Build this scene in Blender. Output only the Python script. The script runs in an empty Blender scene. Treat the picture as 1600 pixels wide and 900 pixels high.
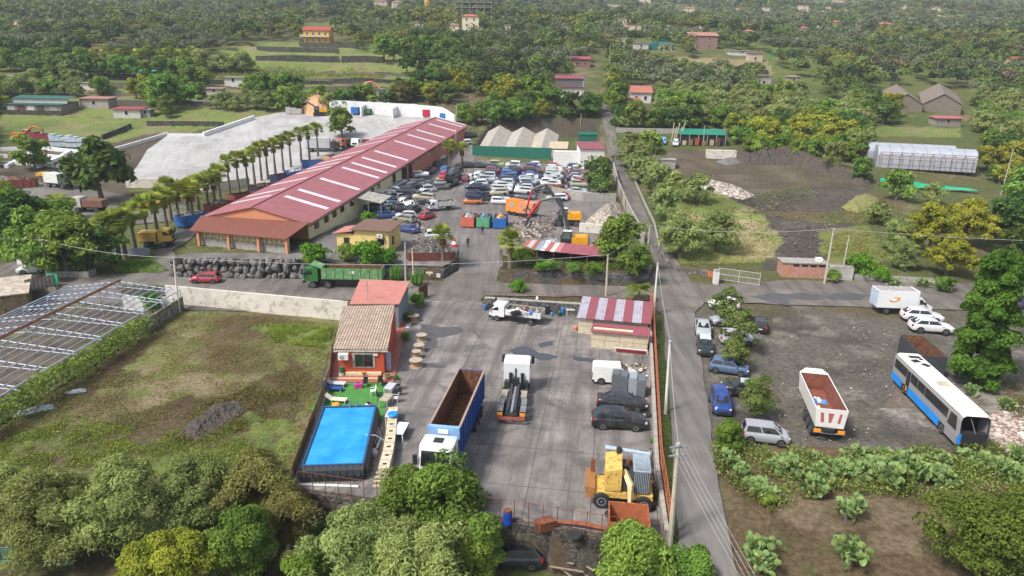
import bpy,bmesh,math,random
import numpy as np
from mathutils import Vector,Matrix,geometry
R=math.radians
rnd=random.Random(7)
nprs=np.random.RandomState(11)
sc=bpy.context.scene
COL=sc.collection
FPX=1067.0;PITCH=17.5;ROLL=1.0;CAMZ=29.0
cam_d=bpy.data.cameras.new('camera');cam=bpy.data.objects.new('camera',cam_d);COL.objects.link(cam)
cam_d.sensor_width=36;cam_d.lens=FPX/1600*36;cam_d.clip_end=6000;cam_d.clip_start=0.5
RM=Matrix.Rotation(R(90-PITCH),3,'X')@Matrix.Rotation(R(ROLL),3,'Z')
cam.matrix_world=Matrix.Translation((0,0,CAMZ))@RM.to_4x4()
sc.camera=cam
SUN_EL,SUN_AZ=52,-38
w=bpy.data.worlds.new('World');sc.world=w;w.use_nodes=True
nt=w.node_tree;bg=nt.nodes['Background']
sky=nt.nodes.new('ShaderNodeTexSky');sky.sky_type='NISHITA';sky.sun_disc=False
sky.dust_density=3.0;sky.air_density=1.0;sky.ozone_density=1.2
sky.sun_elevation=R(SUN_EL)
sdir=Vector((-0.62,-0.45,0)).normalized()
sky.sun_rotation=math.atan2(sdir.x,sdir.y)
hs_=nt.nodes.new('ShaderNodeHueSaturation');hs_.inputs['Saturation'].default_value=.62
nt.links.new(sky.outputs[0],hs_.inputs['Color']);nt.links.new(hs_.outputs[0],bg.inputs[0]);bg.inputs[1].default_value=0.12
sl=bpy.data.lights.new('sun','SUN');so=bpy.data.objects.new('sun',sl);COL.objects.link(so)
sl.energy=2.7;sl.angle=R(11);sl.color=(1,0.97,0.93)
sv=Vector((sdir.x*math.cos(R(SUN_EL)),sdir.y*math.cos(R(SUN_EL)),math.sin(R(SUN_EL))))
so.rotation_euler=sv.to_track_quat('Z','Y').to_euler()
sc.view_settings.view_transform='Standard';sc.view_settings.look='None'
sc.view_settings.exposure=0.74;sc.view_settings.gamma=1.0
sc.cycles.max_bounces=4;sc.cycles.diffuse_bounces=2;sc.cycles.glossy_bounces=2
sc.cycles.transmission_bounces=2;sc.cycles.transparent_max_bounces=6;sc.cycles.volume_bounces=0
sc.cycles.caustics_reflective=False;sc.cycles.caustics_refractive=False
_tab=np.random.RandomState(3).rand(512,512)
def vnoise(x,y,s):
 x=np.asarray(x,float)/s+211.3;y=np.asarray(y,float)/s+97.7
 xi=np.floor(x).astype(int);yi=np.floor(y).astype(int)
 fx=x-xi;fy=y-yi;fx=fx*fx*(3-2*fx);fy=fy*fy*(3-2*fy)
 g=lambda a,b:_tab[a%512,b%512]
 return(g(xi,yi)*(1-fx)+g(xi+1,yi)*fx)*(1-fy)+(g(xi,yi+1)*(1-fx)+g(xi+1,yi+1)*fx)*fy
def fbm(x,y,s,o=4):
 v=0;a=0.5;t=0
 for i in range(o):
  v=v+a*vnoise(x,y+31*i,s/2**i);t+=a;a*=.55
 return v/t
def inpoly(x,y,P):
 x=np.asarray(x,float);y=np.asarray(y,float);c=np.zeros(np.broadcast(x,y).shape,bool)
 n=len(P)
 for i in range(n):
  x0,y0=P[i];x1,y1=P[(i+1)%n]
  if y0==y1:continue
  k=((y0>y)!=(y1>y))&(x<(x1-x0)*(y-y0)/(y1-y0)+x0)
  c^=k
 return c
PD=[-50,97,108,140,170,200,230,260,300,350,450,600,850,1200,1600,2600,4000]
PZ=[0,0,1.6,3.0,5.2,9.8,15.5,21.5,29.5,39.5,53,69,100,145,215,400,650]
PLATEAU=[]
LOWER=[]
TERR=[]
_pd=np.array(PD,float);_pz=np.array(PZ,float)
_dd=np.arange(-50,4000,2.0);_zz=np.interp(_dd,_pd,_pz)
_k=np.ones(9)/9;_zs=np.convolve(np.pad(_zz,4,mode='edge'),_k,'valid')
_zs=np.where(_dd<90,0,_zs)
def hgt(x,y):
 x=np.asarray(x,float);y=np.asarray(y,float)
 z=np.interp(y,_dd,_zs)
 far=np.clip((y-330)/300,0,1)
 z=z+far*(fbm(x,y,160,3)-.5)*26*np.clip(y/900,.4,1.6)
 mid=np.clip((y-195)/40,0,1)*(1-far)
 z=z+mid*(fbm(x,y,40,2)-.5)*2.0
 for P in TERR:
  k=inpoly(x,y,P)
  st=2.6;q=np.floor(z/st);f=z/st-q
  z=np.where(k,st*(q+np.clip((f-.62)/.12,0,1)*.8+.2*f),z)
 for P,zv in PLATEAU:
  z=np.where(inpoly(x,y,P),np.maximum(z,zv(x)if callable(zv)else zv),z)
 for P,zv in LOWER:
  z=np.where(inpoly(x,y,P),zv(x,y)if callable(zv)else zv,z)
 return z
def h1(x,y):return float(hgt(x,y))
_Rn=np.array(RM)
def ray(px,py):
 d=_Rn@np.array([(px-800)/FPX,-(py-450)/FPX,-1.0])
 return d/np.linalg.norm(d)
def G(px,py,dz=0.0):
 """world point under a picture point, dz metres above the ground there"""
 d=ray(px,py)
 t=np.concatenate([np.arange(12,400,1.0),np.arange(400,4500,8.0)])
 X=d[0]*t;Y=d[1]*t;Z=CAMZ+d[2]*t
 b=Z-(hgt(X,Y)+dz)<0
 if not b.any():i=len(t)-1
 else:i=int(np.argmax(b))
 a,c=t[max(i-1,0)],t[i]
 for _ in range(18):
  m=(a+c)/2
  if CAMZ+d[2]*m-(h1(d[0]*m,d[1]*m)+dz)<0:c=m
  else:a=m
 return Vector((d[0]*c,d[1]*c,CAMZ+d[2]*c))
def GZ(px,py,z):
 d=ray(px,py);t=(z-CAMZ)/d[2]
 return Vector((d[0]*t,d[1]*t,z))
def proj(p):
 q=RM.transposed()@(Vector(p)-Vector((0,0,CAMZ)))
 return(800+FPX*q.x/-q.z,450-FPX*q.y/-q.z,-q.z)
class MB:
 def __init__(s):s.v=[];s.f=[];s.m=[];s.M=Matrix.Identity(4);s.mi=0
 def add(s,vs,fs):
  b=len(s.v)
  s.v+=[tuple(s.M@Vector(p))for p in vs]
  s.f+=[tuple(b+i for i in f)for f in fs];s.m+=[s.mi]*len(fs)
  return s
 def box(s,c,d,rz=0,rx=0,ry=0):
  hx,hy,hz=d[0]/2,d[1]/2,d[2]/2
  m=Matrix.Translation(c)
  if rz:m=m@Matrix.Rotation(rz,4,'Z')
  if ry:m=m@Matrix.Rotation(ry,4,'Y')
  if rx:m=m@Matrix.Rotation(rx,4,'X')
  p=[m@Vector((x,y,z))for x in(-hx,hx)for y in(-hy,hy)for z in(-hz,hz)]
  return s.add(p,[(0,1,3,2),(4,6,7,5),(0,4,5,1),(2,3,7,6),(0,2,6,4),(1,5,7,3)])
 def b2(s,x0,x1,y0,y1,z0,z1):return s.box(((x0+x1)/2,(y0+y1)/2,(z0+z1)/2),(abs(x1-x0),abs(y1-y0),abs(z1-z0)))
 def quad(s,a,b,c,d):return s.add([a,b,c,d],[(0,1,2,3)])
 def poly(s,P):return s.add(P,[tuple(range(len(P)))])
 def slab(s,P,t,up=(0,0,1)):
  """polygon P thickened by t along up"""
  u=Vector(up)*t;n=len(P);P=[Vector(p)for p in P]
  return s.add(P+[p+u for p in P],[tuple(range(n))[::-1],tuple(range(n,2*n))]+[(i,(i+1)%n,(i+1)%n+n,i+n)for i in range(n)])
 def ext(s,prof,y0,y1,ax='y'):
  """profile [(x,z)] swept from y0 to y1"""
  if ax=='y':a=[(x,y0,z)for x,z in prof];b=[(x,y1,z)for x,z in prof]
  else:a=[(y0,x,z)for x,z in prof];b=[(y1,x,z)for x,z in prof]
  n=len(prof)
  return s.add(a+b,[tuple(range(n)),tuple(range(2*n-1,n-1,-1))]+[(i,i+n,(i+1)%n+n,(i+1)%n)for i in range(n)])
 def tube(s,pts,r,n=6,cap=True):
  pts=[Vector(p)for p in pts]
  if not isinstance(r,(list,tuple)):r=[r]*len(pts)
  vs=[];fs=[]
  for i,p in enumerate(pts):
   d=(pts[min(i+1,len(pts)-1)]-pts[max(i-1,0)]).normalized()
   a=d.orthogonal().normalized()if abs(d.z)>.999 else d.cross(Vector((0,0,1))).normalized()
   b=d.cross(a)
   vs+=[p+(a*math.cos(6.2832*k/n)+b*math.sin(6.2832*k/n))*r[i]for k in range(n)]
  for i in range(len(pts)-1):
   for k in range(n):fs.append((i*n+k,i*n+(k+1)%n,(i+1)*n+(k+1)%n,(i+1)*n+k))
  if cap:fs+=[tuple(range(n))[::-1],tuple(range(len(vs)-n,len(vs)))]
  return s.add(vs,fs)
 def cyl(s,c,r,h,n=12,ax='z',r2=None):
  c=Vector(c);d={'x':Vector((1,0,0)),'y':Vector((0,1,0)),'z':Vector((0,0,1))}[ax]*h/2
  return s.tube([c-d,c+d],[r,r if r2 is None else r2],n)
 def lathe(s,c,prof,n=12,ax='z'):
  vs=[];fs=[]
  for r,z in prof:
   for k in range(n):
    a=6.2832*k/n
    p=(r*math.cos(a),r*math.sin(a),z)if ax=='z' else(r*math.cos(a),z,r*math.sin(a))
    vs.append(Vector(c)+Vector(p))
  for i in range(len(prof)-1):
   for k in range(n):fs.append((i*n+k,i*n+(k+1)%n,(i+1)*n+(k+1)%n,(i+1)*n+k))
  fs+=[tuple(range(n))[::-1],tuple(range(len(vs)-n,len(vs)))]
  return s.add(vs,fs)
 def mesh(s,name,mat,smooth=False,fix=True):
  me=bpy.data.meshes.new(name);me.from_pydata(s.v,[],s.f)
  for m in(mat if isinstance(mat,(list,tuple))else[mat]):me.materials.append(m)
  if any(s.m):me.polygons.foreach_set('material_index',s.m)
  if fix:
   bm=bmesh.new();bm.from_mesh(me);bmesh.ops.recalc_face_normals(bm,faces=bm.faces);bm.to_mesh(me);bm.free()
  if smooth:
   me.polygons.foreach_set('use_smooth',[True]*len(me.polygons))
   try:me.set_sharp_from_angle(angle=R(38))
   except Exception:pass
  me.update();return me
 def build(s,name,mat,parent=None,smooth=False,fix=True):
  return link(name,s.mesh(name,mat,smooth,fix),parent)
def link(name,me,parent=None):
 o=bpy.data.objects.new(name,me);COL.objects.link(o)
 if parent is not None:o.parent=parent
 return o
def tag(o,label=None,cat=None,group=None,kind=None):
 if label:o['label']=label
 if cat:o['category']=cat
 if group:o['group']=group
 if kind:o['kind']=kind
 return o
def T(name,label,cat,loc=(0,0,0),rz=0.0,group=None):
 o=bpy.data.objects.new(name,None);COL.objects.link(o)
 o.empty_display_size=.3;o.location=loc;o.rotation_euler=(0,0,rz)
 return tag(o,label,cat,group)
KIDS={}
def copy_tree(o,parent=None,swap=None):
 c=o.copy();COL.objects.link(c);c.parent=parent
 if parent is not None:c.matrix_parent_inverse=o.matrix_parent_inverse
 if swap and c.data is not None:c.data=swap(c.data)
 for ch in kids(o):copy_tree(ch,c,swap)
 return c
def kids(o):
 if o.name not in KIDS:KIDS[o.name]=list(o.children)
 return KIDS[o.name]
def tilt(o,x,y,rz,dz=0):
 e=1.2
 n=Vector((h1(x-e,y)-h1(x+e,y),h1(x,y-e)-h1(x,y+e),2*e)).normalized()
 if n.z<.93:n=Vector((0,0,1))
 f=Vector((math.cos(rz),math.sin(rz),0));f=(f-n*f.dot(n)).normalized();l=n.cross(f)
 m=Matrix((f,l,n)).transposed().to_4x4();m.translation=(x,y,h1(x,y)+dz);o.matrix_world=m
MATS={}
def lin(c):
 if isinstance(c,str):
  c=c.lstrip('#');c=[int(c[i:i+2],16)/255 for i in(0,2,4)]
  c=[((v+.055)/1.055)**2.4 if v>.04045 else v/12.92 for v in c]
 return tuple(c)+((1,)if len(c)==3 else())
def newmat(key):
 m=bpy.data.materials.new(key);m.use_nodes=True;n=m.node_tree
 b=n.nodes['Principled BSDF'];return m,n,b
def mk(n,t,**kw):
 x=n.nodes.new(t)
 for k,v in kw.items():
  if k.startswith('i_'):x.inputs[int(k[2:])].default_value=v
  else:setattr(x,k,v)
 return x
def mixc(n,fac,a,b,mode='MIX'):
 x=n.nodes.new('ShaderNodeMix');x.data_type='RGBA';x.blend_type=mode
 for s_,v in((0,fac),(6,a),(7,b)):
  if hasattr(v,'links'):n.links.new(v,x.inputs[s_])
  else:x.inputs[s_].default_value=v
 return x.outputs[2]
def ramp(n,src,p):
 r=n.nodes.new('ShaderNodeValToRGB');e=r.color_ramp.elements
 while len(e)<len(p):e.new(.5)
 for i,(q,c)in enumerate(p):e[i].position=q;e[i].color=(c,c,c,1)if not isinstance(c,tuple)else c
 n.links.new(src,r.inputs[0]);return r.outputs[0]
def noise(n,scale,detail=3,vec=None,rough=.6,dist=0):
 x=mk(n,'ShaderNodeTexNoise');x.inputs['Scale'].default_value=scale;x.inputs['Detail'].default_value=detail
 x.inputs['Roughness'].default_value=rough;x.inputs['Distortion'].default_value=dist
 if vec is not None:n.links.new(vec,x.inputs['Vector'])
 return x.outputs[0]
def coords(n,world=False,rot=0,sc_=(1,1,1)):
 t=mk(n,'ShaderNodeNewGeometry' if world else 'ShaderNodeTexCoord')
 o=t.outputs['Position' if world else 'Object']
 if rot or sc_!=(1,1,1):
  m=mk(n,'ShaderNodeMapping');m.inputs['Rotation'].default_value=(0,0,rot);m.inputs['Scale'].default_value=sc_
  n.links.new(o,m.inputs[0]);o=m.outputs[0]
 return o
def bump(n,b,src,strength=.4,dist=.05):
 x=mk(n,'ShaderNodeBump');x.inputs['Strength'].default_value=strength;x.inputs['Distance'].default_value=dist
 n.links.new(src,x.inputs['Height']);n.links.new(x.outputs[0],b.inputs['Normal'])
def PM(key,c,rough=.6,var=.18,scale=1.5,metal=0,c2=None,thr=None,bmp=0,bscale=8,spec=None,world=False):
 """plain procedural material: base colour c with noise variation, optional second colour c2 in patches"""
 if key in MATS:return MATS[key]
 c=lin(c);m,n,b=newmat(key);v=coords(n,world)
 f=noise(n,scale,5,v)
 dk=tuple(x*(1-var)for x in c[:3])+(1,);lt=tuple(min(1,x*(1+var))for x in c[:3])+(1,)
 out=mixc(n,ramp(n,f,[(.3,0.),(.7,1.)]),dk,lt)
 if c2 is not None:
  f2=noise(n,scale*2.3,6,v,.7);t=thr or .52
  out=mixc(n,ramp(n,f2,[(t-.05,0.),(t+.07,1.)]),out,lin(c2))
 n.links.new(out,b.inputs['Base Color']);b.inputs['Roughness'].default_value=rough;b.inputs['Metallic'].default_value=metal
 if spec is not None:b.inputs['Specular IOR Level'].default_value=spec
 if bmp:bump(n,b,noise(n,bscale,4,v),bmp,.05)
 MATS[key]=m;return m
def corrug(key,c,pitch=.25,axis=0,rough=.45,c2=None,thr=.55,depth=.5,var=.12,rot=0,metal=0):
 """ribbed sheet: ribs repeat along local axis"""
 if key in MATS:return MATS[key]
 c=lin(c);m,n,b=newmat(key);v=coords(n)
 f=noise(n,.7,5,v);dk=tuple(x*(1-var)for x in c[:3])+(1,);lt=tuple(min(1,x*(1+var))for x in c[:3])+(1,)
 out=mixc(n,ramp(n,f,[(.3,0.),(.7,1.)]),dk,lt)
 if c2 is not None:out=mixc(n,ramp(n,noise(n,1.3,6,v,.7),[(thr-.06,0.),(thr+.08,1.)]),out,lin(c2))
 wv=mk(n,'ShaderNodeTexWave');wv.wave_type='BANDS';wv.bands_direction='XYZ'[axis];wv.inputs['Scale'].default_value=.31/pitch
 n.links.new(v,wv.inputs[0])
 out=mixc(n,ramp(n,wv.outputs[0],[(.0,.28),(.35,0.)]),out,tuple(x*.55 for x in c[:3])+(1,))
 n.links.new(out,b.inputs['Base Color']);b.inputs['Roughness'].default_value=rough;b.inputs['Metallic'].default_value=metal
 bump(n,b,wv.outputs[0],depth,.05)
 MATS[key]=m;return m
def stone(key,c,scale=1.5,c2=None,mortar=.35,mossy=None):
 if key in MATS:return MATS[key]
 c=lin(c);m,n,b=newmat(key);v=coords(n,True)
 vo=mk(n,'ShaderNodeTexVoronoi');vo.inputs['Scale'].default_value=scale;n.links.new(v,vo.inputs['Vector'])
 ve=mk(n,'ShaderNodeTexVoronoi');ve.feature='DISTANCE_TO_EDGE';ve.inputs['Scale'].default_value=scale;n.links.new(v,ve.inputs['Vector'])
 hs=mk(n,'ShaderNodeSeparateColor');n.links.new(vo.outputs['Color'],hs.inputs[0])
 lt=lin(c2)if c2 is not None else tuple(min(1,x*1.7)for x in c[:3])+(1,)
 out=mixc(n,hs.outputs[0],tuple(x*.6 for x in c[:3])+(1,),lt)
 out=mixc(n,ramp(n,ve.outputs[0],[(.0,1.),(.09,0.)]),out,tuple(x*mortar for x in c[:3])+(1,))
 out=mixc(n,ramp(n,noise(n,6,4,v),[(.45,0.),(.75,.5)]),out,lt)
 if mossy:out=mixc(n,ramp(n,noise(n,.9,5,v),[(.5,0.),(.62,.8)]),out,lin(mossy))
 n.links.new(out,b.inputs['Base Color']);b.inputs['Roughness'].default_value=.95;b.inputs['Specular IOR Level'].default_value=.15
 bump(n,b,ve.outputs[0],.8,.12);MATS[key]=m;return m
def leafmat(key,dark,light,trans=.25,hue=.12):
 if key in MATS:return MATS[key]
 m,n,b=newmat(key);n.nodes.remove(b);out=n.nodes['Material Output']
 at=mk(n,'ShaderNodeAttribute');at.attribute_name='cl'
 ge=mk(n,'ShaderNodeNewGeometry');oi=mk(n,'ShaderNodeObjectInfo')
 ma=mk(n,'ShaderNodeMath',operation='MULTIPLY_ADD');n.links.new(ge.outputs['Random Per Island'],ma.inputs[0]);ma.inputs[1].default_value=.45
 mb=mk(n,'ShaderNodeMath',operation='MULTIPLY');n.links.new(at.outputs['Fac'],mb.inputs[0]);mb.inputs[1].default_value=.55
 n.links.new(mb.outputs[0],ma.inputs[2])
 c=mixc(n,ma.outputs[0],lin(dark),lin(light))
 hv=mk(n,'ShaderNodeHueSaturation');n.links.new(c,hv.inputs['Color'])
 mr=mk(n,'ShaderNodeMapRange');mr.inputs[3].default_value=1-hue*1.6;mr.inputs[4].default_value=1+hue*1.6;n.links.new(oi.outputs['Random'],mr.inputs[0])
 n.links.new(mr.outputs[0],hv.inputs['Value'])
 mr2=mk(n,'ShaderNodeMapRange');mr2 .inputs[3].default_value=.5-hue*.13;mr2 .inputs[4].default_value=.5+hue*.15
 mm=mk(n,'ShaderNodeMath',operation='FRACT');m7=mk(n,'ShaderNodeMath',operation='MULTIPLY');m7 .inputs[1].default_value=7.3
 n.links.new(oi.outputs['Random'],m7 .inputs[0]);n.links.new(m7 .outputs[0],mm.inputs[0]);n.links.new(mm.outputs[0],mr2 .inputs[0]);n.links.new(mr2 .outputs[0],hv.inputs['Hue'])
 d=mk(n,'ShaderNodeBsdfDiffuse');t=mk(n,'ShaderNodeBsdfTranslucent');mx=mk(n,'ShaderNodeMixShader');mx.inputs[0].default_value=trans
 n.links.new(hv.outputs[0],d.inputs[0]);n.links.new(hv.outputs[0],t.inputs[0]);n.links.new(d.outputs[0],mx.inputs[1]);n.links.new(t.outputs[0],mx.inputs[2])
 n.links.new(mx.outputs[0],out.inputs[0]);MATS[key]=m;return m
def GLASS():return PM('glass_dark',(.015,.018,.022),rough=.08,var=.3,spec=.9)
def gz(z,*pts):return[tuple(GZ(x,y,z)[:2])for x,y in pts]
YARD_W=gz(0,(462,762),(1036,853),(1024,742),(1013,500),(905,489),(757,480),(752,470),(655,465),(640,478),(622,520),(520,548))
FZ=-1.7
FIELD_W=[(-190,86.5)]+[(x,y+1.7)for x,y in gz(FZ,(262,473),(545,500))]+[(-19.9,69),(-16.0,43.6),(-16.2,43),(-16.2,10),(-190,10)]
LOWER.append((FIELD_W,FZ))
LOWER.append(([(-16.2,42.9)]+gz(0,(1037,858))+[(10.4,10),(-16.2,10)],-3.0))
WALL_L=gz(0,(272,431),(400,434),(478,433));WALL_L2=gz(0,(478,433),(560,433),(640,434),(692,436),(712,424),(717,402))
WALL_R=gz(0,(783,416),(784,441),(1010,446),(1016,428))
_n=lambda P:[(x,y-.35)for x,y in P]
PLATEAU.append((_n(WALL_L)+[(WALL_L[-1][0]-1,132),(WALL_L[0][0]-6,132)],2.7))
PLATEAU.append((_n(WALL_L2[:-2])+[(x+.3,y)for x,y in WALL_L2[-2:]]+[(WALL_L2[-1][0],113),(WALL_L2[0][0]-4,113)],lambda x:np.interp(x,[WALL_L2[0][0]-1,WALL_L2[0][0]+7],[2.7,1.8])))
_sA=None
LOWER.append(([GZ(742,240,7.2)[:2],GZ(868,247,7.2)[:2],(24.0,200),(27.0,226),(-6,226)],lambda x,y:np.clip(5.2+(y-200)*.17,5.2,10.5)))
PLATEAU.append(([(x-.3,y)for x,y in WALL_R[:2]]+_n(WALL_R[1:])+[(WALL_R[-1][0],113),(WALL_R[0][0],113)],1.9))
TERR.append([tuple(G(*p)[:2])for p in((150,175),(470,150),(640,140),(700,100),(640,66),(400,66),(330,90),(120,110))])
TERR.append([tuple(G(*p)[:2])for p in((960,150),(1210,150),(1230,100),(980,82))])
_gc={}
def gp(*pts,dz=0):return[tuple(G(x,y,dz)[:2])for x,y in pts]
def c3(*a):return np.array(a,float)
GREEN,LGREEN,OLIVE,DRY,BROWN,DARK,STONE_=c3(.085,.112,.035),c3(.155,.185,.055),c3(.115,.113,.048),c3(.25,.205,.12),c3(.13,.092,.055),c3(.055,.045,.036),c3(.075,.07,.065)
def paint(X,Y,Z,slope):
 n1=fbm(X,Y,28);n2=fbm(X+90,Y-40,7);n3=fbm(X-50,Y+10,2.2,3);n4=fbm(X+300,Y,90,3)
 def mix(a,b,t):t=np.clip(t,0,1)[:,None];return a*(1-t)+b*t
 one=np.ones((len(X),1))
 C=mix(GREEN*one,OLIVE*one,(n1-.35)*3);C=mix(C,DRY*.8*one,(n2-.56)*5);C=mix(C,LGREEN*one*.8,(n4-.5)*4)
 def reg(P,fn,soft=1.2):
  k=inpoly(X+(n3-.5)*soft*2,Y+(n2-.5)*soft*2,P)
  if k.any():C[k]=fn(np.where(k)[0])
 def blend(cs,ws):
  def f(i):
   out=cs[0]*np.ones((len(i),1))
   for c,(arr,lo,g)in zip(cs[1:],ws):out=mix(out,c*np.ones((len(i),1)),(arr[i]-lo)*g)
   return out
  return f
 fieldc=blend([OLIVE*1.4+LGREEN*.15,DRY*.95,LGREEN*1.15,BROWN*1.0],[(n2,.47,5),(n1*.4+n3*.6,.5,9),(fbm(X,Y,15),.56,7)])
 terrc=blend([LGREEN*1.15,DRY*.95,GREEN*1.5],[(n2,.5,4),(n1,.52,6)])
 dirtc=blend([c3(.1,.078,.06),c3(.15,.12,.094),DRY*.55,DARK],[(n2,.45,4),(n3,.6,5),(n1,.58,6)])
 reg(FIELD_W,fieldc)
 for P in(gz(FZ,(0,690),(120,650),(220,670),(330,655),(470,640),(450,720),(300,745),(0,745)),gz(FZ,(400,505),(520,510),(515,545),(430,535))):
  reg(P,blend([LGREEN*1.1,GREEN*1.5,BROWN],[(n3,.45,6),(n2,.58,8)]),2.5)
 for P in(gz(FZ,(90,720),(200,640),(330,610),(385,625),(350,690),(250,700),(130,725)),gz(FZ,(310,640),(460,560),(500,600),(460,660),(380,640)),gz(FZ,(190,600),(265,500),(250,480),(60,620),(60,660))):
  reg(P,blend([BROWN,BROWN*.7,OLIVE],[(n3,.45,6),(n2,.56,8)]),2.5)
 reg([(-70,42.5),(11,36.5),(11,10),(-70,10)],blend([BROWN*.8,DARK,OLIVE],[(n2,.5,5),(n1,.5,5)]),.3)
 reg(gp((120,110),(400,66),(660,66),(700,110),(640,150),(480,165),(200,185),(100,180)),terrc)
 reg(gp((0,175),(170,185),(330,165),(470,150),(440,175),(260,215),(100,235),(0,215)),terrc)
 reg(gp((0,238),(130,232),(250,205),(255,215),(200,300),(330,290),(340,330),(160,345),(0,345)),dirtc)
 reg(gp((0,300),(95,285),(330,330),(310,345),(130,340),(0,330)),blend([c3(.17,.155,.14),c3(.13,.12,.11)],[(n2,.5,5)]))
 reg(gz(1.8,(480,440),(1020,452),(1020,412),(780,398),(780,408),(480,405)),blend([BROWN*.8,DARK,OLIVE*.8],[(n2,.45,5),(n3,.55,6)]),.2)
 reg(gp((1025,235),(1150,232),(1240,235),(1370,280),(1360,300),(1300,370),(1300,415),(1200,425),(1205,375),(1190,330),(1100,290),(1030,275)),dirtc)
 reg(gp((1170,300),(1370,285),(1330,350),(1290,420),(1190,425),(1220,370)),blend([c3(.085,.07,.062),c3(.13,.11,.095)],[(n2,.5,5)]))
 reg(gp((1035,300),(1110,290),(1190,335),(1222,380),(1190,410),(1060,412),(1040,350)),blend([LGREEN*1.5,DRY*1.45,GREEN*1.6],[(n2,.47,7),(n1,.58,6)]))
 reg(gp((1280,360),(1350,350),(1390,400),(1330,435),(1290,430)),blend([LGREEN,DRY,GREEN],[(n2,.5,5),(n1,.5,6)]))
 reg(gp((1150,330),(1300,330),(1350,300),(1420,310),(1400,340),(1300,350)),blend([OLIVE,DRY*.7,BROWN],[(n2,.5,5),(n1,.5,6)]))
 reg(gp((640,150),(760,100),(780,130),(745,190),(720,215),(700,180)),blend([c3(.17,.125,.085),c3(.12,.095,.06),GREEN],[(n2,.5,5),(n3,.6,6)]))
 reg(gp((1030,90),(1200,95),(1210,115),(1040,118)),blend([DRY,c3(.3,.24,.13),LGREEN],[(n2,.5,5),(n3,.6,6)]))
 reg(gp((1340,195),(1500,200),(1500,215),(1340,212)),terrc)
 lot=gp((1092,480),(1110,455),(1600,470),(1800,480),(1800,700),(1400,705),(1100,690),(1082,560))
 reg(lot,blend([c3(.14,.124,.108),c3(.085,.076,.068),c3(.21,.188,.165),DRY*.5],[(n2,.5,6),(n3,.6,6),(n1,.55,6)]),.5)
 reg(gp((1082,690),(1400,705),(1800,690),(1800,1100),(1180,1100),(1150,900)),blend([BROWN*1.15,DRY*.65,DARK*1.3,OLIVE],[(n2,.47,6),(n1,.55,6),(n3,.62,6)]),.5)
 reg(gp((1380,640),(1400,600),(1800,600),(1800,700),(1560,705)),blend([c3(.2,.16,.13),c3(.32,.29,.26),BROWN],[(n3,.5,8),(n2,.55,6)]),.7)
 reg(gp((1180,770),(1330,760),(1450,800),(1440,870),(1250,850)),blend([c3(.21,.16,.105),BROWN*.9,OLIVE],[(n3,.55,6),(n2,.6,6)]),1.5)
 k=slope>.55
 C[k]=mix(STONE_*np.ones((k.sum(),1)),BROWN*.8*np.ones((k.sum(),1)),(n3[k]-.4)*3)
 return C
def sheet(name,X,Y,faces,mat,dz=0.0):
 pass
def make_terrain():
 ys=[12.0]
 while ys[-1]<3900:
  y=ys[-1];ys.append(y+(.42 if y<150 else min(.42+(y-150)*.011,60)))
 ys=np.array(ys);ts=np.linspace(-1.25,1.25,640)
 Yg,Tg=np.meshgrid(ys,ts,indexing='ij');Xg=(Yg+34)*Tg
 x=Xg.ravel();y=Yg.ravel();z=hgt(x,y)
 nr,ncx=Xg.shape;Zg=z.reshape(nr,ncx)
 gy=np.abs(np.gradient(Zg,axis=0)/np.gradient(Yg,axis=0));gx=np.abs(np.gradient(Zg,axis=1)/np.gradient(Xg,axis=1))
 rough=(fbm(x,y,1.3,2)-.5)*.16
 C=paint(x,y,z,np.maximum(gx,gy).ravel())
 z=z+rough*np.where(y<200,1,3)-.08
 i=np.arange(nr*ncx).reshape(nr,ncx)
 q=np.stack([i[:-1,:-1],i[:-1,1:],i[1:,1:],i[1:,:-1]],-1).reshape(-1,4)
 me=np_mesh('ground',np.stack([x,y,z],-1),q)
 ca=me.color_attributes.new('alb','FLOAT_COLOR','POINT')
 ca.data.foreach_set('color',np.concatenate([C,np.ones((len(C),1))],1).astype(np.float32).ravel())
 me.polygons.foreach_set('use_smooth',[True]*len(me.polygons))
 m,n,b=newmat('ground_earth');v=coords(n,True)
 at=mk(n,'ShaderNodeAttribute');at.attribute_name='alb'
 c=at.outputs['Color']
 c=mixc(n,ramp(n,noise(n,2.2,8,v,.75),[(.35,0.),(.65,1.)]),mixc(n,1.0,c,(.55,.55,.52,1),'MULTIPLY'),mixc(n,1.0,c,(1.45,1.45,1.4,1),'MULTIPLY'))
 c=mixc(n,ramp(n,noise(n,9,4,v,.8),[(.62,0.),(.7,.45)]),c,lin((.3,.27,.2)))
 c=mixc(n,ramp(n,noise(n,.25,5,v),[(.35,.22),(.6,0.)]),c,lin((.05,.06,.025)))
 n.links.new(c,b.inputs['Base Color']);b.inputs['Roughness'].default_value=1;b.inputs['Specular IOR Level'].default_value=.1
 bump(n,b,noise(n,3,8,v,.8),.9,.25)
 me.materials.append(m)
 tag(link('ground',me),kind='structure')
def np_mesh(name,V,Q):
 me=bpy.data.meshes.new(name);V=np.asarray(V,np.float32);Q=np.asarray(Q,np.int32)
 me.vertices.add(len(V));me.vertices.foreach_set('co',V.ravel())
 k=Q.shape[1];me.loops.add(Q.size);me.loops.foreach_set('vertex_index',Q.ravel())
 me.polygons.add(len(Q));me.polygons.foreach_set('loop_start',np.arange(0,Q.size,k,dtype=np.int32))
 me.polygons.foreach_set('loop_total',np.full(len(Q),k,np.int32))if hasattr(me.polygons[0],'loop_total')else None
 me.update(calc_edges=True);me.validate();return me
make_terrain()
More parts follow.
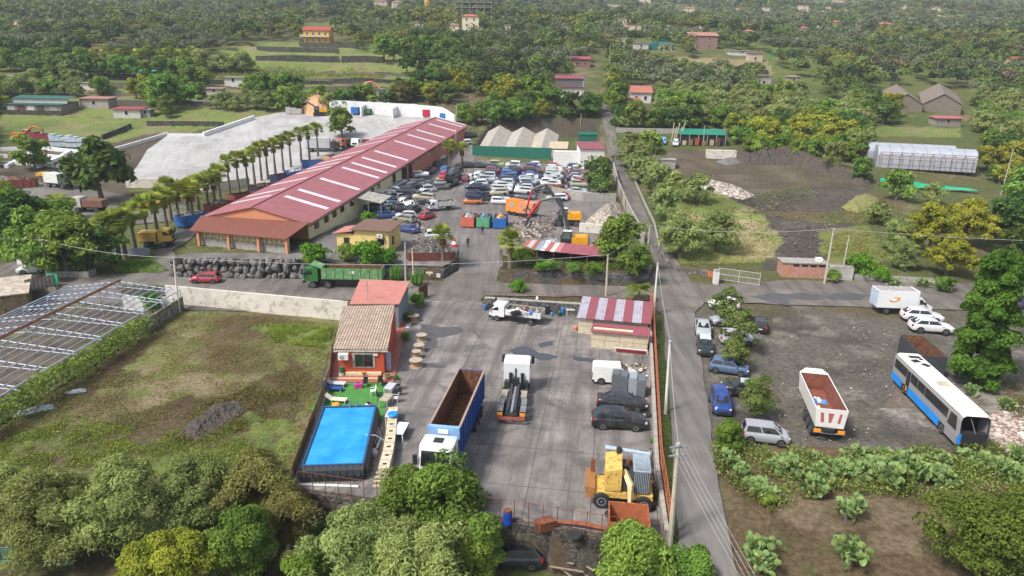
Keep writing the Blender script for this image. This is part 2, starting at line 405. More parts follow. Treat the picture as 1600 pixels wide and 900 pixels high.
def densify(P,d):
 out=[]
 for i in range(len(P)):
  a=Vector(P[i]);b=Vector(P[(i+1)%len(P)]);k=max(1,int((b-a).length/d))
  out+=[a.lerp(b,j/k)for j in range(k)]
 return out
def drape(name,P,mat,dz=.03,step=1.5,jag=0.0,kind='structure',flat=None):
 P=[Vector((p[0],p[1]))for p in P]
 B=densify(P,step)
 if jag:
  B=[p+Vector((vnoise(p.x,p.y,2.5)-.5,vnoise(p.y,p.x+50,2.5)-.5))*jag*2 for p in B]
 xs=[p.x for p in B];ys=[p.y for p in B];ins=[]
 gx,gy=np.meshgrid(np.arange(min(xs),max(xs),step),np.arange(min(ys),max(ys),step))
 gx=gx.ravel();gy=gy.ravel();k=inpoly(gx,gy,[tuple(p)for p in B])
 ins=[Vector((a,b))for a,b in zip(gx[k],gy[k])]
 n=len(B)
 vs,es,fs,*_=geometry.delaunay_2d_cdt(B+ins,[(i,(i+1)%n)for i in range(n)],[tuple(range(n))],1,1e-4)
 X=np.array([v.x for v in vs]);Y=np.array([v.y for v in vs])
 Z=hgt(X,Y)if flat is None else np.full(len(X),flat)
 me=bpy.data.meshes.new(name);me.from_pydata([(a,b,c+dz)for a,b,c in zip(X,Y,Z)],[],[f if(vs[f[1]]-vs[f[0]]).cross(vs[f[2]]-vs[f[0]])>0 else f[::-1]for f in fs])
 me.materials.append(mat);me.polygons.foreach_set('use_smooth',[True]*len(me.polygons))
 o=link(name,me);return tag(o,kind=kind)
def paving(key,c,rot=0,joint=None,stain=.6,c2=None,jc=.35,stainc=(.05,.05,.052),crack=0,smear=1):
 m,n,b=newmat(key);v=coords(n,True,rot);c=lin(c)
 out=mixc(n,ramp(n,noise(n,.16,6,v,.65),[(.35,0.),(.65,1.)]),tuple(x*.8 for x in c[:3])+(1,),tuple(x*1.2 for x in c[:3])+(1,))
 out=mixc(n,ramp(n,noise(n,14,3,v,.8),[(.3,.25),(.7,0.)]),out,tuple(x*.6 for x in c[:3])+(1,))
 if c2:out=mixc(n,ramp(n,noise(n,.09,7,v,.7),[(.48,0.),(.6,.8)]),out,lin(c2))
 out=mixc(n,ramp(n,noise(n,.33,8,v,.72,.5),[(.47,0.),(.64,stain)]),out,lin(stainc))
 vp=mk(n,'ShaderNodeTexVoronoi');vp.inputs['Scale'].default_value=.17;n.links.new(v,vp.inputs['Vector']);sp=mk(n,'ShaderNodeSeparateColor');n.links.new(vp.outputs['Color'],sp.inputs[0])
 out=mixc(n,ramp(n,sp.outputs[0],[(.0,.28*smear),(.6,0.)]),out,tuple(x*.62 for x in c[:3])+(1,))
 out=mixc(n,ramp(n,noise(n,1.7,6,v,.7),[(.56,0.),(.72,stain*.6)]),out,lin(stainc))
 vs_=mk(n,'ShaderNodeMapping');vs_.inputs['Scale'].default_value=(1.6,.12,1);n.links.new(v,vs_.inputs[0])
 out=mixc(n,ramp(n,noise(n,.5,6,vs_.outputs[0],.7),[(.44,0.),(.62,.62*smear)]),out,tuple(x*.42 for x in c[:3])+(1,))
 if joint:
  br=mk(n,'ShaderNodeTexBrick');br.offset=0;br.squash=1
  n.links.new(v,br.inputs['Vector']);br.inputs['Scale'].default_value=1;br.inputs['Brick Width'].default_value=joint[0];br.inputs['Row Height'].default_value=joint[1]
  br.inputs['Mortar Size'].default_value=.028;br.inputs['Mortar Smooth'].default_value=.1
  out=mixc(n,mixc(n,1.,br.outputs['Fac'],(jc+.35,)*3+(1,),'MULTIPLY'),out,(.03,.03,.03,1))
 n.links.new(out,b.inputs['Base Color'])
 n.links.new(ramp(n,noise(n,.33,8,v,.72,.5),[(.5,.9),(.72,.55)]),b.inputs['Roughness']);b.inputs['Specular IOR Level'].default_value=.3
 bump(n,b,noise(n,5,6,v,.8),.25,.04);return m
M_YARD=paving('yard_concrete',(.24,.215,.196),R(8),(4.6,5.4),.85,(.3,.276,.255),jc=.42,stainc=(.07,.067,.066),smear=1.25)
M_ROAD=paving('asphalt',(.175,.153,.133),0,None,.5,(.215,.19,.165),stainc=(.085,.08,.078))
M_ROAD2=paving('asphalt_worn',(.195,.18,.165),0,None,.25,None,stainc=(.1,.095,.09))
M_SCRAP=paving('scrapyard_concrete',(.215,.195,.18),0,None,.5,(.17,.155,.142),stainc=(.08,.075,.072))
M_LOT=paving('pale_concrete',(.40,.385,.37),R(-20),(12,12),.15,(.45,.44,.43),jc=.1,stainc=(.28,.25,.23),smear=.4)
M_GRAV=paving('gravel',(.19,.172,.152),0,None,.5,(.12,.108,.097),stainc=(.07,.062,.057),smear=.3)
yard=drape('lower_yard_concrete',YARD_W,M_YARD,.03,2)
cross=gz(0,(-700,425),(0,418),(36,412),(110,432),(262,428),(278,433),(480,438),(690,441),(716,428),(786,430),(786,444),(1012,449),(1020,430))+gp((1026,418),(1062,416))+gz(0,(1085,445),(1115,447),(1230,442),(1400,443),(1700,452),(1700,490),(1400,482),(1180,474),(1100,474),(1085,492),(1035,492),(1018,470),(905,464),(760,462),(750,472),(655,467),(640,466),(520,470),(262,465),(80,452),(-20,450),(-700,470))
drape('cross_road',cross,M_ROAD,.045,1.2,.3)
lane=gz(0,(1036,490),(1086,490),(1096,560),(1108,650),(1124,760),(1153,900),(1200,1090),(1070,1090),(1062,900),(1056,760),(1048,640),(1040,560))
drape('lane',lane,M_ROAD2,.062,1.2,.12)
lane2=gp((1026,419),(1064,417),(1022,362),(1000,310),(978,265),(966,232),(962,205),(956,180),(950,160),(938,152),(931,156),(939,180),(946,210),(950,240),(958,270),(972,300),(990,345),(1014,385))
drape('upper_lane',lane2,M_ROAD,.1,1.0)
scrap=gz(0,(717,431),(785,431),(783,416))+gp((787,400),(845,405),(990,375),(975,330),(950,295),(940,262),(745,250),(735,215),(700,232),(560,330),(485,380),(450,396),(300,396))+WALL_L[:1]+WALL_L+WALL_L2[1:]
drape('side_track',gz(0,(232,428),(278,432),(272,402))+gp((300,372),(345,335),(420,290),(505,248),(495,240),(470,252),(400,288),(330,325),(262,372),(238,405)),M_GRAV,.06,1.2,.4)
P_=[p for i,p in enumerate(scrap)if i==0 or(Vector(p)-Vector(scrap[i-1])).length>.05]
drape('scrapyard_floor',P_,M_SCRAP,.07,1.5)
lotp=gp((196,283),(230,235),(262,212),(275,213),(325,210),(338,208),(400,184),(460,172),(525,172),(530,158),(640,162),(700,172),(712,195),(590,232),(500,262),(440,290),(330,288))
drape('concrete_lot',lotp,M_LOT,.15,2)
drape('gravel_yard',gp((-60,330),(0,275),(60,283),(180,322),(330,330),(300,345),(210,350),(120,340),(-60,350)),M_GRAV,.07,1.5,.6)
V3=Vector
def mbr(root):
 m=MB();m.M=Matrix.Translation(-Vector(root.location));return m
M_CREAM=PM('cream_plaster','#d9cba4',.85,.1,.8,c2='#b9a986',thr=.6)
M_YEL=PM('yellow_plaster','#dcc27c',.85,.08,.8,c2='#c2ac74',thr=.62)
M_WHITEP=PM('white_plaster','#d8d6d0',.85,.08,.6,c2='#b3aea4',thr=.6)
M_ORANGE=PM('orange_render','#c48662',.8,.05,1.2)
M_REDW=PM('red_plaster','#b24c30',.85,.08,1.2)
M_PINKW=PM('pink_blocks','#b58574',.9,.15,1.5,c2='#8e6b5f',thr=.55)
M_GREYC=PM('grey_concrete','#a09b93',.9,.15,1.2,c2='#7b766f',thr=.55)
M_WALLC=PM('pale_cast_concrete','#cfc8bb',.9,.1,.5,c2='#a59d90',thr=.57,world=True)
M_LOTW=PM('whitewashed_concrete','#dcdcdc',.85,.07,.5,c2='#bdbab5',thr=.6,world=True)
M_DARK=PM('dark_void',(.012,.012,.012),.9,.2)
M_FRAME=PM('window_frame_white','#cfcabd',.6,.1)
M_WOODB=PM('brown_wood','#6b4228',.7,.2,3)
M_MAROON=corrug('maroon_ribbed_sheet','#98505a',.3,1,.5,var=.1,depth=.25)
M_MAROON2=corrug('maroon_ribbed_roof','#8c4a52',.25,0,.5,c2='#a86a6c',thr=.66)
M_SKYL=corrug('white_skylight_sheet','#d8ccd0',.3,0,.35,var=.08,depth=.2)
M_PORCH=corrug('brown_tiled_roof','#7c4838',.33,0,.8,c2='#74402f',thr=.6,depth=.5)
M_TERRA=PM('terracotta_sheet_roof','#b4766a',.75,.1,.6,c2='#a0685e',thr=.6)
M_REDTILE=corrug('red_tile_roof','#a8543f',.35,0,.85,c2='#8a5444',thr=.55)
M_BRTILE=corrug('weathered_brown_roof','#85776a',.35,0,.9,c2='#6b6058',thr=.5)
M_GREYR=corrug('grey_sheet_roof','#aaa69a',.5,0,.6,c2='#8d877a',thr=.52)
M_GREENF=corrug('green_sheet','#1f6a58',.3,0,.5,var=.12)
M_STEEL=PM('galvanised_steel','#9aa3ad',.45,.15,3,metal=.35)
M_RUST=PM('rusty_steel','#7a4630',.85,.3,3,c2='#4d2c20',thr=.55)
M_LAVA=stone('dark_lava_wall',(.085,.082,.08),2.6,(.2,.195,.185),.4,None)
M_LAVA2=stone('dry_stone_terrace',(.06,.055,.05),1.6,(.13,.12,.11),.4,(.07,.085,.03))
def tilemat():
 m,n,b=newmat('clay_tile_roof');v=coords(n)
 wv=mk(n,'ShaderNodeTexWave');wv.bands_direction='X';wv.inputs['Scale'].default_value=.31/.28;n.links.new(v,wv.inputs[0])
 br=mk(n,'ShaderNodeTexBrick');br.offset=.0;br.inputs['Scale'].default_value=1;br.inputs['Brick Width'].default_value=.28;br.inputs['Row Height'].default_value=.38
 br.inputs['Mortar Size'].default_value=.03;br.inputs['Color1'].default_value=lin('#c3b29e');br.inputs['Color2'].default_value=lin('#a99685');br.inputs['Mortar'].default_value=lin('#5d4a3e')
 n.links.new(v,br.inputs['Vector'])
 c=mixc(n,ramp(n,noise(n,.9,5,v),[(.4,0.),(.65,.6)]),br.outputs['Color'],lin('#8d7868'))
 c=mixc(n,ramp(n,wv.outputs[0],[(0.,.5),(.4,0.)]),c,lin('#6e5547'))
 n.links.new(c,b.inputs['Base Color']);b.inputs['Roughness'].default_value=.9;bump(n,b,wv.outputs[0],.6,.08);return m
M_TILE=tilemat()
def window(parent,c,ux,w_,h_,out,dep=.06,frame=M_FRAME,pane=None,bars=1,fw=.07,name='window'):
 """window centred at c (world), ux = unit vector along wall, out = outward normal; pane is the part, frame its sub-part"""
 L=Vector(parent.location);c=Vector(c)-L;ux=Vector(ux).normalized();out=Vector(out).normalized();up=Vector((0,0,1))
 m=MB();m.M=Matrix((ux,-out,up)).transposed().to_4x4();m.M.translation=c
 m.box((0,-dep*.5,0),(w_,dep,h_));p=m.build(name,pane or GLASS(),parent)
 f=MB();f.M=m.M
 f.box((0,-dep*.5,h_/2+fw/2),(w_+2*fw,dep*1.8,fw));f.box((0,-dep*.5,-h_/2-fw/2),(w_+2*fw,dep*2.2,fw))
 for s in(-1,1):f.box((s*(w_/2+fw/2),-dep*.5,0),(fw,dep*1.8,h_))
 for i in range(bars):f.box(((i+1)/(bars+1)*w_-w_/2,-dep*.55,0),(fw*.6,dep*1.3,h_*.998))
 f.build('window_frame',frame,p)
 return p
def unproj(px,py,y):
 d=ray(px,py);t=y/d[1];return Vector((d[0]*t,y,CAMZ+d[2]*t))
Bn=G(482,374);Bf=G(728,213);Bn=V3((Bn.x,Bn.y,2.4));Bf=V3((Bf.x,Bf.y,Bf.z))
ax=(Bf-Bn);ax.z=0;L_=ax.length;axu=ax.normalized();lf=V3((-axu.y,axu.x,0))
EH=3.0;slope=(Bf.z-Bn.z)/L_
apex=GZ(394,324,Bn.z+EH+2.1);half=(apex-Bn).dot(lf);WW=max(10.0,min(half*2,19))
wh=T('warehouse','long low warehouse with maroon ribbed roof crossed by white skylight strips','warehouse',Bn)
def W(a,o,z):
 return Bn+axu*a+lf*o+V3((0,0,z+slope*a))
RH=2.1
m=mbr(wh)
for(o,t)in((0,.25),(WW,-.25)):
 m.slab([W(0,o,EH),W(L_,o,EH),W(L_,o,EH)-V3((0,0,7)),W(0,o,EH)-V3((0,0,7))],t,up=lf);m.build('side_wall',M_CREAM,wh);m=mbr(wh)
m=mbr(wh);E2=EH-.05
def splitwall(a0,a1,mat,nm):
 mm=mbr(wh)
 mm.slab([W(a0,-.04,E2),W(a1,-.04,E2),W(a1,-.04,E2)-V3((0,0,6)),W(a0,-.04,E2)-V3((0,0,6))],.03,up=lf)
 mm.build(nm,mat,wh)
splitwall(L_*.47,L_*.985,PM('salmon_plaster','#b9745f',.85,.12,1),'salmon_wall')
for a,sg in((0,1),(L_,-1)):
 m=mbr(wh);P=[W(a,0,-4),W(a,WW,-4),W(a,WW,EH),W(a,WW/2,EH+RH),W(a,0,EH)]
 m.slab(P,.25*sg,up=axu);m.build('gable_wall',M_ORANGE if a==0 else PM('salmon_plaster','#b9745f'),wh)
rm=corrug('maroon_warehouse_roof','#995c60',.35,0,.65,c2='#8c605e',thr=.57,var=.16,depth=.2)
for s in(0,1):
 m=mbr(wh);o0=-.45 if s==0 else WW+.45
 ze=EH-.05-.45*RH/(WW/2)
 m.slab([W(-.3,o0,ze),W(L_+.4,o0,ze),W(L_+.4,WW/2,EH+RH),W(-.3,WW/2,EH+RH)],.1);m.build('roof',rm,wh)
m=mbr(wh);m.tube([W(-.3,WW/2,EH+RH+.12),W(L_+.4,WW/2,EH+RH+.12)],.13,5);m.build('ridge_cap',PM('ridge_metal','#8e4a55'),wh)
m=mbr(wh);m.tube([W(-.3,-.5,EH-.45),W(L_,-.5,EH-.45)],.09,5);m.build('gutter',PM('dark_gutter','#5a3438'),wh)
def fa(px,py):
 d=ray(px,py);best=None
 for i in range(0,1000):
  a=L_*i/999;p=W(a,.8,EH+.2);q=proj(p);e=abs(q[0]-px)+0*abs(q[1]-py)
  if best is None or e<best[0]:best=(e,a)
 return best[1]
sk=[(525,329),(540,322),(565,303),(585,291),(606,276),(617,268),(640,248),(655,240),(668,232),(683,223),(700,213),(712,207),(726,200)]
sk=[fa(x-3,y)for x,y in((508,332),(527,324),(558,308),(589,287),(602,277),(617,268),(635,256),(663,239),(681,230),(694,222),(711,210),(722,205),(731,200))]
for a in sk:
 m=mbr(wh);wd=1.15
 f0,f1=.02,.86
 za=EH-.05+(f0*WW/2)*RH/(WW/2)+.125;zb=EH+RH*f1+.125
 m.slab([W(a,WW/2*f0,za),W(a+wd,WW/2*f0,za),W(a+wd,WW/2*f1,zb),W(a,WW/2*f1,zb)],.03)
 m.build('skylight',M_SKYL,wh)
 m=mbr(wh);m.slab([W(a,WW*(1-f0/2),za),W(a+wd,WW*(1-f0/2),za),W(a+wd,WW/2*(2-f1),zb),W(a,WW/2*(2-f1),zb)],.03);m.build('skylight',M_SKYL,wh)
M_WINR=PM('dark_red_frame','#6e332c',.7,.2)
for i,a in enumerate([3,6.6,9.8,13,17.2,24,27,30.5,52,58,64,70,76,82,88]):
 p=W(a,-.07,EH-1.25);window(wh,p,axu,1.2,.9,-lf,.08,M_WINR if a<20 else M_FRAME,bars=1)
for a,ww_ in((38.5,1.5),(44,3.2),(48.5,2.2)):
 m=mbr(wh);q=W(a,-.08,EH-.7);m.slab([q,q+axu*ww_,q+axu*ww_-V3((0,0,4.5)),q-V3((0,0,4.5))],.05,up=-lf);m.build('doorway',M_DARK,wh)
cn=T('canopy','pale sheet canopy leaning on the long warehouse side','canopy',W(19,0,0));cn.location.z=2.2
m=mbr(cn);m.slab([W(18.6,-.5,EH-.7),W(23.6,-.5,EH-.7),W(24,-5.2,EH-1.5),W(18.6,-5.2,EH-1.5)],.1);m.build('roof',M_GREYR,cn)
for a,o in((19,-5),(23.6,-5),(19,-2.5)):
 m=mbr(cn);q=W(a,o,EH-1.4);m.tube([q,V3((q.x,q.y,1.6))],.08,5);m.build('post',M_STEEL,cn)
pz=2.7
pr=T('front_porch','brown tiled lean-to porch with orange pillars at the warehouse front','porch',GZ(380,385,pz))
e0=GZ(296,361,pz+2.3);e1=GZ(447,375,pz+2.3);r0=W(-.1,WW+.3,EH-.1);r1=W(-.1,-.5,EH-.1);r0 .z=r1 .z=pz+2.75
m=mbr(pr);m.slab([e0,e1,r1,r0],.14);m.build('roof',M_PORCH,pr)
dn=(e1-e0).normalized();bk=V3((-dn.y,dn.x,0))
for f in(.07,.39,.7,.985):
 m=mbr(pr);q=e0 .lerp(e1,f)+bk*.45;m.box((q.x,q.y,pz+1.03),(.4,.4,2.5),math.atan2(dn.y,dn.x));m.build('pillar',M_ORANGE,pr)
m=mbr(pr);q0=e0+bk*1.0+dn*.6;q1=e1+bk*1.0-dn*.3
m.slab([V3((q0 .x,q0 .y,pz-.5)),V3((q1 .x,q1 .y,pz-.5)),V3((q1 .x,q1 .y,pz+1.1)),V3((q0 .x,q0 .y,pz+1.1))],.2,up=bk);m.build('low_wall',M_GREYC,pr)
m=mbr(pr);m.slab([V3((q0 .x,q0 .y,pz+1.1)),V3((q1 .x,q1 .y,pz+1.1)),V3((q1 .x,q1 .y,pz+2.33)),V3((q0 .x,q0 .y,pz+2.33))],.15,up=bk);m.build('back_wall',M_CREAM,pr)
for f in(.08,.15,.22,.3,.42,.49,.56,.63,.74,.80,.85,.9,.95):
 q=q0 .lerp(q1,f);window(pr,(q.x,q.y,pz+1.68),dn,.72,.95,-bk,.06,M_DARK,PM('cream_blind','#b9a883',.6),bars=0,fw=.05)
HOUSES=[]
def house(name,label,cat,A,w_,d_,h_,rz=0.,wall=None,roof='gable',roofm=None,rise=1.4,over=.35,wins=(),doors=(),group=None,z0=None,base=1.5,axis='x',side=()):
 """A = front left base corner (world); front runs along local x, depth along local y"""
 A=Vector(A);z=z0 if z0 is not None else A.z
 HOUSES.append((A.x+w_/2*math.cos(rz),A.y+w_/2*math.sin(rz),w_,d_))
 r=T(name,label,cat,(A.x,A.y,z),rz,group)
 m=MB();m.b2(0,w_,0,d_,-base,h_)
 if roof=='gable':
  if axis=='x':
   for x in(0,w_-.25):m.ext([(0,h_),(d_,h_),(d_/2,h_+rise)],x,x+.25,'x')
  else:
   for y in(0,d_-.25):m.ext([(0,h_),(w_,h_),(w_/2,h_+rise)],y,y+.25)
 m.build('wall',wall,r)
 m=MB();o=over;t=.12
 if roof=='gable':
  k=rise/((d_ if axis=='x' else w_)/2);e=h_-o*k+.02
  if axis=='x':
   m.slab([(-o,-o,e),(w_+o,-o,e),(w_+o,d_/2,h_+rise),(-o,d_/2,h_+rise)],t);m.slab([(-o,d_/2,h_+rise),(w_+o,d_/2,h_+rise),(w_+o,d_+o,e),(-o,d_+o,e)],t)
  else:
   m.slab([(-o,-o,e),(w_/2,-o,h_+rise),(w_/2,d_+o,h_+rise),(-o,d_+o,e)],t);m.slab([(w_/2,-o,h_+rise),(w_+o,-o,e),(w_+o,d_+o,e),(w_/2,d_+o,h_+rise)],t)
 elif roof=='hip':
  q=min(w_,d_)/2*.95;c=[(-o,-o,h_),(w_+o,-o,h_),(w_+o,d_+o,h_),(-o,d_+o,h_)]
  if w_>=d_:a,b=(q,d_/2,h_+rise),(w_-q,d_/2,h_+rise);F=[(c[0],c[1],b,a),(c[2],c[3],a,b)];Tt=[(c[1],c[2],b),(c[3],c[0],a)]
  else:a,b=(w_/2,q,h_+rise),(w_/2,d_-q,h_+rise);F=[(c[1],c[2],b,a),(c[3],c[0],a,b)];Tt=[(c[0],c[1],a),(c[2],c[3],b)]
  for f in F:m.quad(*f)
  for f in Tt:m.poly(f)
  m.b2(-o,w_+o,-o,d_+o,h_-.1,h_-.003)
 elif roof=='shed':m.slab([(-o,-o,h_+.01),(w_+o,-o,h_+.01),(w_+o,d_+o,h_+rise),(-o,d_+o,h_+rise)],t)
 elif roof=='shedx':m.slab([(-o,-o,h_+.01),(w_+o,-o,h_+rise),(w_+o,d_+o,h_+rise),(-o,d_+o,h_+.01)],t)
 elif roof=='flat':m.b2(-o,w_+o,-o,d_+o,h_+.003,h_+.2)
 m.build('roof',roofm,r)
 if roof=='shed' and rise>.3:
  m=MB()
  for x in(.0,w_-.2):m.ext([(0,h_),(d_,h_),(d_,h_+rise*.95)],x,x+.2,'x')
  m.b2(0,w_,d_-.2,d_-.003,h_,h_+rise*.9);m.build('upper_wall',wall,r)
 for(x,z1,ww,hh)in wins:
  m=MB();m.b2(x,x+ww,-.03,.05,z1,z1+hh);p=m.build('window',GLASS(),r)
  m=MB();f=.08
  m.b2(x-f,x+ww+f,-.09,.04,z1-f,z1);m.b2(x-f,x+ww+f,-.09,.04,z1+hh,z1+hh+f);m.b2(x-f,x,-.08,.04,z1,z1+hh);m.b2(x+ww,x+ww+f,-.08,.04,z1,z1+hh)
  m.build('window_frame',M_FRAME,p)
 for(y,z1,ww,hh,sd)in side:
  xx=w_ if sd>0 else 0;m=MB();m.b2(xx-.05,xx+.05,y,y+ww,z1,z1+hh)if 0 else m.b2(xx+(-.05 if sd>0 else-.04),xx+(.04 if sd>0 else .05),y,y+ww,z1,z1+hh)
  m.build('window',GLASS(),r)
 for(x,ww,hh)in doors:
  m=MB();m.b2(x,x+ww,-.04,.06,0,hh);m.build('door',M_WOODB,r)
 return r
def line(px0,px1):
 A=G(*px0);B=G(*px1);d=B-A;return A,math.hypot(d.x,d.y),math.atan2(d.y,d.x)
A,w_,rz=line((555,391),(608,396))
yh=house('cottage','small pale yellow cottage with brown flat roof between the hedges and the warehouse','cottage',(A.x,A.y,1.8),w_,5.6,3.5,rz,M_YEL,'shed',PM('brown_felt_roof','#6e5548',.9,.15),.35,.5,wins=((w_-1.8,1.2,1.1,1.1),),side=((1.4,1.0,1.1,1.3,1),))
m=MB();m.b2(-3.1,-.01,.3,4.6,-1.5,2.7);m.build('side_wing',M_YEL,yh)
m=MB();m.slab([(-3.6,-.1,2.66),(-.02,-.1,3.25),(-.02,5.0,3.25),(-3.6,5.0,2.66)],.12);m.build('wing_roof',M_TERRA,yh)
m=MB();m.b2(-1.9,-1.0,.26,.34,1.1,2.0);p=m.build('window',GLASS(),yh);m=MB();m.b2(-2.0,-.9,.2,.33,2.01,2.12);m.build('window_frame',M_WOODB,p)
m=MB();m.b2(w_-1.75,w_-.85,-.45,-.02,2.45,3.05);ac=m.build('air_conditioner',M_WHITEP,yh);m=MB();m.cyl((w_-1.3,-.455,2.75),.22,.03,12,'y');m.build('fan_grille',M_GREYC,ac)
m=MB();m.slab([(w_-2.0,-.5,2.3),(w_-.6,-.5,2.3),(w_-.6,-.01,2.45),(w_-2.0,-.01,2.45)],.05);m.build('window_canopy',M_WOODB,yh)
gA=G(738,243);gB=G(861,249)
fd=(gB-gA);fd.z=0;fl=fd.length;fu=fd.normalized();fb=V3((-fu.y,fu.x,0));frz=math.atan2(fu.y,fu.x)
gf=T('sheet_fence','long dark green sheet fence in front of the three pale sheds','fence',gA,frz)
m=MB();m.b2(0,fl,0,.08,-2.5,2.6);m.build('fence_panel',M_GREENF,gf)
for i in range(9):
 m=MB();m.b2(fl*i/8-.06,fl*i/8+.06,.08,.2,-1,2.7);m.build('fence_post',M_STEEL,gf)
bw=fl/2.92;SZ=4.8
M_PALER=corrug('pale_cement_roof','#aaa397',.45,1,.85,c2='#8d867b',thr=.55,depth=.5)
for i,(lab,ln)in enumerate((('smooth pale grey gabled shed, leftmost of the three behind the green fence',27),('weathered gabled shed in the middle of the three behind the green fence',26),('patched gabled shed with brown gap, nearest the red roofed white annex',25))):
 o=gA+fu*(bw*i+.2)+fb*1.2
 z=SZ
 house('shed',lab,'shed',(o.x,o.y,z),bw-.25,ln,2.3,frz,PM('shed_wall','#9a958a'),'gable',M_PALER,1.9,.1,axis='y',base=3).rotation_euler.x=R(10)
o=gA+fu*(bw*2+1)+fb*8
house('lean_to','low beige lean-to roof joined to the front of the sheds','lean-to',(o.x,o.y,SZ+1.5),bw*1.3,6,2.9,frz,PM('shed_wall','#9a958a'),'shed',PM('beige_sheet','#b9a98c',.7,.12,1),1.3,.2)
A,w_,rz=line((864,260),(908,262))
wa=house('annex','plain white walled low annex beside the stacked cars, under no visible roof','annex',A,w_,3,3.6,rz,M_WHITEP,'flat',M_WHITEP,0,.02)
A,w_,rz=line((906,266),(943,266))
house('annex','white annex with a red sheet roof next to the narrow upper lane','annex',A,w_,6.5,5.2,rz,M_WHITEP,'shed',M_MAROON2,1.2,.3)
A=G(905,226);house('net_shed','dark green netted shed roof behind the red roofed annex','shed',A,8,4,3,0,M_GREENF,'shed',M_GREENF,.5,.2)
M_BLOCK=PM('cream_concrete_blocks','#c4b79d',.9,.1,1.0,c2='#a1957d',thr=.58)
A=GZ(903,521,0);B=GZ(1012,531,0);w_=(B-A).length;rz=math.atan2(B.y-A.y,B.x-A.x)
s1=T('block_store','cream block store under a roof of alternating maroon and white sheets','store',A,rz)
def blockwall(r,x0,x1,y0,y1,rows,n,nm='block_wall'):
 bh=.98
 for j in range(rows):
  for i in range(n):
   m=MB();a=x0+(x1-x0)*i/n;b=x0+(x1-x0)*(i+1)/n
   m.b2(a+.015,b-.015,y0,y1,j*bh+.01,j*bh+bh-.04)
   m.b2(a+.25,a+.5,y0-.02,y0+.2,j*bh-.0,j*bh+.09);o=m.build('concrete_block',M_BLOCK,r)
blockwall(s1,0,1.7,0,1.0,2,1)
m=MB();m.b2(1.7,w_-.1,.5,1.0,0,1.9);m.b2(0,.9,1.0,5.4,0,1.9);m.b2(w_-.9,w_-.1,1.0,5.4,0,1.9);m.build('wall',M_BLOCK,s1)
for i in range(8):
 a=-.2+(w_+.4)*i/8;b=-.2+(w_+.4)*(i+1)/8
 m=MB();m.slab([(a,-.35,2.05),(b-.01,-.35,2.05),(b-.01,5.6,2.75),(a,5.6,2.75)],.05)
 m.build('roof_sheet',M_SKY2 if False else(corrug('pale_blue_sheet','#a6a3ae',.3,0,.55,c2='#96878c',thr=.55,var=.08)if i%2==0 else M_MAROON2),s1)
A=GZ(923,543,0);B=GZ(1011,551,0);w2=(B-A).length
s2=T('block_store','lower cream block store with plain maroon roof in front of the striped one','store',A,rz)
blockwall(s2,0,w2,0,.9,2,4)
m=MB();m.b2(0,.3,.9,2.0,0,1.9);m.b2(w2-.3,w2,.9,2.0,0,1.9);m.build('wall',M_BLOCK,s2)
m=MB();m.slab([(-.1,-.3,2.0),(w2+.2,-.3,2.0),(w2+.2,1.75,2.28),(.0,1.75,2.28)],.05);m.build('roof',M_MAROON2,s2)
m=MB();m.box((w2*.38,.35,2.2),(4.3,.3,.14),0,.13);m.build('roof_plank',M_CREAM,s2)
bn=T('banner_board','white board with a dark red panel lying against the block store','board',GZ(960,549,0),rz)
m=MB();m.box((1.75,-.25,.32),(3.7,.08,.62),0,.3);m.build('board',M_WHITEP,bn);m=MB();m.box((1.8,-.30,.3),(3.2,.05,.42),0,.3);m.build('panel',PM('dark_red_panel','#8e2f3a',.6),bn)
A=GZ(531,585,.15);B=GZ(601,585,.15);w_=(B-A).length;rz=math.atan2(B.y-A.y,B.x-A.x)
rh=T('small_house','small red walled house with a pale clay tile roof above the pool','house',(A.x,A.y,.15),rz)
e0=GZ(521,547,2.75);e1=GZ(606,548,2.75);t0=GZ(536,480,3.7);t1=GZ(617,478,3.7)
dep=(t0-e0).length
m=MB();m.b2(0,w_,0,dep-.8,0,2.6);m.build('wall',M_REDW,rh)
m=MB();m.b2(.01,w_-.01,.5,dep-.8,2.6,2.78);m.ext([(.4,2.6),(dep-.8,2.6),(dep-.8,3.5),(.4,2.66)],.02,w_-.02,'x');m.build('upper_wall',M_REDW,rh)
iv=rh.matrix_basis.inverted()
m=MB();m.slab([iv@e0,iv@e1,iv@t1,iv@t0],.14);m.build('roof',M_TILE,rh)
m=MB();m.slab([iv@e0-V3((0,.03,.12)),iv@e1-V3((0,.03,.12)),iv@e1+V3((0,.03,0)),iv@e0+V3((0,.03,0))],.05,up=(0,-1,0));m.build('fascia',M_GREYC,rh)
x0=w_*.36
m=MB();m.b2(x0-.25,x0+1.95,-.06,.0,.75,2.35);p=m.build('window',M_GREYC,rh);m=MB();m.b2(x0,x0+1.7,-.1,-.05,.9,2.15);m.build('pane',GLASS(),p);m=MB();m.b2(x0+.81,x0+.89,-.12,-.1,.9,2.15);m.build('window_frame',M_WOODB,p)
m=MB();m.b2(.02,1.0,-.5,-.02,1.75,2.35);ac=m.build('air_conditioner',M_WHITEP,rh);m=MB();m.cyl((.42,-.51,2.05),.21,.03,14,'y');m.build('fan_grille',M_GREYC,ac)
m=MB();m.b2(w_-1.0,w_-.6,-.15,-.01,2.05,2.25);m.build('wall_lamp',M_WHITEP,rh)
m=MB();m.b2(.6,w_-.3,-.25,-.01,.0,.3);m.build('plinth',M_CREAM,rh)
m=MB();m.b2(w_+.005,w_+.06,1.0,2.2,.1,2.0);m.build('side_door',PM('pale_blue_door','#a9b2c8',.6),rh)
m=MB();m.b2(w_+.05,w_+.5,.8,1.3,.05,1.9);m.build('awning_frame',PM('pale_blue_door','#a9b2c8',.6),rh)
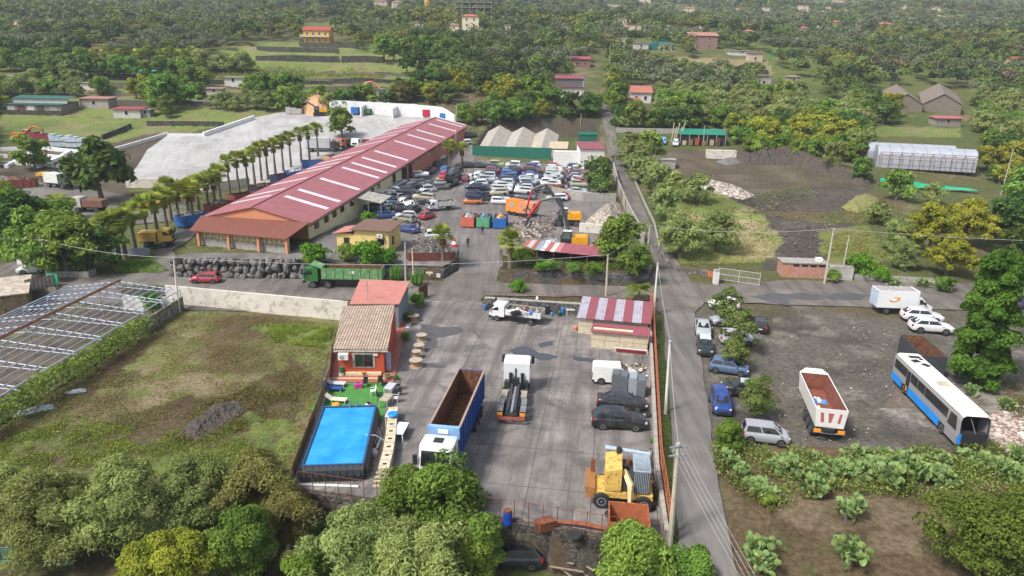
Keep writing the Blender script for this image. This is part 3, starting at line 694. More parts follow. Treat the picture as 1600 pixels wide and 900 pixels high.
tm,n,b=newmat('terrace_tiles');v=coords(n);br=mk(n,'ShaderNodeTexBrick');br.offset=0;br.inputs['Scale'].default_value=1;br.inputs['Brick Width'].default_value=.33;br.inputs['Row Height'].default_value=.33;br.inputs['Mortar Size'].default_value=.02
br.inputs['Color1'].default_value=lin('#b0604a');br.inputs['Color2'].default_value=lin('#9c5443');br.inputs['Mortar'].default_value=lin('#8a7468');n.links.new(v,br.inputs[0]);n.links.new(br.outputs[0],b.inputs[0])
P=[GZ(511,596,.15),GZ(615,597,.15),GZ(624,560,.15),GZ(634,505,.15),GZ(618,480,.15),GZ(530,545,.15)]
m=MB();m.slab([V3((p.x,p.y,0.0))for p in P],.15);te=m.build('terrace',[tm]);tag(te,kind='structure')
m=MB();m.b2(-1.3,w_+1.0,-1.02,-.86,-.14,.04);m.build('terrace_edge',M_CREAM,rh)
a0,a1,a2,a3=GZ(546,476,3.1),GZ(624,476,3.1),GZ(640,441,3.5),GZ(563,437,3.5)
an=T('roofed_annex','annex with a flat salmon terracotta roof behind the small tile roofed house','annex',(a0 .x,a0 .y,0))
m=mbr(an);m.slab([a0,a1,a2,a3],.1);m.build('roof',M_TERRA,an)
k=[p+((a0+a1+a2+a3)/4-p)*.05 for p in(a0,a1,a2,a3)]
m=mbr(an);m.slab([V3((p.x,p.y,-.3))for p in k],3.2);m.build('wall',PM('grey_blue_wall','#7d858d',.85,.1),an)
m=mbr(an);c_=GZ(575,470,3.2)
m.tube([c_,c_+V3((0,0,2.6))],.04,5);m.box(tuple(c_+V3((0,0,2.4))),(1.1,.04,.04));m.box(tuple(c_+V3((0,0,1.8))),(.7,.04,.04))
for q in range(5):m.box(tuple(c_+V3((-.5+q*.25,0,2.4))),(.02,.5,.02))
m.build('tv_aerial',M_STEEL,an)
def wallrun(name,label,cat,pts,h,t,mat,zb=None,cap=None,base=.6,group=None,hs=None,part='wall'):
 """wall along ground points; zb = foot height (None: on the ground)"""
 pts=densify_open([Vector((p[0],p[1]))for p in pts],4)
 z=[zb if zb is not None else h1(p.x,p.y)for p in pts]
 root=Vector((pts[0].x,pts[0].y,z[0]));m=MB();m.M=Matrix.Translation(-root);c=MB();c.M=m.M
 nrm=[]
 for i in range(len(pts)):
  d=(pts[min(i+1,len(pts)-1)]-pts[max(i-1,0)]).normalized();nrm.append(Vector((-d.y,d.x))*t/2)
 vs=[];fs=[];cv=[]
 for p,q,zz in zip(pts,nrm,z):
  a,b=p+q,p-q
  vs+=[(a.x,a.y,zz-base),(b.x,b.y,zz-base),(b.x,b.y,zz+h),(a.x,a.y,zz+h)]
  a,b=p+q*1.3,p-q*1.3;cv+=[(a.x,a.y,zz+h+.004),(b.x,b.y,zz+h+.004),(b.x,b.y,zz+h+.12),(a.x,a.y,zz+h+.12)]
 for i in range(len(pts)-1):
  for k in range(4):fs.append((4*i+k,4*i+(k+1)%4,4*i+4+(k+1)%4,4*i+4+k))
 N=4*(len(pts)-1);fs+=[(0,1,2,3),(N+3,N+2,N+1,N)]
 m.add(vs,fs);c.add(cv,fs)
 if cap:
  r=T(name,label,cat,root,group=group);m.build(part,mat,r);c.build('coping',cap,r);return r
 o=m.build(name,mat);o.location=root;return tag(o,label,cat,group)
def densify_open(P,d):
 out=[]
 for a,b in zip(P[:-1],P[1:]):
  k=max(1,int((b-a).length/d));out+=[a.lerp(b,j/k)for j in range(k)]
 return out+[P[-1]]
def shift(P,dx,dy):return[(p[0]+dx,p[1]+dy)for p in P]
wallrun('lava_wall','low dark lava stone wall behind the green tipper truck, curving to the gateway','wall',shift(WALL_L2,0,-.1),1.5,.55,M_LAVA,0,None)
wallrun('lava_wall','dark lava stone retaining wall on the right of the scrapyard gateway, signs on it','wall',shift(WALL_R,0,-.1),1.75,.55,M_LAVA,0,None)
wallrun('lava_wall','lava stone wall along the lower yard behind the white flatbed truck','wall',gz(0,(757,483),(905,493),(1010,503)),1.5,.4,M_LAVA,0,M_GREYC)
wallrun('concrete_wall','tall pale cast concrete retaining wall between the grass field and the road','wall',gz(FZ,(262,473),(545,500)),2.5,.35,M_WALLC,FZ)
wallrun('concrete_wall','grey concrete wall along the right edge of the lower yard','wall',gz(0,(1014,500),(1025,742),(1040,851)),1.1,.3,M_GREYC,0)
wallrun('stone_wall','dark rubble stone wall below the rusty railing of the lower yard','wall',gz(0,(461,766),(600,786),(780,812),(1037,853)),3.15,.5,stone('dark_rubble',(.05,.045,.04),2.2,(.16,.14,.12),.3),-3.05)
wallrun('concrete_wall','low concrete kerb wall under the cane fence left of the pool','wall',gz(0,(458,762),(517,596),(519,550)),1.85,.25,M_GREYC,FZ)
wallrun('road_wall','low grey wall at the foot of the dark trees by the left road','wall',gz(0,(75,434),(140,435),(150,430)),1.0,.3,M_GREYC,0)
wallrun('stone_wall','rough low stone wall rounding the corner of the olive plot','wall',gp((1022,385),(1043,415),(1060,424),(1105,430)),.7,.4,stone('dry_lava',(.12,.105,.09),2.2,(.28,.25,.22),.4),None)
wallrun('roadside_wall','long low pale wall along the far side of the road on the right','wall',gp((1333,436),(1450,443),(1475,446)),.8,.3,M_GREYC,None)
wallrun('lane_wall','low pale kerb wall on the outer side of the upper lane','wall',gp((975,215),(985,265),(1003,310),(1022,350),(1030,390)),.5,.25,M_GREYC,None)
wallrun('lane_wall','grey retaining wall between scrapyard debris and the upper lane','wall',gp((958,268),(966,300),(985,345),(1005,385)),2.3,.3,M_GREYC,None)
wallrun('block_wall','pale block wall behind the rubble heap in the scrapyard','wall',gp((862,305),(910,315),(962,316)),1.9,.4,M_GREYC,None)
wallrun('block_wall','short row of big concrete blocks in front of the rubble heap','wall',gp((905,362),(955,366),(970,352)),1.6,.8,M_WALLC,None)
wallrun('lot_wall','long white back wall of the pale concrete lot, with bays for containers','wall',gp((517,180),(527,176),(640,182),(690,187),(704,196),(711,201)),3.9,.5,M_LOTW,None)
wallrun('bay_wall','short white wall between the blue and the green containers','wall',gp((564,183),(578,174)),3.2,.5,M_LOTW,None)
wallrun('bay_wall','short white wall in the middle of the empty container bays','wall',gp((613,186),(626,178)),3.2,.5,M_LOTW,None)
wallrun('bay_wall','white end wall of the bays beside the sand heap','wall',gp((518,184),(533,178)),3.2,.5,M_LOTW,None)
wallrun('lot_wall','thick white parapet stepping up along the field edge of the concrete lot','wall',gp((318,214),(397,187)),1.3,.7,M_LOTW,None)
wallrun('lot_wall','low white parapet between the stepped one and the corner post of the lot','wall',gp((262,213),(318,213)),.8,.5,M_LOTW,None)
wallrun('lot_wall','low white parapet curving down behind the big dark tree','wall',gp((262,211),(205,228),(120,252)),.8,.5,M_LOTW,None)
wallrun('lot_wall','cream front retaining wall of the pale concrete lot, above the palms','wall',gp((198,292),(250,293),(330,300),(390,290)),1.9,.5,M_WALLC,None,None,2)
for i,(P,lab)in enumerate((([(402,80),(530,84)],'upper dark terrace wall left of the yellow house, longest one'),([(400,96),(530,96)],'second dark terrace wall below the yellow house'),([(534,96),(600,97)],'tall dark terrace wall with a square end, below the yellow house'),([(468,73),(560,76)],'dark stone base wall the yellow house stands on'),([(250,130),(520,132)],'low terrace wall under the yellow-green vines'),([(190,122),(310,124)],'terrace wall under the row of shaggy palms'),([(230,196),(350,197)],'thin dark field wall next to the pale lot'),([(160,218),(205,200)],'small dark wall running down the field at left'),([(0,178),(98,180)],'dark yard wall in front of the green roofed barn'),([(640,128),(520,130)],'brown terrace wall above the excavator'),([(1310,108),(1380,112)],'pale wall in the olive terraces at right'),([(1118,112),(1150,112)],'light block wall in the olive terraces'),([(1150,112),(1200,114)],'dark block wall beside the light one in the olive terraces'),([(1130,206),(1290,214)],'long old block wall behind the orange trees'),([(962,206),(1062,208)],'grey wall beside the materials yard with the green roof'))):
 wallrun('terrace_wall',lab,'wall',gp(*P),2.2 if i<4 else 1.3,.5,M_LAVA2 if i not in(10,11,13,14)else M_GREYC,None)
rA=GZ(186,439,FZ+3.7);rB_=GZ(0,529,FZ+3.7);gd=(rB_-rA).normalized()
eR=GZ(266,462,FZ+2.7);eL=GZ(108,447,FZ+2.7)
pd_=V3((-gd.y,gd.x,0));sR=(eR-rA).dot(pd_);sL=(eL-rA).dot(pd_)
LG=62
gh=T('greenhouse_frame','bare steel greenhouse skeleton overgrown along one side of the grass field','greenhouse',(rA.x,rA.y,FZ))
def GP(a,s,z):return V3((rA.x,rA.y,FZ))+gd*a+pd_*s+V3((0,0,z))
M_GALV=PM('greenhouse_steel','#a7b0bf',.5,.15,2)
m=mbr(gh);m.tube([GP(-.4,0,3.75),GP(LG,0,3.75)],.16,4);m.build('ridge_beam',M_RUST,gh)
for s in(sR,sL):
 for k in range(8):
  f=(k+1)/8;m=mbr(gh);z=3.7-1.0*f;m.tube([GP(0,s*f,z),GP(LG,s*f,z)],.055 if k<7 else .09,4);m.build('purlin',M_GALV,gh)
na=16
for i in range(na):
 a=LG*i/(na-1);m=mbr(gh)
 for s in(sR,sL):
  m.tube([GP(a,0,3.62),GP(a,s,2.62)],.06,4);m.tube([GP(a,0,2.9),GP(a,s,2.3)],.05,4)
  for k in range(6):m.tube([GP(a,s*k/6,2.9-.6*k/6),GP(a,s*(k+.5)/6,3.6-(k+.5)/6)],.03,4,False)
 m.build('roof_truss',M_GALV,gh)
 for s in(sR,0,sL):
  m=mbr(gh);m.tube([GP(a,s,-.2),GP(a,s,2.7 if s else 3.6)],.07,5);m.build('post',M_GALV if s else M_GREYC,gh)
wallrun('greenhouse_wall','mossy broken concrete wall under the greenhouse skeleton edge','wall',[tuple(GP(a,sR,0)[:2])for a in(-.3,5,9)],1.7,.25,PM('mossy_concrete','#8a857a',.9,.2,1,c2='#4a4a32',thr=.5),FZ)
wallrun('greenhouse_wall','white end wall inside the greenhouse skeleton, by the road','wall',[tuple(GP(1.0,s,0)[:2])for s in(sR*.95,sR*.1)],2.0,.25,M_WHITEP,FZ)
drape('greenhouse_floor',[tuple(GP(a,s,0)[:2])for a,s in((0,sR*.97),(LG,sR*.97),(LG,sL),(0,sL))],paving('greenhouse_soil','#6c5f50',0,None,.8,'#6a7040',stainc=(.04,.035,.03)),.1,3)  # soil and weed tones, with floor shadows painted into the colour and dark blotches
A=GZ(-45,500,FZ);B=GZ(47,488,FZ)
house('block_building','old mossy block building with pale sheet roof at the left edge','outbuilding',(A.x,A.y,FZ),(B-A).length,7,2.6,math.atan2(B.y-A.y,B.x-A.x),PM('mossy_blocks','#8a7a5c',.9,.25,1,c2='#4f4a35',thr=.55),'shed',PM('pale_sheet_roof','#b8ac9b',.8,.12,.8,c2='#94897a',thr=.5),.5,.3)
A=G(1372,262);B=G(1523,278);w_=(B-A).length;rz=math.atan2(B.y-A.y,B.x-A.x)
tg=T('plastic_greenhouse','long greenhouse covered in milky plastic, two spans side by side','greenhouse',A,rz)
M_PLAS=PM('milky_plastic','#a4a9b0',.35,.08,.5,c2='#9aa0a6',thr=.56)
for j,(y0,x0,x1)in enumerate(((1.0,-.5,w_),(10.0,-2.0,w_-3))):
 m=MB();pr_=[]
 for k in range(9):
  a=math.pi*k/8;pr_.append((y0+4.4-4.4*math.cos(a),3.3+2.1*math.sin(a)))
 m.ext([(y0,0)]+pr_+[(y0+8.8,0)],x0,x1,'x');m.build('plastic_cover',M_PLAS,tg,smooth=False)
 for k in range(9):
  m=MB();x=x0+(x1-x0)*k/8;m.tube([(x,y0-.02,0)]+[(x,q[0],q[1]+.05)for q in pr_]+[(x,y0+8.82,0)],.05,4);m.build('hoop',M_STEEL,tg)
fr=T('greenhouse_frame','rusty bare frame standing in front of the plastic greenhouse','greenhouse',A,rz)
for k in range(10):
 x=w_*.96*k/9;m=MB()
 m.tube([(x,-5,0),(x,-5,2.9),(x,-2.2,4.3),(x,.6,3.0),(x,.6,0)],.06,4);m.build('hoop',M_RUST,fr)
for y,z in((-5,2.9),(-3.6,3.6),(-2.2,4.3),(-.8,3.65),(-5,1.5)):
 m=MB();m.tube([(0,y,z),(w_*.96,y,z)],.05,4);m.build('rail',M_RUST,fr)
A2=G(1374,292);B2=G(1528,303);w2=(B2-A2).length;r2=math.atan2(B2 .y-A2 .y,B2 .x-A2 .x)
nt_=T('green_net','bright turquoise green shade net strung low below the plastic greenhouse','net',A2,r2)
M_NET=PM('green_net','#1fae84',.7,.15,2,c2='#168a6a',thr=.55)
nm_=MB()
for k in range(18):
 x0=w2*k/18;x1=w2*(k+1)/18;s0=.5*math.sin(k*1.3);s1_=.5*math.sin((k+1)*1.3);z0_,z1_=(2.1-.09*k+.2*s0),(2.1-.09*(k+1)+.2*s1_)
 nm_.add([(x0,0,.3),(x1,0,.3),(x1,.4,z1_),(x0,.4,z0_),(x0,1.8+s0,z0_-.4),(x1,1.8+s1_,z1_-.4)],[(0,1,2,3),(3,2,5,4)])
nm_.build('net',M_NET,nt_)
for k in range(7):
 m=MB();m.tube([(w2*k/6,.45,-.2),(w2*k/6,.45,2.2)],.05,4);m.build('post',M_RUST,nt_)
A=G(1221,432);B=G(1290,435);w_=(B-A).length;rz=math.atan2(B.y-A.y,B.x-A.x)
ph=house('block_hut','pinkish block hut with flat concrete roof and a row of dark vents','hut',A,w_,2.6,2.1,rz,M_PINKW,'flat',M_GREYC,0,.15)
for k in range(4):
 m=MB();m.b2(1.5+k*1.25,2.4+k*1.25,-.03,.03,1.65,1.95);m.build('vent',M_DARK,ph)
m=MB();m.b2(.75,.95,-.05,.0,.2,1.6);m.build('gas_pipe',PM('yellow_paint','#c98a2c',.6),ph)
m=MB();m.b2(w_-1.4,w_-.5,.7,1.6,2.2,2.8);m.build('water_tank',M_WHITEP,ph)
A=G(1293,436);house('white_hut','low whitewashed block hut with no roof beside the pink hut','hut',A,3.6,1.4,1.7,rz,PM('dirty_white_block','#b0aca4',.9,.15,1),'flat',M_GREYC,0,.0)
A=G(1062,226);B=G(1132,228);w_=(B-A).length;rz=math.atan2(B.y-A.y,B.x-A.x)
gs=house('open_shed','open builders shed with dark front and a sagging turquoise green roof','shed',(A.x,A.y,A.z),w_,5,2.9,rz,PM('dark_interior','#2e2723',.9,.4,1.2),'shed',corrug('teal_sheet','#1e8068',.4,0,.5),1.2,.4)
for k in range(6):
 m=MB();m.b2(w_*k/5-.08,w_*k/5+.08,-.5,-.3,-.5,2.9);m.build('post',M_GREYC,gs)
for k,(x,c_)in enumerate(((.6,'#b7a58c'),(2.4,'#7c6a58'),(4.2,'#a0492f'),(6.2,'#8d6240'),(8.4,'#a99a84'),(10.2,'#5d4433'))):
 m=MB();m.b2(x,x+1.1,-.75,-.35,0,1.2+(k%3)*.4);o=m.build('material_stack',PM('stack_'+c_,c_,.8,.3,3));o.parent=None
 o.matrix_world=gs.matrix_basis;tag(o,['pale sacks stacked','grey brown crates piled','orange red machine standing','wooden crates piled','pale boards leaning','dark brown scrap leaning'][k]+' in the front of the green roofed shed','stack')
A=G(1104,247);B=G(1150,249);w_=(B-A).length;rz=math.atan2(B.y-A.y,B.x-A.x)
house('storage_bay','low pale concrete storage bay beside the dark earth heap','storage bay',A,w_,2.2,1.9,rz,M_WALLC,'flat',M_WALLC,0,.02)
A=G(1018,262);house('grey_hut','low grey flat roofed hut behind the olive trees at the lane','hut',A,6,3.5,2.0,-.1,M_GREYC,'flat',M_GREYC,0,.2)
A=G(814,402);B=G(944,416);w_=(B-A).length;rz=math.atan2(B.y-A.y,B.x-A.x)
rs=T('sheet_lean_to','low lean-to of mismatched rusty, white and maroon sheets above the lava wall','lean-to',(A.x,A.y,1.9),rz)
cols=['#a06058','#b9aaa4','#9a5b50','#8a9aa4','#cfc9c4','#a5615a','#c9c4c2','#b47a70']+['#95505a']*9
for k in range(17):
 m=MB();a=w_*k/17;b=w_*(k+1)/17
 m.slab([(a,-.3,1.45+.03*(k%2)),(b+.05,-.3,1.45+.03*(k%2)),(b+.05,3.1,2.1+.03*(k%2)),(a,3.1,2.1+.03*(k%2))],.04)
 m.build('roof_sheet',corrug('leanto_'+cols[k],cols[k],.2,0,.6,c2='#8d6a5c',thr=.6),rs)
for k in range(6):
 m=MB();m.b2(w_*k/5-.06,w_*k/5+.06,-.1,.02,-.6,1.42);m.build('post',M_RUST,rs)
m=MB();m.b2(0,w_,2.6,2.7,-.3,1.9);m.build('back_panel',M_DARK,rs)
P=gz(1.8,(634,404),(640,409),(712,408))
M_RB=corrug('rust_brown_panel','#6b3a2e',.22,0,.8,c2='#4f2c24',thr=.55)
o=wallrun('panel_fence','rust brown sheet fence on top of the curved lava wall','fence',P,1.4,.06,M_RB,1.75,None,0)
def fhouse(px,py,wpx,lab,wall='#cdbfa4',roof='#a8604e',st=1,rt='hip',d=.8,rz=0,name='house',cat='house',wins=2,z=0,hh=None,rise=None):
 A=G(px-wpx/2,py);s=FPX/proj(A)[2];w=wpx/s;h=hh or(3.0*st+.3)
 wl=PM('w'+wall,wall,.85,.1,.5);rf=corrug('r'+roof,roof,.4,0,.85,c2=None,var=.15)
 ws=[]
 for s_ in range(st):
  for k in range(wins):ws.append((w*(k+.6)/(wins+.25)-.4,1.0+3*s_,.9,1.2))
 return house(name,lab,cat,A,w,max(w*d,3),h,rz,wall=wl,roof=rt,roofm=rf,rise=rise if rise is not None else min(w*.16,1.8),over=.5,wins=ws,base=4)
yb=fhouse(495,68,40,'two storey bright yellow house with red roof and long balcony on the terraces','#d9a94e','#a04a42',2,'gable',.7,wins=4)
m=MB();m.b2(-1.4,12.8,-1.6,-.05,3.1,3.3);m.build('balcony',M_WHITEP,yb);m=MB();m.b2(-1.4,12.8,-1.62,-1.55,3.35,4.1);m.build('balustrade',PM('beige_rail','#cbb58e'),yb)
b_=fhouse(888,152,48,'white two level house with maroon roofs and a glazed upper terrace beside the upper lane','#cfcac0','#8d4250',1,'flat',.55,wins=3,hh=3.4)
w_=48/(FPX/proj(G(864,152))[2])
m=MB();m.b2(.1,w_-.1,-.5,0,3.62,3.75);m.build('lower_roof',PM('maroon_plain','#8d4250'),b_)
m=MB();m.b2(w_*.08,w_*.95,.6,w_*.5,3.6,6.5);m.build('glazed_terrace',PM('terrace_glazing','#6e6a68',.3,.2,2),b_);m=MB();m.slab([(w_*.05,.2,6.5),(w_*.98,.2,6.5),(w_*.98,w_*.53,7.5),(w_*.05,w_*.53,7.5)],.12);m.build('upper_roof',PM('maroon_plain','#8d4250'),b_)
m=MB();m.b2(w_*.951,w_*.99,.6,w_*.5,3.6,7.0);m.build('blue_side_wall',PM('pale_blue_wall','#8ea6cf',.7),b_)
fhouse(1001,160,32,'small white gabled house with pink roof edges above the olive trees','#cfccc6','#a8695a',1,'gable',.9,wins=2,hh=3.6,rise=2)
fhouse(990,168,19,'low porch building with an orange brown roof in front of the white gabled house','#d6c49a','#a3604a',1,'shed',.7,wins=1,hh=2.4)
FH=[(1098,76,44,'large reddish house with a wide gable behind the umbrella tree','#8d7068','#a8786a',2,'gable'),(1046,52,26,'cream house with orange roof in the far olive groves','#d8c7a8','#b5795c',1,'hip'),(1075,53,20,'pale flat roofed house just right of the cream one','#bfae9c','#a28d80',1,'flat'),(1130,33,16,'white house with brown roof on the far slope','#d8d2c4','#ab7a63',1,'hip'),(1152,20,12,'small beige farmhouse high on the slope','#cbb89a','#b08a70',1,'hip'),(1200,30,18,'small house with a red roof near the slope crest line','#cfc0a8','#a8604e',1,'hip'),(1241,32,20,'house with a long orange roof in the far right woods','#cdbda0','#ad6a52',1,'gable'),(1277,43,20,'low house with orange hip roof among dense trees','#c4ae90','#a96550',1,'hip'),(1305,49,16,'pink house with white corner on the far slope','#d0a898','#a86858',2,'hip'),(1322,18,14,'red roofed house at the far upper right','#cbb','#b05a4a',1,'hip'),(1345,15,16,'white walled house with red roof beside the red roofed one','#d8d4cc','#b0604e',1,'hip'),(1383,53,24,'bright yellow two storey house among far trees','#dcb65c','#a86450',2,'hip'),(1440,57,28,'long brown roofed farmhouse right of the yellow house','#a89078','#9a5f4c',1,'gable'),(1465,62,20,'brown roofed barn attached beyond the farmhouse','#9c8a78','#94695a',1,'gable'),(1463,31,24,'beige house with pale roof in the upper right woods','#d2c09a','#b79a78',1,'hip'),(1552,13,18,'cream house high at the right','#d8c8a4','#b38a6c',1,'hip'),(1582,11,14,'pinkish house at the top right corner','#d0b8a4','#b57a64',1,'hip'),(1580,71,18,'pale long house near the right edge','#d8ccae','#c0a888',1,'flat'),(1590,104,22,'low house with red roof at the right edge','#b09a88','#a0503e',1,'gable'),(1408,98,24,'ruined reddish block building hidden in brown trees','#a98a76','#a8917e',1,'flat'),(1500,8,12,'white villa on the crest at the far right','#d8d8d0','#b89a88',1,'flat'),(1080,16,10,'tiny white house near the crest','#d8d4c8','#b09080',1,'hip'),(735,52,26,'cream three storey house with red roof in front of the concrete skeleton','#d4c9ae','#a8604e',3,'hip'),(640,27,11,'small square pinkish tower above the trees','#b9725c','#a86450',2,'flat'),(856,33,14,'small yellowish house with pointed roof hidden by trees','#cdb488','#b08a6a',1,'gable'),(908,105,28,'low open house with red and white sheet roof at the top of the lane','#8a6a5c','#9a5058',1,'shed'),(880,48,12,'grey low farm hut in the middle woods','#a8a49a','#8d8a84',1,'flat'),(595,12,20,'row of village houses at the crest','#b8a898','#a8705e',2,'hip'),(620,14,16,'second pale village house at the crest','#c4b4a0','#a07868',2,'hip')]
FRR=random.Random(21);FAR_SP=[]
while len(FAR_SP)<60:
 x_,y_=FRR.uniform(940,1600)if FRR.random()<.8 else FRR.uniform(0,940),FRR.uniform(3,62)
 if all(abs(x_-t_[0])>14 or abs(y_-t_[1])>6 for t_ in FH)and all(abs(x_-a_)>12 or abs(y_-b_)>5 for a_,b_ in FAR_SP):
  FAR_SP.append((x_,y_));k_=FRR.random();h_=fhouse(x_,y_,FRR.uniform(9,18),'tiny pale house scattered on the far wooded slope',['#e0d8c8','#d8c8a8','#d4bcac'][int(k_*3)],['#a8604e','#b07a60','#9a7868','#b8a898'][int(k_*3.99)],1+int(k_*1.6),'hip' if k_<.7 else 'flat',wins=1,d=.7);h_['group']='small far houses'
for t in FH:
 wl_=t[4]if len(t[4])==7 else '#c8bcae'
 fhouse(t[0],t[1],t[2],t[3],wl_,t[5],t[6],t[7],wins=2)
A=G(668,22);tw=T('tower','slim bright yellow tower rising above the woods at the crest','tower',A)
m=MB();m.lathe((0,0,0),[(2.5,-4),(2.5,16),(2.9,16),(2.9,17),(1.5,19)],12);m.build('shaft',PM('yellow_tower','#cf9f45',.8),tw);m=MB();m.cyl((0,0,19.5),1.2,1.2,8);m.build('lantern',M_WHITEP,tw)
A=G(710,34);cs=T('concrete_skeleton','grey unfinished concrete building skeleton on the far slope','building',A)
for k in range(4):m=MB();m.b2(0,26,0,14,3.2*k+2.8,3.2*k+3.1);m.build('floor_slab',M_GREYC,cs)
for i in range(6):
 for j in(0.3,13.4):m=MB();m.b2(i*5+.2,i*5+.7,j,j+.4,-4,12.6);m.build('column',M_GREYC,cs)
for(x0,y0,x1,y1,lab,dd)in((1385,172,1440,176,'derelict brown gabled barn with holed roof, left one',24),(1440,172,1500,180,'derelict brown gabled barn with holed roof, right one of the pair',26)):
 A=G(x0,y0);B=G(x1,y1);house('old_barn',lab,'barn',A,(B-A).length,dd,2.2,math.atan2(B.y-A.y,B.x-A.x),PM('old_wall','#7d7466',.9,.2),'gable',M_BRTILE,3.4,.3,axis='y',base=3).rotation_euler.x=R(7)
fhouse(1481,197,40,'low grey block hut with a pink red roof near the old barns','#8a8278','#b0606a',1,'shed',.5,wins=1,hh=2.4,rise=.5)
A=G(12,176);B=G(97,180);w_=(B-A).length
gb=house('barn','long barn with dark green ribbed roof and white clerestory strip at left','barn',A,w_,9,2.6,math.atan2(B.y-A.y,B.x-A.x),PM('barn_wall','#8a8078',.85,.2,1),'shed',corrug('green_barn_roof','#2d5a50',.5,0,.6),.8,.5)
m=MB();m.b2(0,w_,3.4,3.5,3.0,4.3);m.build('clerestory',M_WHITEP,gb);m=MB();m.slab([(-.3,2.9,4.3),(w_+.3,2.9,4.3),(w_+.3,7.5,5.1),(-.3,7.5,5.1)],.12);m.build('upper_roof',corrug('green_barn_roof','#2d5a50',.5,0,.6),gb)
for k,(f,c_)in enumerate(((.02,'#b7b2a8'),(.2,'#6a3a34'),(.38,'#d0cbc0'),(.56,'#4a4038'),(.8,'#9a9288'))):
 m=MB();m.b2(w_*f,w_*f+w_*.13,-.08,.0,.1,2.3);m.build('door',PM('bd'+c_,c_),gb)
LH=[(148,168,44,'shed with pinkish roof and white end wall right of the green barn','#a39a90','#a07068','shed',2.8),(199,184,42,'small shed with red roof and white walls in the left fields','#bcb8b0','#99424a','shed',2.6),(228,183,14,'little grey shed attached to the red roofed one','#8d8d8a','#7d7a78','flat',2.2),(298,148,26,'long low dark roofed shelter behind the bright round tree','#4a3c36','#8a6a6a','shed',2.2),(335,148,24,'low brown shelter with white side wall in the terraces','#b7ae9c','#8d6f68','shed',2.0),(365,132,28,'low white shed with grey roof on the terraces','#c9c6be','#77716c','shed',2.4),(142,140,34,'white walled ruin without a roof on the left slope','#cfcabf','#b8b2a6','flat',2.4),(88,97,26,'low house with brown roof above the greenhouse sheds at left','#b9a38c','#9a8072','hip',2.8),(20,100,34,'pale flat shed at the far left edge','#b0aca0','#a8a398','flat',2.4),(18,132,40,'pale flat roofed building left of the green barn','#bdb8ac','#aba598','flat',3),(132,43,18,'small grey house in the left woods','#a49c90','#8a8278','flat',2.8),(66,49,14,'small white house peeping from the left woods','#cfc8ba','#a89888','hip',2.6),(178,82,66,'long house with a pale brown roof behind the shaggy palms','#b8a07c','#a08468','hip',3.4),(322,166,40,'low grey roofed animal shelter by the bushes','#6a625a','#8d8880','shed',1.6),(88,12,24,'pinkish roofed house at the upper left','#b8a090','#a8705c','hip',3),(1002,77,22,'low pale building left of the teal tent','#b8b2aa','#a8a49c','flat',3),(1040,78,20,'white low building right of the teal tent','#c8c4bc','#b0aca4','flat',3),(972,73,11,'small white cube house at the grove edge','#d4d0c8','#c4c0b8','flat',4),(1160,86,40,'long white low building on the right terraces','#c4c0b8','#b8b4ac','flat',2),(1180,97,22,'ruined pale wall building beside the long white one','#b8a898','#a89888','flat',4),(1193,135,22,'grey cube house in the orchard at right','#a29a90','#8f8880','flat',4),(1370,108,16,'tiny white ruin in the right woods','#b0aaa0','#9c968c','flat',3),(1240,132,18,'small round topped hut by the pole at right','#a39a8c','#8f887c','hip',3)]
for t in LH:fhouse(t[0],t[1],t[2],t[3],t[4],t[5],1,t[6],.6,wins=1,hh=t[7],rise=.5)
A=G(1014,77);tn=T('teal_tent','teal green ribbed tent roof between two pale low buildings','tent',A)
m=MB();m.ext([(0,0),(0,2.2),(4,3.9),(9,4.2),(12,2.2),(12,0)],0,8);m.build('tent_cover',corrug('teal_tent','#1e6e68',.6,0,.5),tn);m=MB();m.b2(-.1,.1,-.1,.1,-1,2.3);m.build('tent_pole',M_STEEL,tn)
A=G(1210,88);house('green_shelter','long teal green shelter roof above the olive terraces','shelter',A,10,5,2.5,0,M_GREENF,'shed',corrug('teal_tent','#1e6e68'),.6,.3)
M_TYRE=PM('tyre_rubber',(.02,.02,.02),.85,.2,5);M_RIM=PM('wheel_rim',(.45,.46,.48),.35,.1,4,metal=.6);M_BLK=PM('black_plastic',(.022,.022,.024),.6,.2,4)
M_HEAD=PM('headlight_lens',(.7,.72,.74),.15,.05);M_TAIL=PM('tail_light',(.45,.02,.02),.25,.1);M_AMB=PM('amber_lens',(.8,.3,.03),.3,.1);M_PLATE=PM('number_plate',(.75,.75,.72),.5,.05)
def paintm(c,dusty=.25,rough=.3):
 k='car_paint_%s_%s'%(c,rough)
 if k in MATS:return MATS[k]
 cc=lin(c);m,n,b=newmat(k);v=coords(n)
 out=mixc(n,ramp(n,noise(n,1.6,6,v,.7),[(.42,0.),(.75,dusty)]),cc,lin('#8f867a'))
 n.links.new(out,b.inputs['Base Color']);b.inputs['Roughness'].default_value=rough;b.inputs['Coat Weight'].default_value=.5;b.inputs['Coat Roughness'].default_value=.12
 MATS[k]=m;return m
def wheel(root,x,y,r=.31,w_=.2,n=16,sub=True,name='wheel'):
 s=1 if y>0 else-1
 m=MB();m.lathe((x,y,r),[(r*.62,-w_/2),(r*.93,-w_/2),(r,-w_*.3),(r,w_*.3),(r*.93,w_/2),(r*.62,w_/2)],n,'y');o=m.build(name,M_TYRE,root,smooth=True)
 if sub:
  m=MB();m.lathe((x,y,r),[(r*.6,-w_*.46*s),(r*.62,w_*.47*s),(r*.5,w_*.52*s),(r*.2,w_*.4*s),(r*.12,w_*.5*s)],n,'y');m.build('rim',M_RIM,o,smooth=True)
 return o
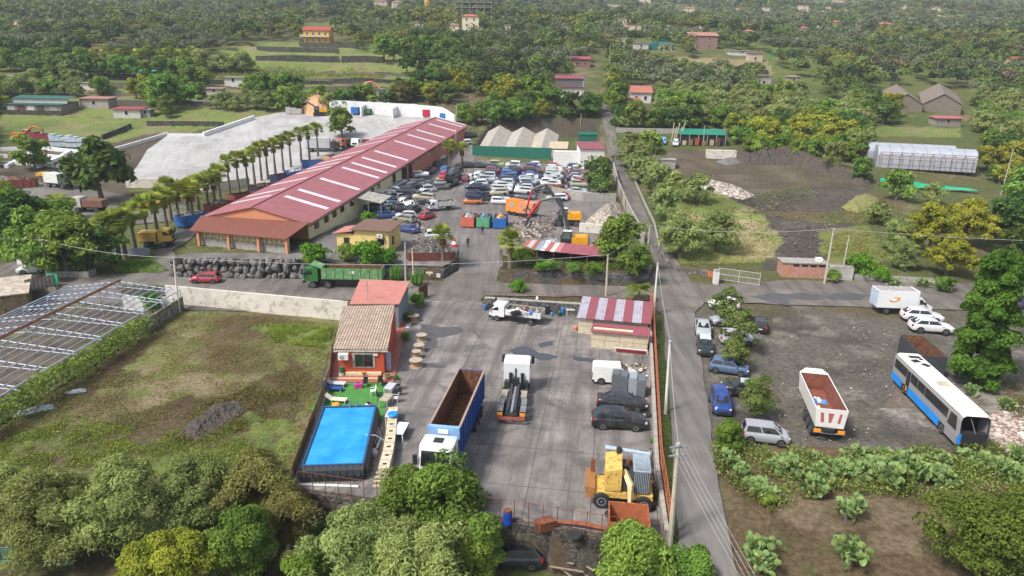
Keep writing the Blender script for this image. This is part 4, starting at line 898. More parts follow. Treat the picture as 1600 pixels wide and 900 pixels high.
KIND=dict(hatch=dict(L=3.95,W=1.7,H=1.47,hood=.9,belt=.96,tail=.98,cab=(-1.93,-1.5,.32,1.0),wb=(-1.2,1.28)),small=dict(L=3.55,W=1.62,H=1.5,hood=.92,belt=.97,tail=1.0,cab=(-1.74,-1.45,.35,.98),wb=(-1.12,1.15)),sedan=dict(L=4.5,W=1.78,H=1.43,hood=.88,belt=.93,tail=1.0,cab=(-1.6,-1.0,.35,1.1),wb=(-1.32,1.4)),wagon=dict(L=4.6,W=1.78,H=1.47,hood=.9,belt=.95,tail=.97,cab=(-2.2,-1.85,.4,1.12),wb=(-1.3,1.42)),suv=dict(L=4.65,W=1.9,H=1.64,hood=1.02,belt=1.08,tail=1.08,cab=(-2.2,-1.45,.35,1.1),wb=(-1.38,1.42),r=.36),mpv=dict(L=3.75,W=1.66,H=1.62,hood=.96,belt=1.0,tail=1.0,cab=(-1.82,-1.6,.55,1.28),wb=(-1.2,1.2)),coupe=dict(L=4.1,W=1.75,H=1.36,hood=.86,belt=.9,tail=.95,cab=(-1.7,-.95,.2,.95),wb=(-1.2,1.3)),offroad=dict(L=4.3,W=1.82,H=1.85,hood=1.12,belt=1.2,tail=1.2,cab=(-2.1,-1.98,.45,.85),wb=(-1.28,1.35),r=.38))
def car_parts(kind,col,root,det=2,roofc=None,wreck=0):
 K=KIND[kind];L,W_,H=K['L'],K['W']/2,K['H'];r=K.get('r',.31);zb=.2 if r<.35 else .27
 xr0,xr1,xf1,xf0=K['cab'];pm=paintm(col)
 xs=[-L/2,-L/2+.08,-L/2+.3,xr0+.1 if xr0>-L/2+.45 else-L/2+.5,-L*.2,0,L*.2,xf0,L/2-.55,L/2-.2,L/2-.05,L/2]
 vs=[];fs=[]
 for i,x in enumerate(xs):
  u=abs(x)/(L/2);w=W_*(1-.13*max(0,(u-.8)/.2)**2-.03*u)
  if x>=xf0:t=(x-xf0)/(L/2-xf0);zt=K['hood']+(K['belt']-K['hood'])*(1-t)-.2*t**3
  elif x<xr0:zt=K['tail']-.08*max(0,(-x-L/2+.3)/.3)
  else:zt=K['belt']
  e=.12 if i in(0,11)else(.04 if i in(1,10)else 0)
  if i in(0,11):zt-=.1
  z0=zb+e
  row=[(w*.55,zt+.03),(w*.86,zt),(w*.97,zt-.1),(w*1.0,(zt+z0)*.55),(w*.985,z0+.1),(w*.9,z0)]
  ring=[(x,y,z)for y,z in row]+[(x,-y,z)for y,z in row[::-1]];vs+=ring
 nr=12
 for i in range(len(xs)-1):
  for k in range(nr):fs.append((i*nr+k,i*nr+(k+1)%nr,(i+1)*nr+(k+1)%nr,(i+1)*nr+k))
 fs+=[tuple(range(nr)),tuple(range(len(vs)-1,len(vs)-nr-1,-1))]
 m=MB();m.add(vs,fs);bt=K['belt']-.01
 wb_,wr=W_*.9,W_*.7
 cs=[[(xr0,y*wb_,bt)for y in(-1,-.5,0,.5,1)]]
 a=[(xr0,wb_,bt),(xr1,wr,H-.05),(xf1,wr,H-.04),(xf0,wb_,bt)]
 rv=[(xr0,-wb_,bt),(xr0-.03,0,bt),(xr0,wb_,bt),(xr1,-wr,H-.06),(xr1,0,H-.02),(xr1,wr,H-.06),((xr1+xf1)/2,-wr,H-.03),((xr1+xf1)/2,0,H),((xr1+xf1)/2,wr,H-.03),(xf1,-wr,H-.06),(xf1,0,H-.01),(xf1,wr,H-.06),(xf0,-wb_,bt),(xf0+.08,0,bt),(xf0,wb_,bt)]
 F=[]
 for i in range(4):
  for k in range(2):F.append((i*3+k,i*3+k+1,i*3+k+4,i*3+k+3))
 F+=[(0,3,6,9,12),(2,14,11,8,5)]
 m.mi=0
 if roofc:b0=len(m.f)
 m.add(rv,F);mats=[pm]
 o=m.build('body',mats,root,smooth=True)
 if roofc:
  m=MB();m.add([(x,y,z+.012)for x,y,z in rv[3:12]],[(0,1,4,3),(1,2,5,4),(3,4,7,6),(4,5,8,7)]);m.build('roof_panel',paintm(roofc),root,smooth=True)
 g=GLASS();up=.0
 def P(x,s,f):
  y=wb_+(wr-wb_)*f;return(x,s*(y+.012),bt+(H-.05-bt)*f)
 def xa(x0,x1,f):return x0+(x1-x0)*f
 for s in(-1,1):
  for(lo,hi)in(((.0,.46),(.5,1.))if det>1 else((0.,1.),)):
   q=[]
   for t,f in((lo,.1),(hi,.1),(hi,.86),(lo,.86)):
    x0=xa(xr0+.22,xr1+.12,f);x1=xa(xf0-.16,xf1-.05,f);q.append(P(x0+(x1-x0)*t,s,f))
   m=MB();m.slab(q,.012,up=(0,s,0));m.build('side_window',g,root)
 for(xa0,xa1,sg,nm)in((xf0,xf1,1,'windscreen'),(xr0,xr1,-1,'rear_window')):
  q=[]
  for y,f in((-.86,.08),(0,.06),(.86,.08),(.82,.9),(0,.93),(-.82,.9)):
   w=wb_+(wr-wb_)*f;bul=(.06 if y==0 else 0)*(1-f*.9)
   q.append((xa0+(xa1-xa0)*f+sg*(.014+(.08 if sg>0 else .03)*(1-f)*(1 if y==0 else .12)),y*w,bt+(H-.04-bt)*f))
  m=MB();m.add(q,[(0,1,4,5),(1,2,3,4)]);m.build(nm,g,root)
 for x in K['wb']:
  for s in(-1,1):
   if wreck and rnd.random()<.35:continue
   m=MB();m.lathe((x,s*(W_-.07),r),[(r+.07,-.09*s),(r+.07,.066*s)],16,'y');m.build('wheel_arch',M_BLK,root)
   wheel(root,x,s*(W_-.085),r,.21,14 if det>1 else 10,det>1)
 if det>1:
  for s in(-1,1):
   m=MB();m.box((L/2-.12,s*W_*.7,K['hood']-.24),(.22,W_*.34,.14),s*-.35);m.build('headlight',M_HEAD,root)
   m=MB();m.box((-L/2+.07,s*W_*.78,K['tail']-.2),(.16,.2,.28));m.build('tail_light',M_TAIL,root)
   m=MB();m.box((xf0-.15,s*(W_+.06),bt+.06),(.12,.16,.12));m.build('mirror',pm,root)
  m=MB();m.b2(L/2-.06,L/2+.012,-W_*.5,W_*.5,zb+.12,zb+.3);m.build('grille',M_BLK,root)
  m=MB();m.b2(-L/2-.015,-L/2+.05,-.26,.26,.52,.63);m.build('number_plate',M_PLATE,root)
  m=MB();m.b2(-L/2-.01,L/2+.01,-W_*.82,W_*.82,zb-.02,zb+.07);m.build('underbody',M_BLK,root)
PROTO={}
def place_px(o,pr,pf,dz=0,z=None):
 a=G(*pr)if z is None else GZ(pr[0],pr[1],z);b=G(*pf)if z is None else GZ(pf[0],pf[1],z)
 rz=math.atan2(b.y-a.y,b.x-a.x);x,y=(a.x+b.x)/2,(a.y+b.y)/2
 tilt(o,x,y,rz,dz+.035);return o
def car(kind,col,label,pr,pf,cat='car',group=None,name=None,roofc=None,z=None):
 o=T(name or{'suv':'suv_car','mpv':'minivan_car','wagon':'estate_car','sedan':'saloon_car','offroad':'offroad_car'}.get(kind,'hatchback_car'),label,cat,(0,0,0),0,group)
 car_parts(kind,col,o,2,roofc);place_px(o,pr,pf,z=z);return o
car('suv','#10131c','dark navy sporty SUV, nearer of the two dark cars by the yard wall',(929,664),(1003,668))
car('sedan','#14161f','black saloon car between the navy SUV and the grey bins',(941,634),(1001,639))
car('hatch','#dcdcda','white small car mostly hidden behind the first lot tree',(1158,483),(1103,480))
car('hatch','#9aa0a6','silver grey hatchback nose left behind the first lot tree',(1158,507),(1114,507))
car('mpv','#b4b8bc','silver van-like car hidden behind the second lot tree',(1122,535),(1178,538))
car('hatch','#15171d','black hatchback with its tail to the camera, right of the lot trees',(1187,524),(1184,503))
car('sedan','#a4a8ac','silver saloon parked nose to tail behind the dark green crossover by the lane',(1096,510),(1099,529))
car('hatch','#1c2c30','dark green crossover with white roof frame facing the camera by the lane',(1099,536),(1102,560),roofc='#c8ccd0')
car('hatch','#4a6486','blue grey hatchback under the third lot tree',(1108,577),(1167,586))
car('hatch','#1a1f26','dark hatchback with light roof behind the blue minivan',(1186,619),(1134,613),roofc='#b8c0c4')
car('mpv','#133c80','bright blue minivan facing the camera beside the lane',(1119,620),(1130,655))
car('mpv','#a2a4aa','silver minivan nearest the camera in the gravel lot',(1165,685),(1223,692))
car('suv','#dededf','white SUV right next to the box van',(1413,499),(1464,503))
car('suv','#e0e0e0','white SUV in front of the other white one, nearer the camera',(1426,516),(1479,520))
car('hatch','#2b3f5c','dark blue car behind the big tree at the right edge',(1583,482),(1625,480))
car('suv','#c9cdd2','white SUV at the mouth of the left road near the gate pillar',(73,425),(43,427))
car('hatch','#a8323c','small red hatchback driving on the road below the boulder wall',(341,441),(304,441))
car('hatch','#b9bbc4','silver hatchback half hidden by the hedge before the yellow cottage',(572,389),(596,391))
car('wagon','#8c8a78','olive beige estate car behind the yellow cottage',(647,349),(619,344))
car('sedan','#1c3f7d','shiny blue saloon beside the yellow cottage',(650,365),(624,360))
def van(root,col,L=4.4,W_=.9,H=1.85):
 pm=paintm(col,.12);m=MB()
 pr=[(-L/2,.3),(-L/2,1.7),(-L/2+.12,H),(L*.12,H),(L*.29,1.22),(L/2-.12,1.0),(L/2,.7),(L/2,.3)]
 vs=[];n=len(pr)
 for s,k in((-1,.9),(-1,1),(1,1),(1,.9)):
  pass
 ring=lambda y,f:[(x,y,.3+(z-.3)*f if z<1.1 else z)for x,z in pr]
 def taper(y):return[(x*(.985 if abs(y)>W_*.9 else 1),y*(1-.1*max(0,(z-1.1)/.8)),z)for x,z in pr]
 A=[taper(-W_),taper(-W_*.86),taper(W_*.86),taper(W_)]
 for r_ in A:vs+=r_
 fs=[(i+k*n,(i+1)%n+k*n,(i+1)%n+(k+1)*n,i+(k+1)*n)for k in range(3)for i in range(n)]+[tuple(range(n)),tuple(range(3*n,4*n))[::-1]]
 m.add(vs,fs);m.build('body',pm,root,smooth=True)
 g=GLASS()
 m=MB();m.add([(L*.125,y*.8,H-.05)for y in(-W_,W_)]+[(L*.285,y*.88,1.24)for y in(W_,-W_)],[(0,1,2,3)])
 m.v=[(a+.02,b,c+.02)for a,b,c in m.v];m.build('windscreen',g,root)
 for s in(-1,1):
  m=MB();m.slab([(L*.0,s*W_*.985,1.2),(L*.25,s*W_*.985,1.2),(L*.13,s*W_*.925,1.68),(L*.0,s*W_*.925,1.68)],.02,up=(0,s,0));m.build('side_window',g,root)
  for x in(-L*.3,L*.3):
   m=MB();m.lathe((x,s*(W_-.07),.33),[(.4,-.09*s),(.4,.072*s)],16,'y');m.build('wheel_arch',M_BLK,root);wheel(root,x,s*(W_-.08),.32,.21)
  m=MB();m.box((L/2-.1,s*W_*.72,.78),(.24,.26,.2),-s*.3);m.build('headlight',M_HEAD,root)
  m=MB();m.box((-L/2+.03,s*W_*.88,1.0),(.12,.12,.5));m.build('tail_light',M_TAIL,root)
  m=MB();m.box((L*.22,s*(W_+.08),1.25),(.12,.14,.2));m.build('mirror',M_BLK,root)
 for z0,z1 in((.28,.5),):
  m=MB();m.b2(-L/2-.02,-L/2+.2,-W_,W_,z0,z1);m.build('bumper',M_BLK,root);m=MB();m.b2(L/2-.3,L/2+.02,-W_*.98,W_*.98,z0,z1);m.build('bumper',M_BLK,root)
o=T('cargo_van','small white cargo van with its nose behind the grey bins','van');van(o,'#dcdcd6');place_px(o,(929,595),(990,598))
def cab(root,x0,x1,W_,z0,z1,col,rake=.12,trim=M_BLK,low=False,mirrors=True):
 """cab-over cab between x0 (back) and x1 (front)"""
 pm=paintm(col,.12)if isinstance(col,str)else col;m=MB()
 pr=[(x0,z0),(x0,z1-.12),(x0+.15,z1),(x1-.45,z1),(x1-rake-.08,z1-.28),(x1,z0+(z1-z0)*.48),(x1+.03,z0)]
 n=len(pr);vs=[]
 for y,f in((-W_,.93),(-W_*.88,1),(W_*.88,1),(W_,.93)):
  vs+=[(x0+(x-x0)*(f if x>x0+.5 else 1),y,z if abs(y)<W_*.9 else z-(.06 if z>z1-.2 else 0))for x,z in pr]
 fs=[(i+k*n,(i+1)%n+k*n,(i+1)%n+(k+1)*n,i+(k+1)*n)for k in range(3)for i in range(n)]+[tuple(range(n)),tuple(range(3*n,4*n))[::-1]]
 m.add(vs,fs);c=m.build('cab',pm,root,smooth=True);g=GLASS();zm=z0+(z1-z0)*.5
 m=MB();m.quad((x1+.02,-W_*.84,zm+.02),(x1+.02,W_*.84,zm+.02),(x1-rake-.05,W_*.84,z1-.3),(x1-rake-.05,-W_*.84,z1-.3));m.build('windscreen',g,c)
 for s in(-1,1):
  m=MB();m.slab([(x0+(x1-x0)*.38,s*W_*1.0,zm+.02),(x1-.2,s*W_*1.0,zm+.02),(x1-rake-.35,s*W_*1.0,z1-.35),(x0+(x1-x0)*.38,s*W_*1.0,z1-.35)],.02,up=(0,s,0));m.build('side_window',g,c)
  if mirrors:m=MB();m.box((x1-.05,s*(W_+.2),zm+.45),(.18,.3,.75));m.build('mirror',M_BLK,c)
  m=MB();m.box((x1+.0,s*W_*.75,z0+.22),(.1,.38,.2));m.build('headlight',M_HEAD,c)
 m=MB();m.b2(x1-.3,x1+.08,-W_,W_,z0-.25,z0+.08);m.build('bumper',trim,c)
 m=MB();m.b2(x1,x1+.045,-W_*.6,W_*.6,z0+.3,zm-.15);m.build('grille',M_BLK,c)
 return c
def chassis(root,x0,x1,y=.42,z=.95,h=.25,mat=None):
 for s in(-1,1):m=MB();m.b2(x0,x1,s*y-.05,s*y+.05,z-h,z);m.build('chassis_rail',mat or M_BLK,root)
 m=MB()
 m.b2(x0,x0+.1,-y,y,z-h+.02,z-.03);m.build('cross_member',mat or M_BLK,root)
def axle(root,x,W_=1.05,r=.5,dual=True):
 for s in(-1,1):wheel(root,x,s*(W_-(.1 if dual else .0)),r,.5 if dual else .3,18)
 m=MB();m.cyl((x,0,r),.09,2*W_-.5,8,'y');m.build('axle',M_BLK,root)
def openbox(root,x0,x1,W_,z0,z1,t,mat,inner=None,name='tipper_body',ribs=0,flare=0,ribmat=None):
 """open topped body; outside in mat, inside liner in inner"""
 c=None
 m=MB();m.b2(x0,x1,-W_,W_,z0,z0+t);c=m.build(name,mat,root)
 for s in(-1,1):
  m=MB();m.slab([(x0,s*W_,z0),(x1,s*W_,z0),(x1,s*(W_+flare),z1),(x0,s*(W_+flare),z1)],t,up=(0,-s,0));m.build('side_panel',mat,c)
  if inner:m=MB();m.slab([(x0+t,s*(W_-t-.01),z0+t),(x1-t,s*(W_-t-.01),z0+t),(x1-t,s*(W_+flare-t-.01),z1-.02),(x0+t,s*(W_+flare-t-.01),z1-.02)],.01,up=(0,-s,0));m.build('liner',inner,c)
  for i in range(ribs):
   x=x0+(x1-x0)*(i+.5)/ribs;m=MB();m.box((x,s*(W_+flare*.5+.03),(z0+z1)/2),(.1,.08,z1-z0-.05));m.build('rib',ribmat or mat,c)
 for x,d in((x0,1),(x1,-1)):
  m=MB();m.slab([(x,-W_+t,z0),(x,W_-t,z0),(x,W_+flare-t,z1),(x,-W_-flare+t,z1)],t,up=(d,0,0));m.build('end_panel',mat,c)
  if inner:m=MB();m.slab([(x+d*(t+.003),-W_+t,z0+t),(x+d*(t+.003),W_-t,z0+t),(x+d*(t+.003),W_+flare-t,z1-.02),(x+d*(t+.003),-W_-flare+t,z1-.02)],.01,up=(d,0,0));m.build('liner',inner,c)
 if inner:m=MB();m.b2(x0+t,x1-t,-W_+t,W_-t,z0+t+.002,z0+t+.02);m.build('liner',inner,c)
 return c
def heap(x0,x1,y0,y1,z,hmax,seed,n=16):
 rr=np.random.RandomState(seed);m=MB();vs=[];fs=[]
 for i in range(n+1):
  for j in range(n+1):
   u,v=i/n,j/n;e=math.sin(math.pi*u)**.5*math.sin(math.pi*v)**.5 if 0<u<1 and 0<v<1 else 0
   vs.append((x0+(x1-x0)*u,y0+(y1-y0)*v,z+hmax*e*(.45+.75*rr.rand())))
 for i in range(n):
  for j in range(n):a=i*(n+1)+j;fs.append((a,a+1,a+n+2,a+n+1))
 m.add(vs,fs);return m
def scrapmat(key,cols,scale=2.6):
 if key in MATS:return MATS[key]
 m,n,b=newmat(key);v=coords(n)
 vo=mk(n,'ShaderNodeTexVoronoi');vo.inputs['Scale'].default_value=scale;vo.inputs['Randomness'].default_value=1;n.links.new(v,vo.inputs[0])
 sp=mk(n,'ShaderNodeSeparateColor');n.links.new(vo.outputs['Color'],sp.inputs[0])
 r=mk(n,'ShaderNodeValToRGB');r.color_ramp.interpolation='CONSTANT';e=r.color_ramp.elements
 while len(e)<len(cols):e.new(.5)
 for i,c in enumerate(cols):e[i].position=i/len(cols);e[i].color=lin(c)
 n.links.new(sp.outputs[0],r.inputs[0]);n.links.new(r.outputs[0],b.inputs['Base Color']);b.inputs['Roughness'].default_value=.8
 bump(n,b,sp.outputs[1],.9,.2);MATS[key]=m;return m
M_SCR=scrapmat('mixed_scrap',['#5b4c40','#8a847c','#2e2a26','#b9b4ac','#6c402e','#45403a','#989288','#3a4656','#7a6a56'],3.6)
M_SCRW=scrapmat('white_scrap',['#d8d8d8','#a8adb2','#c8ccd0','#6a6e72','#e4e4e4','#8a9098'])
M_SCRR=scrapmat('rusty_scrap',['#7a4a34','#5a3a2c','#946a50','#3a2c26','#a89888','#6a5248'])
M_WOODS=scrapmat('wood_scrap',['#b9926a','#8a6444','#d0b088','#6a4a34','#c9a47c'])
M_BLUE=PM('blue_truck_paint','#1a4690',.45,.15,1.5,c2='#3a5a90',thr=.63)
M_RUSTI=PM('rusty_inside','#7a5238',.85,.3,1.2,c2='#4f3526',thr=.5)
M_CHAS=PM('chassis_grey','#3a3a3c',.6,.3,3,c2='#5c4a40',thr=.6)
def axis_at(pr,pf,z=0):
 a,b=GZ(*pr,z),GZ(*pf,z);return a,b,math.atan2(b.y-a.y,b.x-a.x),(b-a).length
a,b=GZ(737,578,3.9),GZ(694,668,3.9);rz=math.atan2(b.y-a.y,b.x-a.x);D=(b-a).length;print('TRAILER',D)
tr=T('semi_trailer','blue high sided tipper trailer with rusty empty inside','trailer',(a.x,a.y,.03),rz)
TL=D
openbox(tr,.0,TL,1.17,1.35,3.9,.08,M_BLUE,M_RUSTI,'trailer_body',12,0,M_BLUE)
m=MB();m.b2(.02,TL,-1.22,-1.05,3.86,3.98);m.build('top_rail',PM('pale_rail','#9a8676',.6),tr);m=MB();m.b2(.02,TL,1.05,1.22,3.86,3.98);m.build('top_rail',PM('pale_rail','#9a8676',.6),tr)
chassis(tr,.1,TL-.3,.45,1.33,.3,M_CHAS)
for x in(1.2,2.5,3.8):axle(tr,x)
m=MB();m.b2(TL-.05,TL+.3,-1.2,1.2,3.1,4.05);m.build('tarp_roll',PM('pale_blue_tarp','#7fa6c9',.6,.2,2),tr)
m=MB();m.box((TL+.2,0,3.7),(.3,.8,.35));m.build('motor_box',M_PLATE,tr)
tc=T('semi_tractor','white semi tractor cab hitched to the blue trailer, facing the camera','tractor unit',(a.x,a.y,.03),rz)
cab(tc,TL+.75,TL+3.0,1.22,1.0,3.75,'#e2e4e6',.25);m=MB();m.b2(TL+.45,TL+.74,-1.15,1.15,1.1,3.3);m.build('cab_back',M_BLUE,tc)
m=MB();m.b2(TL+1.35,TL+2.0,-.35,.35,3.751,3.79);m.build('roof_hatch',M_BLK,tc)
m=MB();m.b2(TL-1.6,TL+1,-.5,.5,.7,1.0);m.build('chassis_rail',M_CHAS,tc);axle(tc,TL-.6);axle(tc,TL+1.9,dual=False)
for s in(-1,1):m=MB();m.b2(TL+.2,TL+.9,s*.85,s*1.2,.5,1.0);m.build('fuel_tank',M_STEEL,tc)
a,b=GZ(798,664,0),GZ(808,564,3.1);rz=math.atan2(b.y-a.y,b.x-a.x);D=(b-a).length;print('HOOK',D)
hk=T('hook_lift_truck','white four axle hook lift truck without container, parked beside the blue trailer','truck',(a.x,a.y,.03),rz)
cab(hk,6.3,8.5,1.22,1.0,3.1,'#dfe1e3',.2);chassis(hk,.1,6.3,.42,1.05,.3,M_CHAS)
for x,d in((.95,1),(2.3,1),(5.2,0),(7.3,0)):axle(hk,x,dual=bool(d))
for x in(.95,2.3):
 for s in(-1,1):m=MB();m.slab([(x-.6,s*.75,1.05),(x+.6,s*.75,1.05),(x+.6,s*1.24,1.05),(x-.6,s*1.24,1.05)],.07);m.build('mudguard',PM('grey_mudguard','#77777a',.6),hk)
for s in(-1,1):m=MB();m.b2(.2,5.6,s*.3-.09,s*.3+.09,1.12,1.4);m.build('lift_arm',M_CHAS,hk)
m=MB();m.b2(5.2,5.6,-.35,.35,1.1,1.9);m.build('hook_frame',M_BLK,hk);m=MB();m.tube([(5.5,0,1.9),(5.5,0,2.6),(5.2,0,2.9),(4.95,0,2.7)],.1,6);m.build('hook',M_CHAS,hk)
for s in(-1,1):
 m=MB();m.b2(3.2,4.5,s*.62,s*1.15,.55,1.1);m.build('tool_box',PM('cream_box','#9c9484',.6),hk)
 m=MB();m.b2(-.05,.06,s*.75,s*1.2,.85,1.1);m.build('tail_light',M_AMB,hk);m=MB();m.b2(5.7,6.25,s*.6,s*1.1,.6,1.35);m.build('tank',M_CHAS,hk)
m=MB();m.b2(-.15,-.02,-1.2,1.2,.5,.75);m.build('bumper',PM('red_white_bumper','#a05a4a',.6),hk)
m=MB();m.b2(.3,5.2,-.12,.12,1.0,1.15);m.build('hydraulic_ram',M_STEEL,hk)
for s in(-1,1):m=MB();m.box((6.18,s*.55,1.6),(.14,.3,.9));m.build('air_intake',M_BLK,hk)
def dropside(name,label,pr,pf,L=6.2,W_=1.0,load=None,z=None,side_h=.75,scale=1,cabc='#dcdcdc',lab_load=None):
 t=T(name,label,'truck');tail=-L/2;m=MB()
 cab(t,L/2-1.9,L/2,W_,.62,2.15,cabc,.55,low=True);chassis(t,tail,L/2-1.8,.4,.85,.2,M_CHAS)
 openbox(t,tail-.1,L/2-2.05,W_+.05,.95,.95+side_h,.05,paintm('#d4d4d2',.3),PM('bed_floor','#7d7870'),'load_bed',4)
 wheel(t,tail+1.1,W_-.1,.38,.35);wheel(t,tail+1.1,-W_+.1,.38,.35);wheel(t,L/2-1.0,W_-.1,.38,.25);wheel(t,L/2-1.0,-W_+.1,.38,.25)
 if load:heap(tail,L/2-2.15,-W_+.05,W_-.05,.98+side_h*.3,side_h*.95*load,5).build('load',M_SCR,t)
 place_px(t,pr,pf,z=z);return t
dropside('dropside_truck','white flatbed truck loaded with scrap by the lava wall in the lower yard',(842,506),(773,497),6.4,1.02,1.0,0)
dropside('dropside_truck','small white tipper truck driving through the scrapyard middle',(706,327),(672,330),5.6,1.0,.8,None,.9)
ld=T('machine_part','dark engine and bent white frame lying on the lower yard flatbed','scrap');p=GZ(806,487,1.7);ld.location=p
m=MB();m.box((0,0,-.2),(1.1,.7,.5),.3);m.build('engine',M_BLK,ld);m=MB();m.tube([(-1,-.2,0),(.2,-.4,.5),(1.4,-.3,.0)],.09,5);m.build('frame',M_PLATE,ld)
m=MB();m.lathe((1.9,.0,-.3),[(.35,0),(.35,.35),(.1,.45)],10);m.build('blue_drum',PM('blue_drum','#3a5fae',.5),ld)
a,b,rz,D=axis_at((1362,486),(1448,489))
bv=T('box_truck','white box van with an orange arrow mark on its side at the lot edge','van',(a.x,a.y,.03),rz)
L=D;W_=1.1
pmw=paintm('#e4e4e4',.06);m=MB();m.b2(0,L-1.9,-W_,W_,.85,3.15);bx_=m.build('cargo_box',pmw,bv)
for i in range(7):m=MB();m.b2(.15+(L-2.3)*i/7,.15+(L-2.3)*(i+.85)/7,-W_+.12,W_-.12,3.151,3.17);m.build('roof_panel',PM('grey_pink_panel','#9a8e8c',.6),bx_)
for s in(-1,1):m=MB();m.b2(-.04,.0,s*.03,s*1.05,.9,3.1);m.build('rear_door',PM('pale_blue_door2','#aebccb',.5),bx_)
mk_=MB()
cx,cz=L*.28,2.0
arc=[(cx+.62*math.cos(t),cz-.05+.34*math.sin(t))for t in np.linspace(math.pi*1.05,math.pi*1.95,10)];arc2=[(cx+.02+.5*math.cos(t),cz+.08+.3*math.sin(t))for t in np.linspace(math.pi*1.93,math.pi*1.1,10)]
mk_.slab([(x,-W_-.004,z)for x,z in arc+arc2],.008,up=(0,-1,0));mk_.slab([(cx+.25,-W_-.004,cz+.12),(cx+.85,-W_-.004,cz+.42),(cx+.72,-W_-.004,cz-.28),(cx+.52,-W_-.004,cz+.0)],.008,up=(0,-1,0));mk_.slab([(cx-.05,-W_-.004,cz+.34),(cx+.4,-W_-.004,cz+.36),(cx+.38,-W_-.004,cz+.24),(cx-.02,-W_-.004,cz+.22)],.008,up=(0,-1,0))
mk_.build('arrow_mark',PM('orange_logo','#dd9a1e',.5,.03),bx_)
m=MB();pr_=[(L-1.88,.45),(L-1.88,2.35),(L-1.6,2.4),(L-.75,1.55),(L-.1,1.2),(L,.85),(L,.45)];m.ext(pr_,-1.0,1.0);cb=m.build('cab',pmw,bv)
for s in(-1,1):
 m=MB();m.slab([(L-1.7,s*1.0,1.4),(L-.85,s*1.0,1.4),(L-1.45,s*1.0,2.05),(L-1.7,s*1.0,2.05)],.02,up=(0,s,0));m.build('side_window',GLASS(),cb)
 m=MB();m.box((L-.08,s*.75,1.0),(.25,.3,.2),-s*.3);m.build('headlight',M_HEAD,cb);wheel(bv,L-1.0,s*.95,.36,.25);wheel(bv,1.35,s*.9,.36,.35)
 m=MB();m.box((L-1.0,s*1.15,1.55),(.12,.2,.35));m.build('mirror',M_BLK,cb)
m=MB();m.quad((L-.73,-.85,1.6),(L-.73,.85,1.6),(L-1.56,.8,2.37),(L-1.56,-.8,2.37));m.v=[(x+.03,y,z+.02)for x,y,z in m.v];m.build('windscreen',GLASS(),cb)
chassis(bv,.1,L-1.9,.4,.84,.2)
a,b,rz,D=axis_at((600,449),(478,447))
gt=T('tipper_truck','faded green tipper truck with dusty body on the road behind the annex','truck',(a.x,a.y,.04),rz)
M_GRN=PM('faded_green_paint','#5c8c58',.65,.15,.8,c2='#8aa078',thr=.56)
L=D
cab(gt,L-2.1,L,1.2,1.05,2.95,'#2c6c36',.3);openbox(gt,0,L-2.6,1.2,1.35,2.95,.07,M_GRN,M_RUSTI,'tipper_body',7);chassis(gt,.1,L-2.2,.42,1.1,.25,M_CHAS)
for x,d in((1.2,1),(2.5,1),(L-3.4,0),(L-1.3,0)):axle(gt,x,dual=bool(d))
m=MB();m.ext([(L-2.7,2.9),(L-1.2,3.45),(L-1.2,3.35),(L-2.7,2.75)],-1.1,1.1);m.build('cab_guard',M_GRN,gt)
m=MB();m.b2(L+.02,L+.1,-1.1,1.1,.95,1.15);m.build('yellow_stripe',PM('yellow_paint','#c98a2c',.6),gt)
m=MB();m.slab([(3.8,1.205,2.2),(4.3,1.205,2.2),(4.3,1.205,2.6),(3.8,1.205,2.6)],.01,up=(0,1,0));m.build('white_mark',M_PLATE,gt)
a=GZ(1292,690,0);b=GZ(1252,600,0);rz=math.atan2(b.y-a.y,b.x-a.x)
wt=T('semi_trailer','white tipper semi-trailer with rusty inside and some rubbish, tail to the camera','trailer',(a.x,a.y,.02),rz)
M_WT=PM('chipped_white_paint','#d9d4d0',.5,.06,1.5,c2='#a08478',thr=.66);M_RED_IN=PM('red_oxide_inside','#85503e',.8,.2,1,c2='#6a4032',thr=.55)
TL=min((b-a).length,7.4)
openbox(wt,.0,TL,1.1,1.25,2.95,.08,M_WT,M_RED_IN,'trailer_body',0,.16)
m=MB();m.lathe((TL+.02,0,2.6),[(.02,0),(.02,.1)],4);m.slab([(TL,-1.26,2.9),(TL,1.26,2.9),(TL+.35,0.7,3.2),(TL+.35,-.7,3.2)],.08);m.build('front_lip',M_WT,wt)
for y0_,y1_,y2_,y3_ in((-.85,-.65,-.55,-.75),(-.2,.25,.12,-.05),(.6,.85,.75,.5)):
 m=MB();m.slab([(-.012,y3_,1.75),(-.012,y2_,1.75),(-.012,y1_,2.6),(-.012,y0_,2.6)],.01,up=(-1,0,0));m.build('red_stripe',PM('faded_red_stripe','#a85a5e',.6),wt)
for s in(-1,1):m=MB();m.b2(-.2,-.1,s*.65,s*1.2,.85,1.15);m.build('tail_light',M_AMB,wt)
m=MB();m.b2(-.12,.0,-1.2,1.2,.75,.84);m.build('bumper',M_STEEL,wt);m=MB();m.b2(-.16,-.1,-.45,.45,.85,1.12);m.build('number_plate',M_BLK,wt)
chassis(wt,0,TL,.45,1.24,.3,M_CHAS)
for x in(1.0,2.3,3.6):axle(wt,x,1.1)
for s in(-.5,.5):m=MB();m.b2(TL-1.2,TL-1.0,s-.06,s+.06,.0,1.0);m.build('support_leg',M_CHAS,wt)
rb=T('rubbish_bags','blue and white rubbish lying inside the white tipper trailer','rubbish',(a.x,a.y,.02),rz)
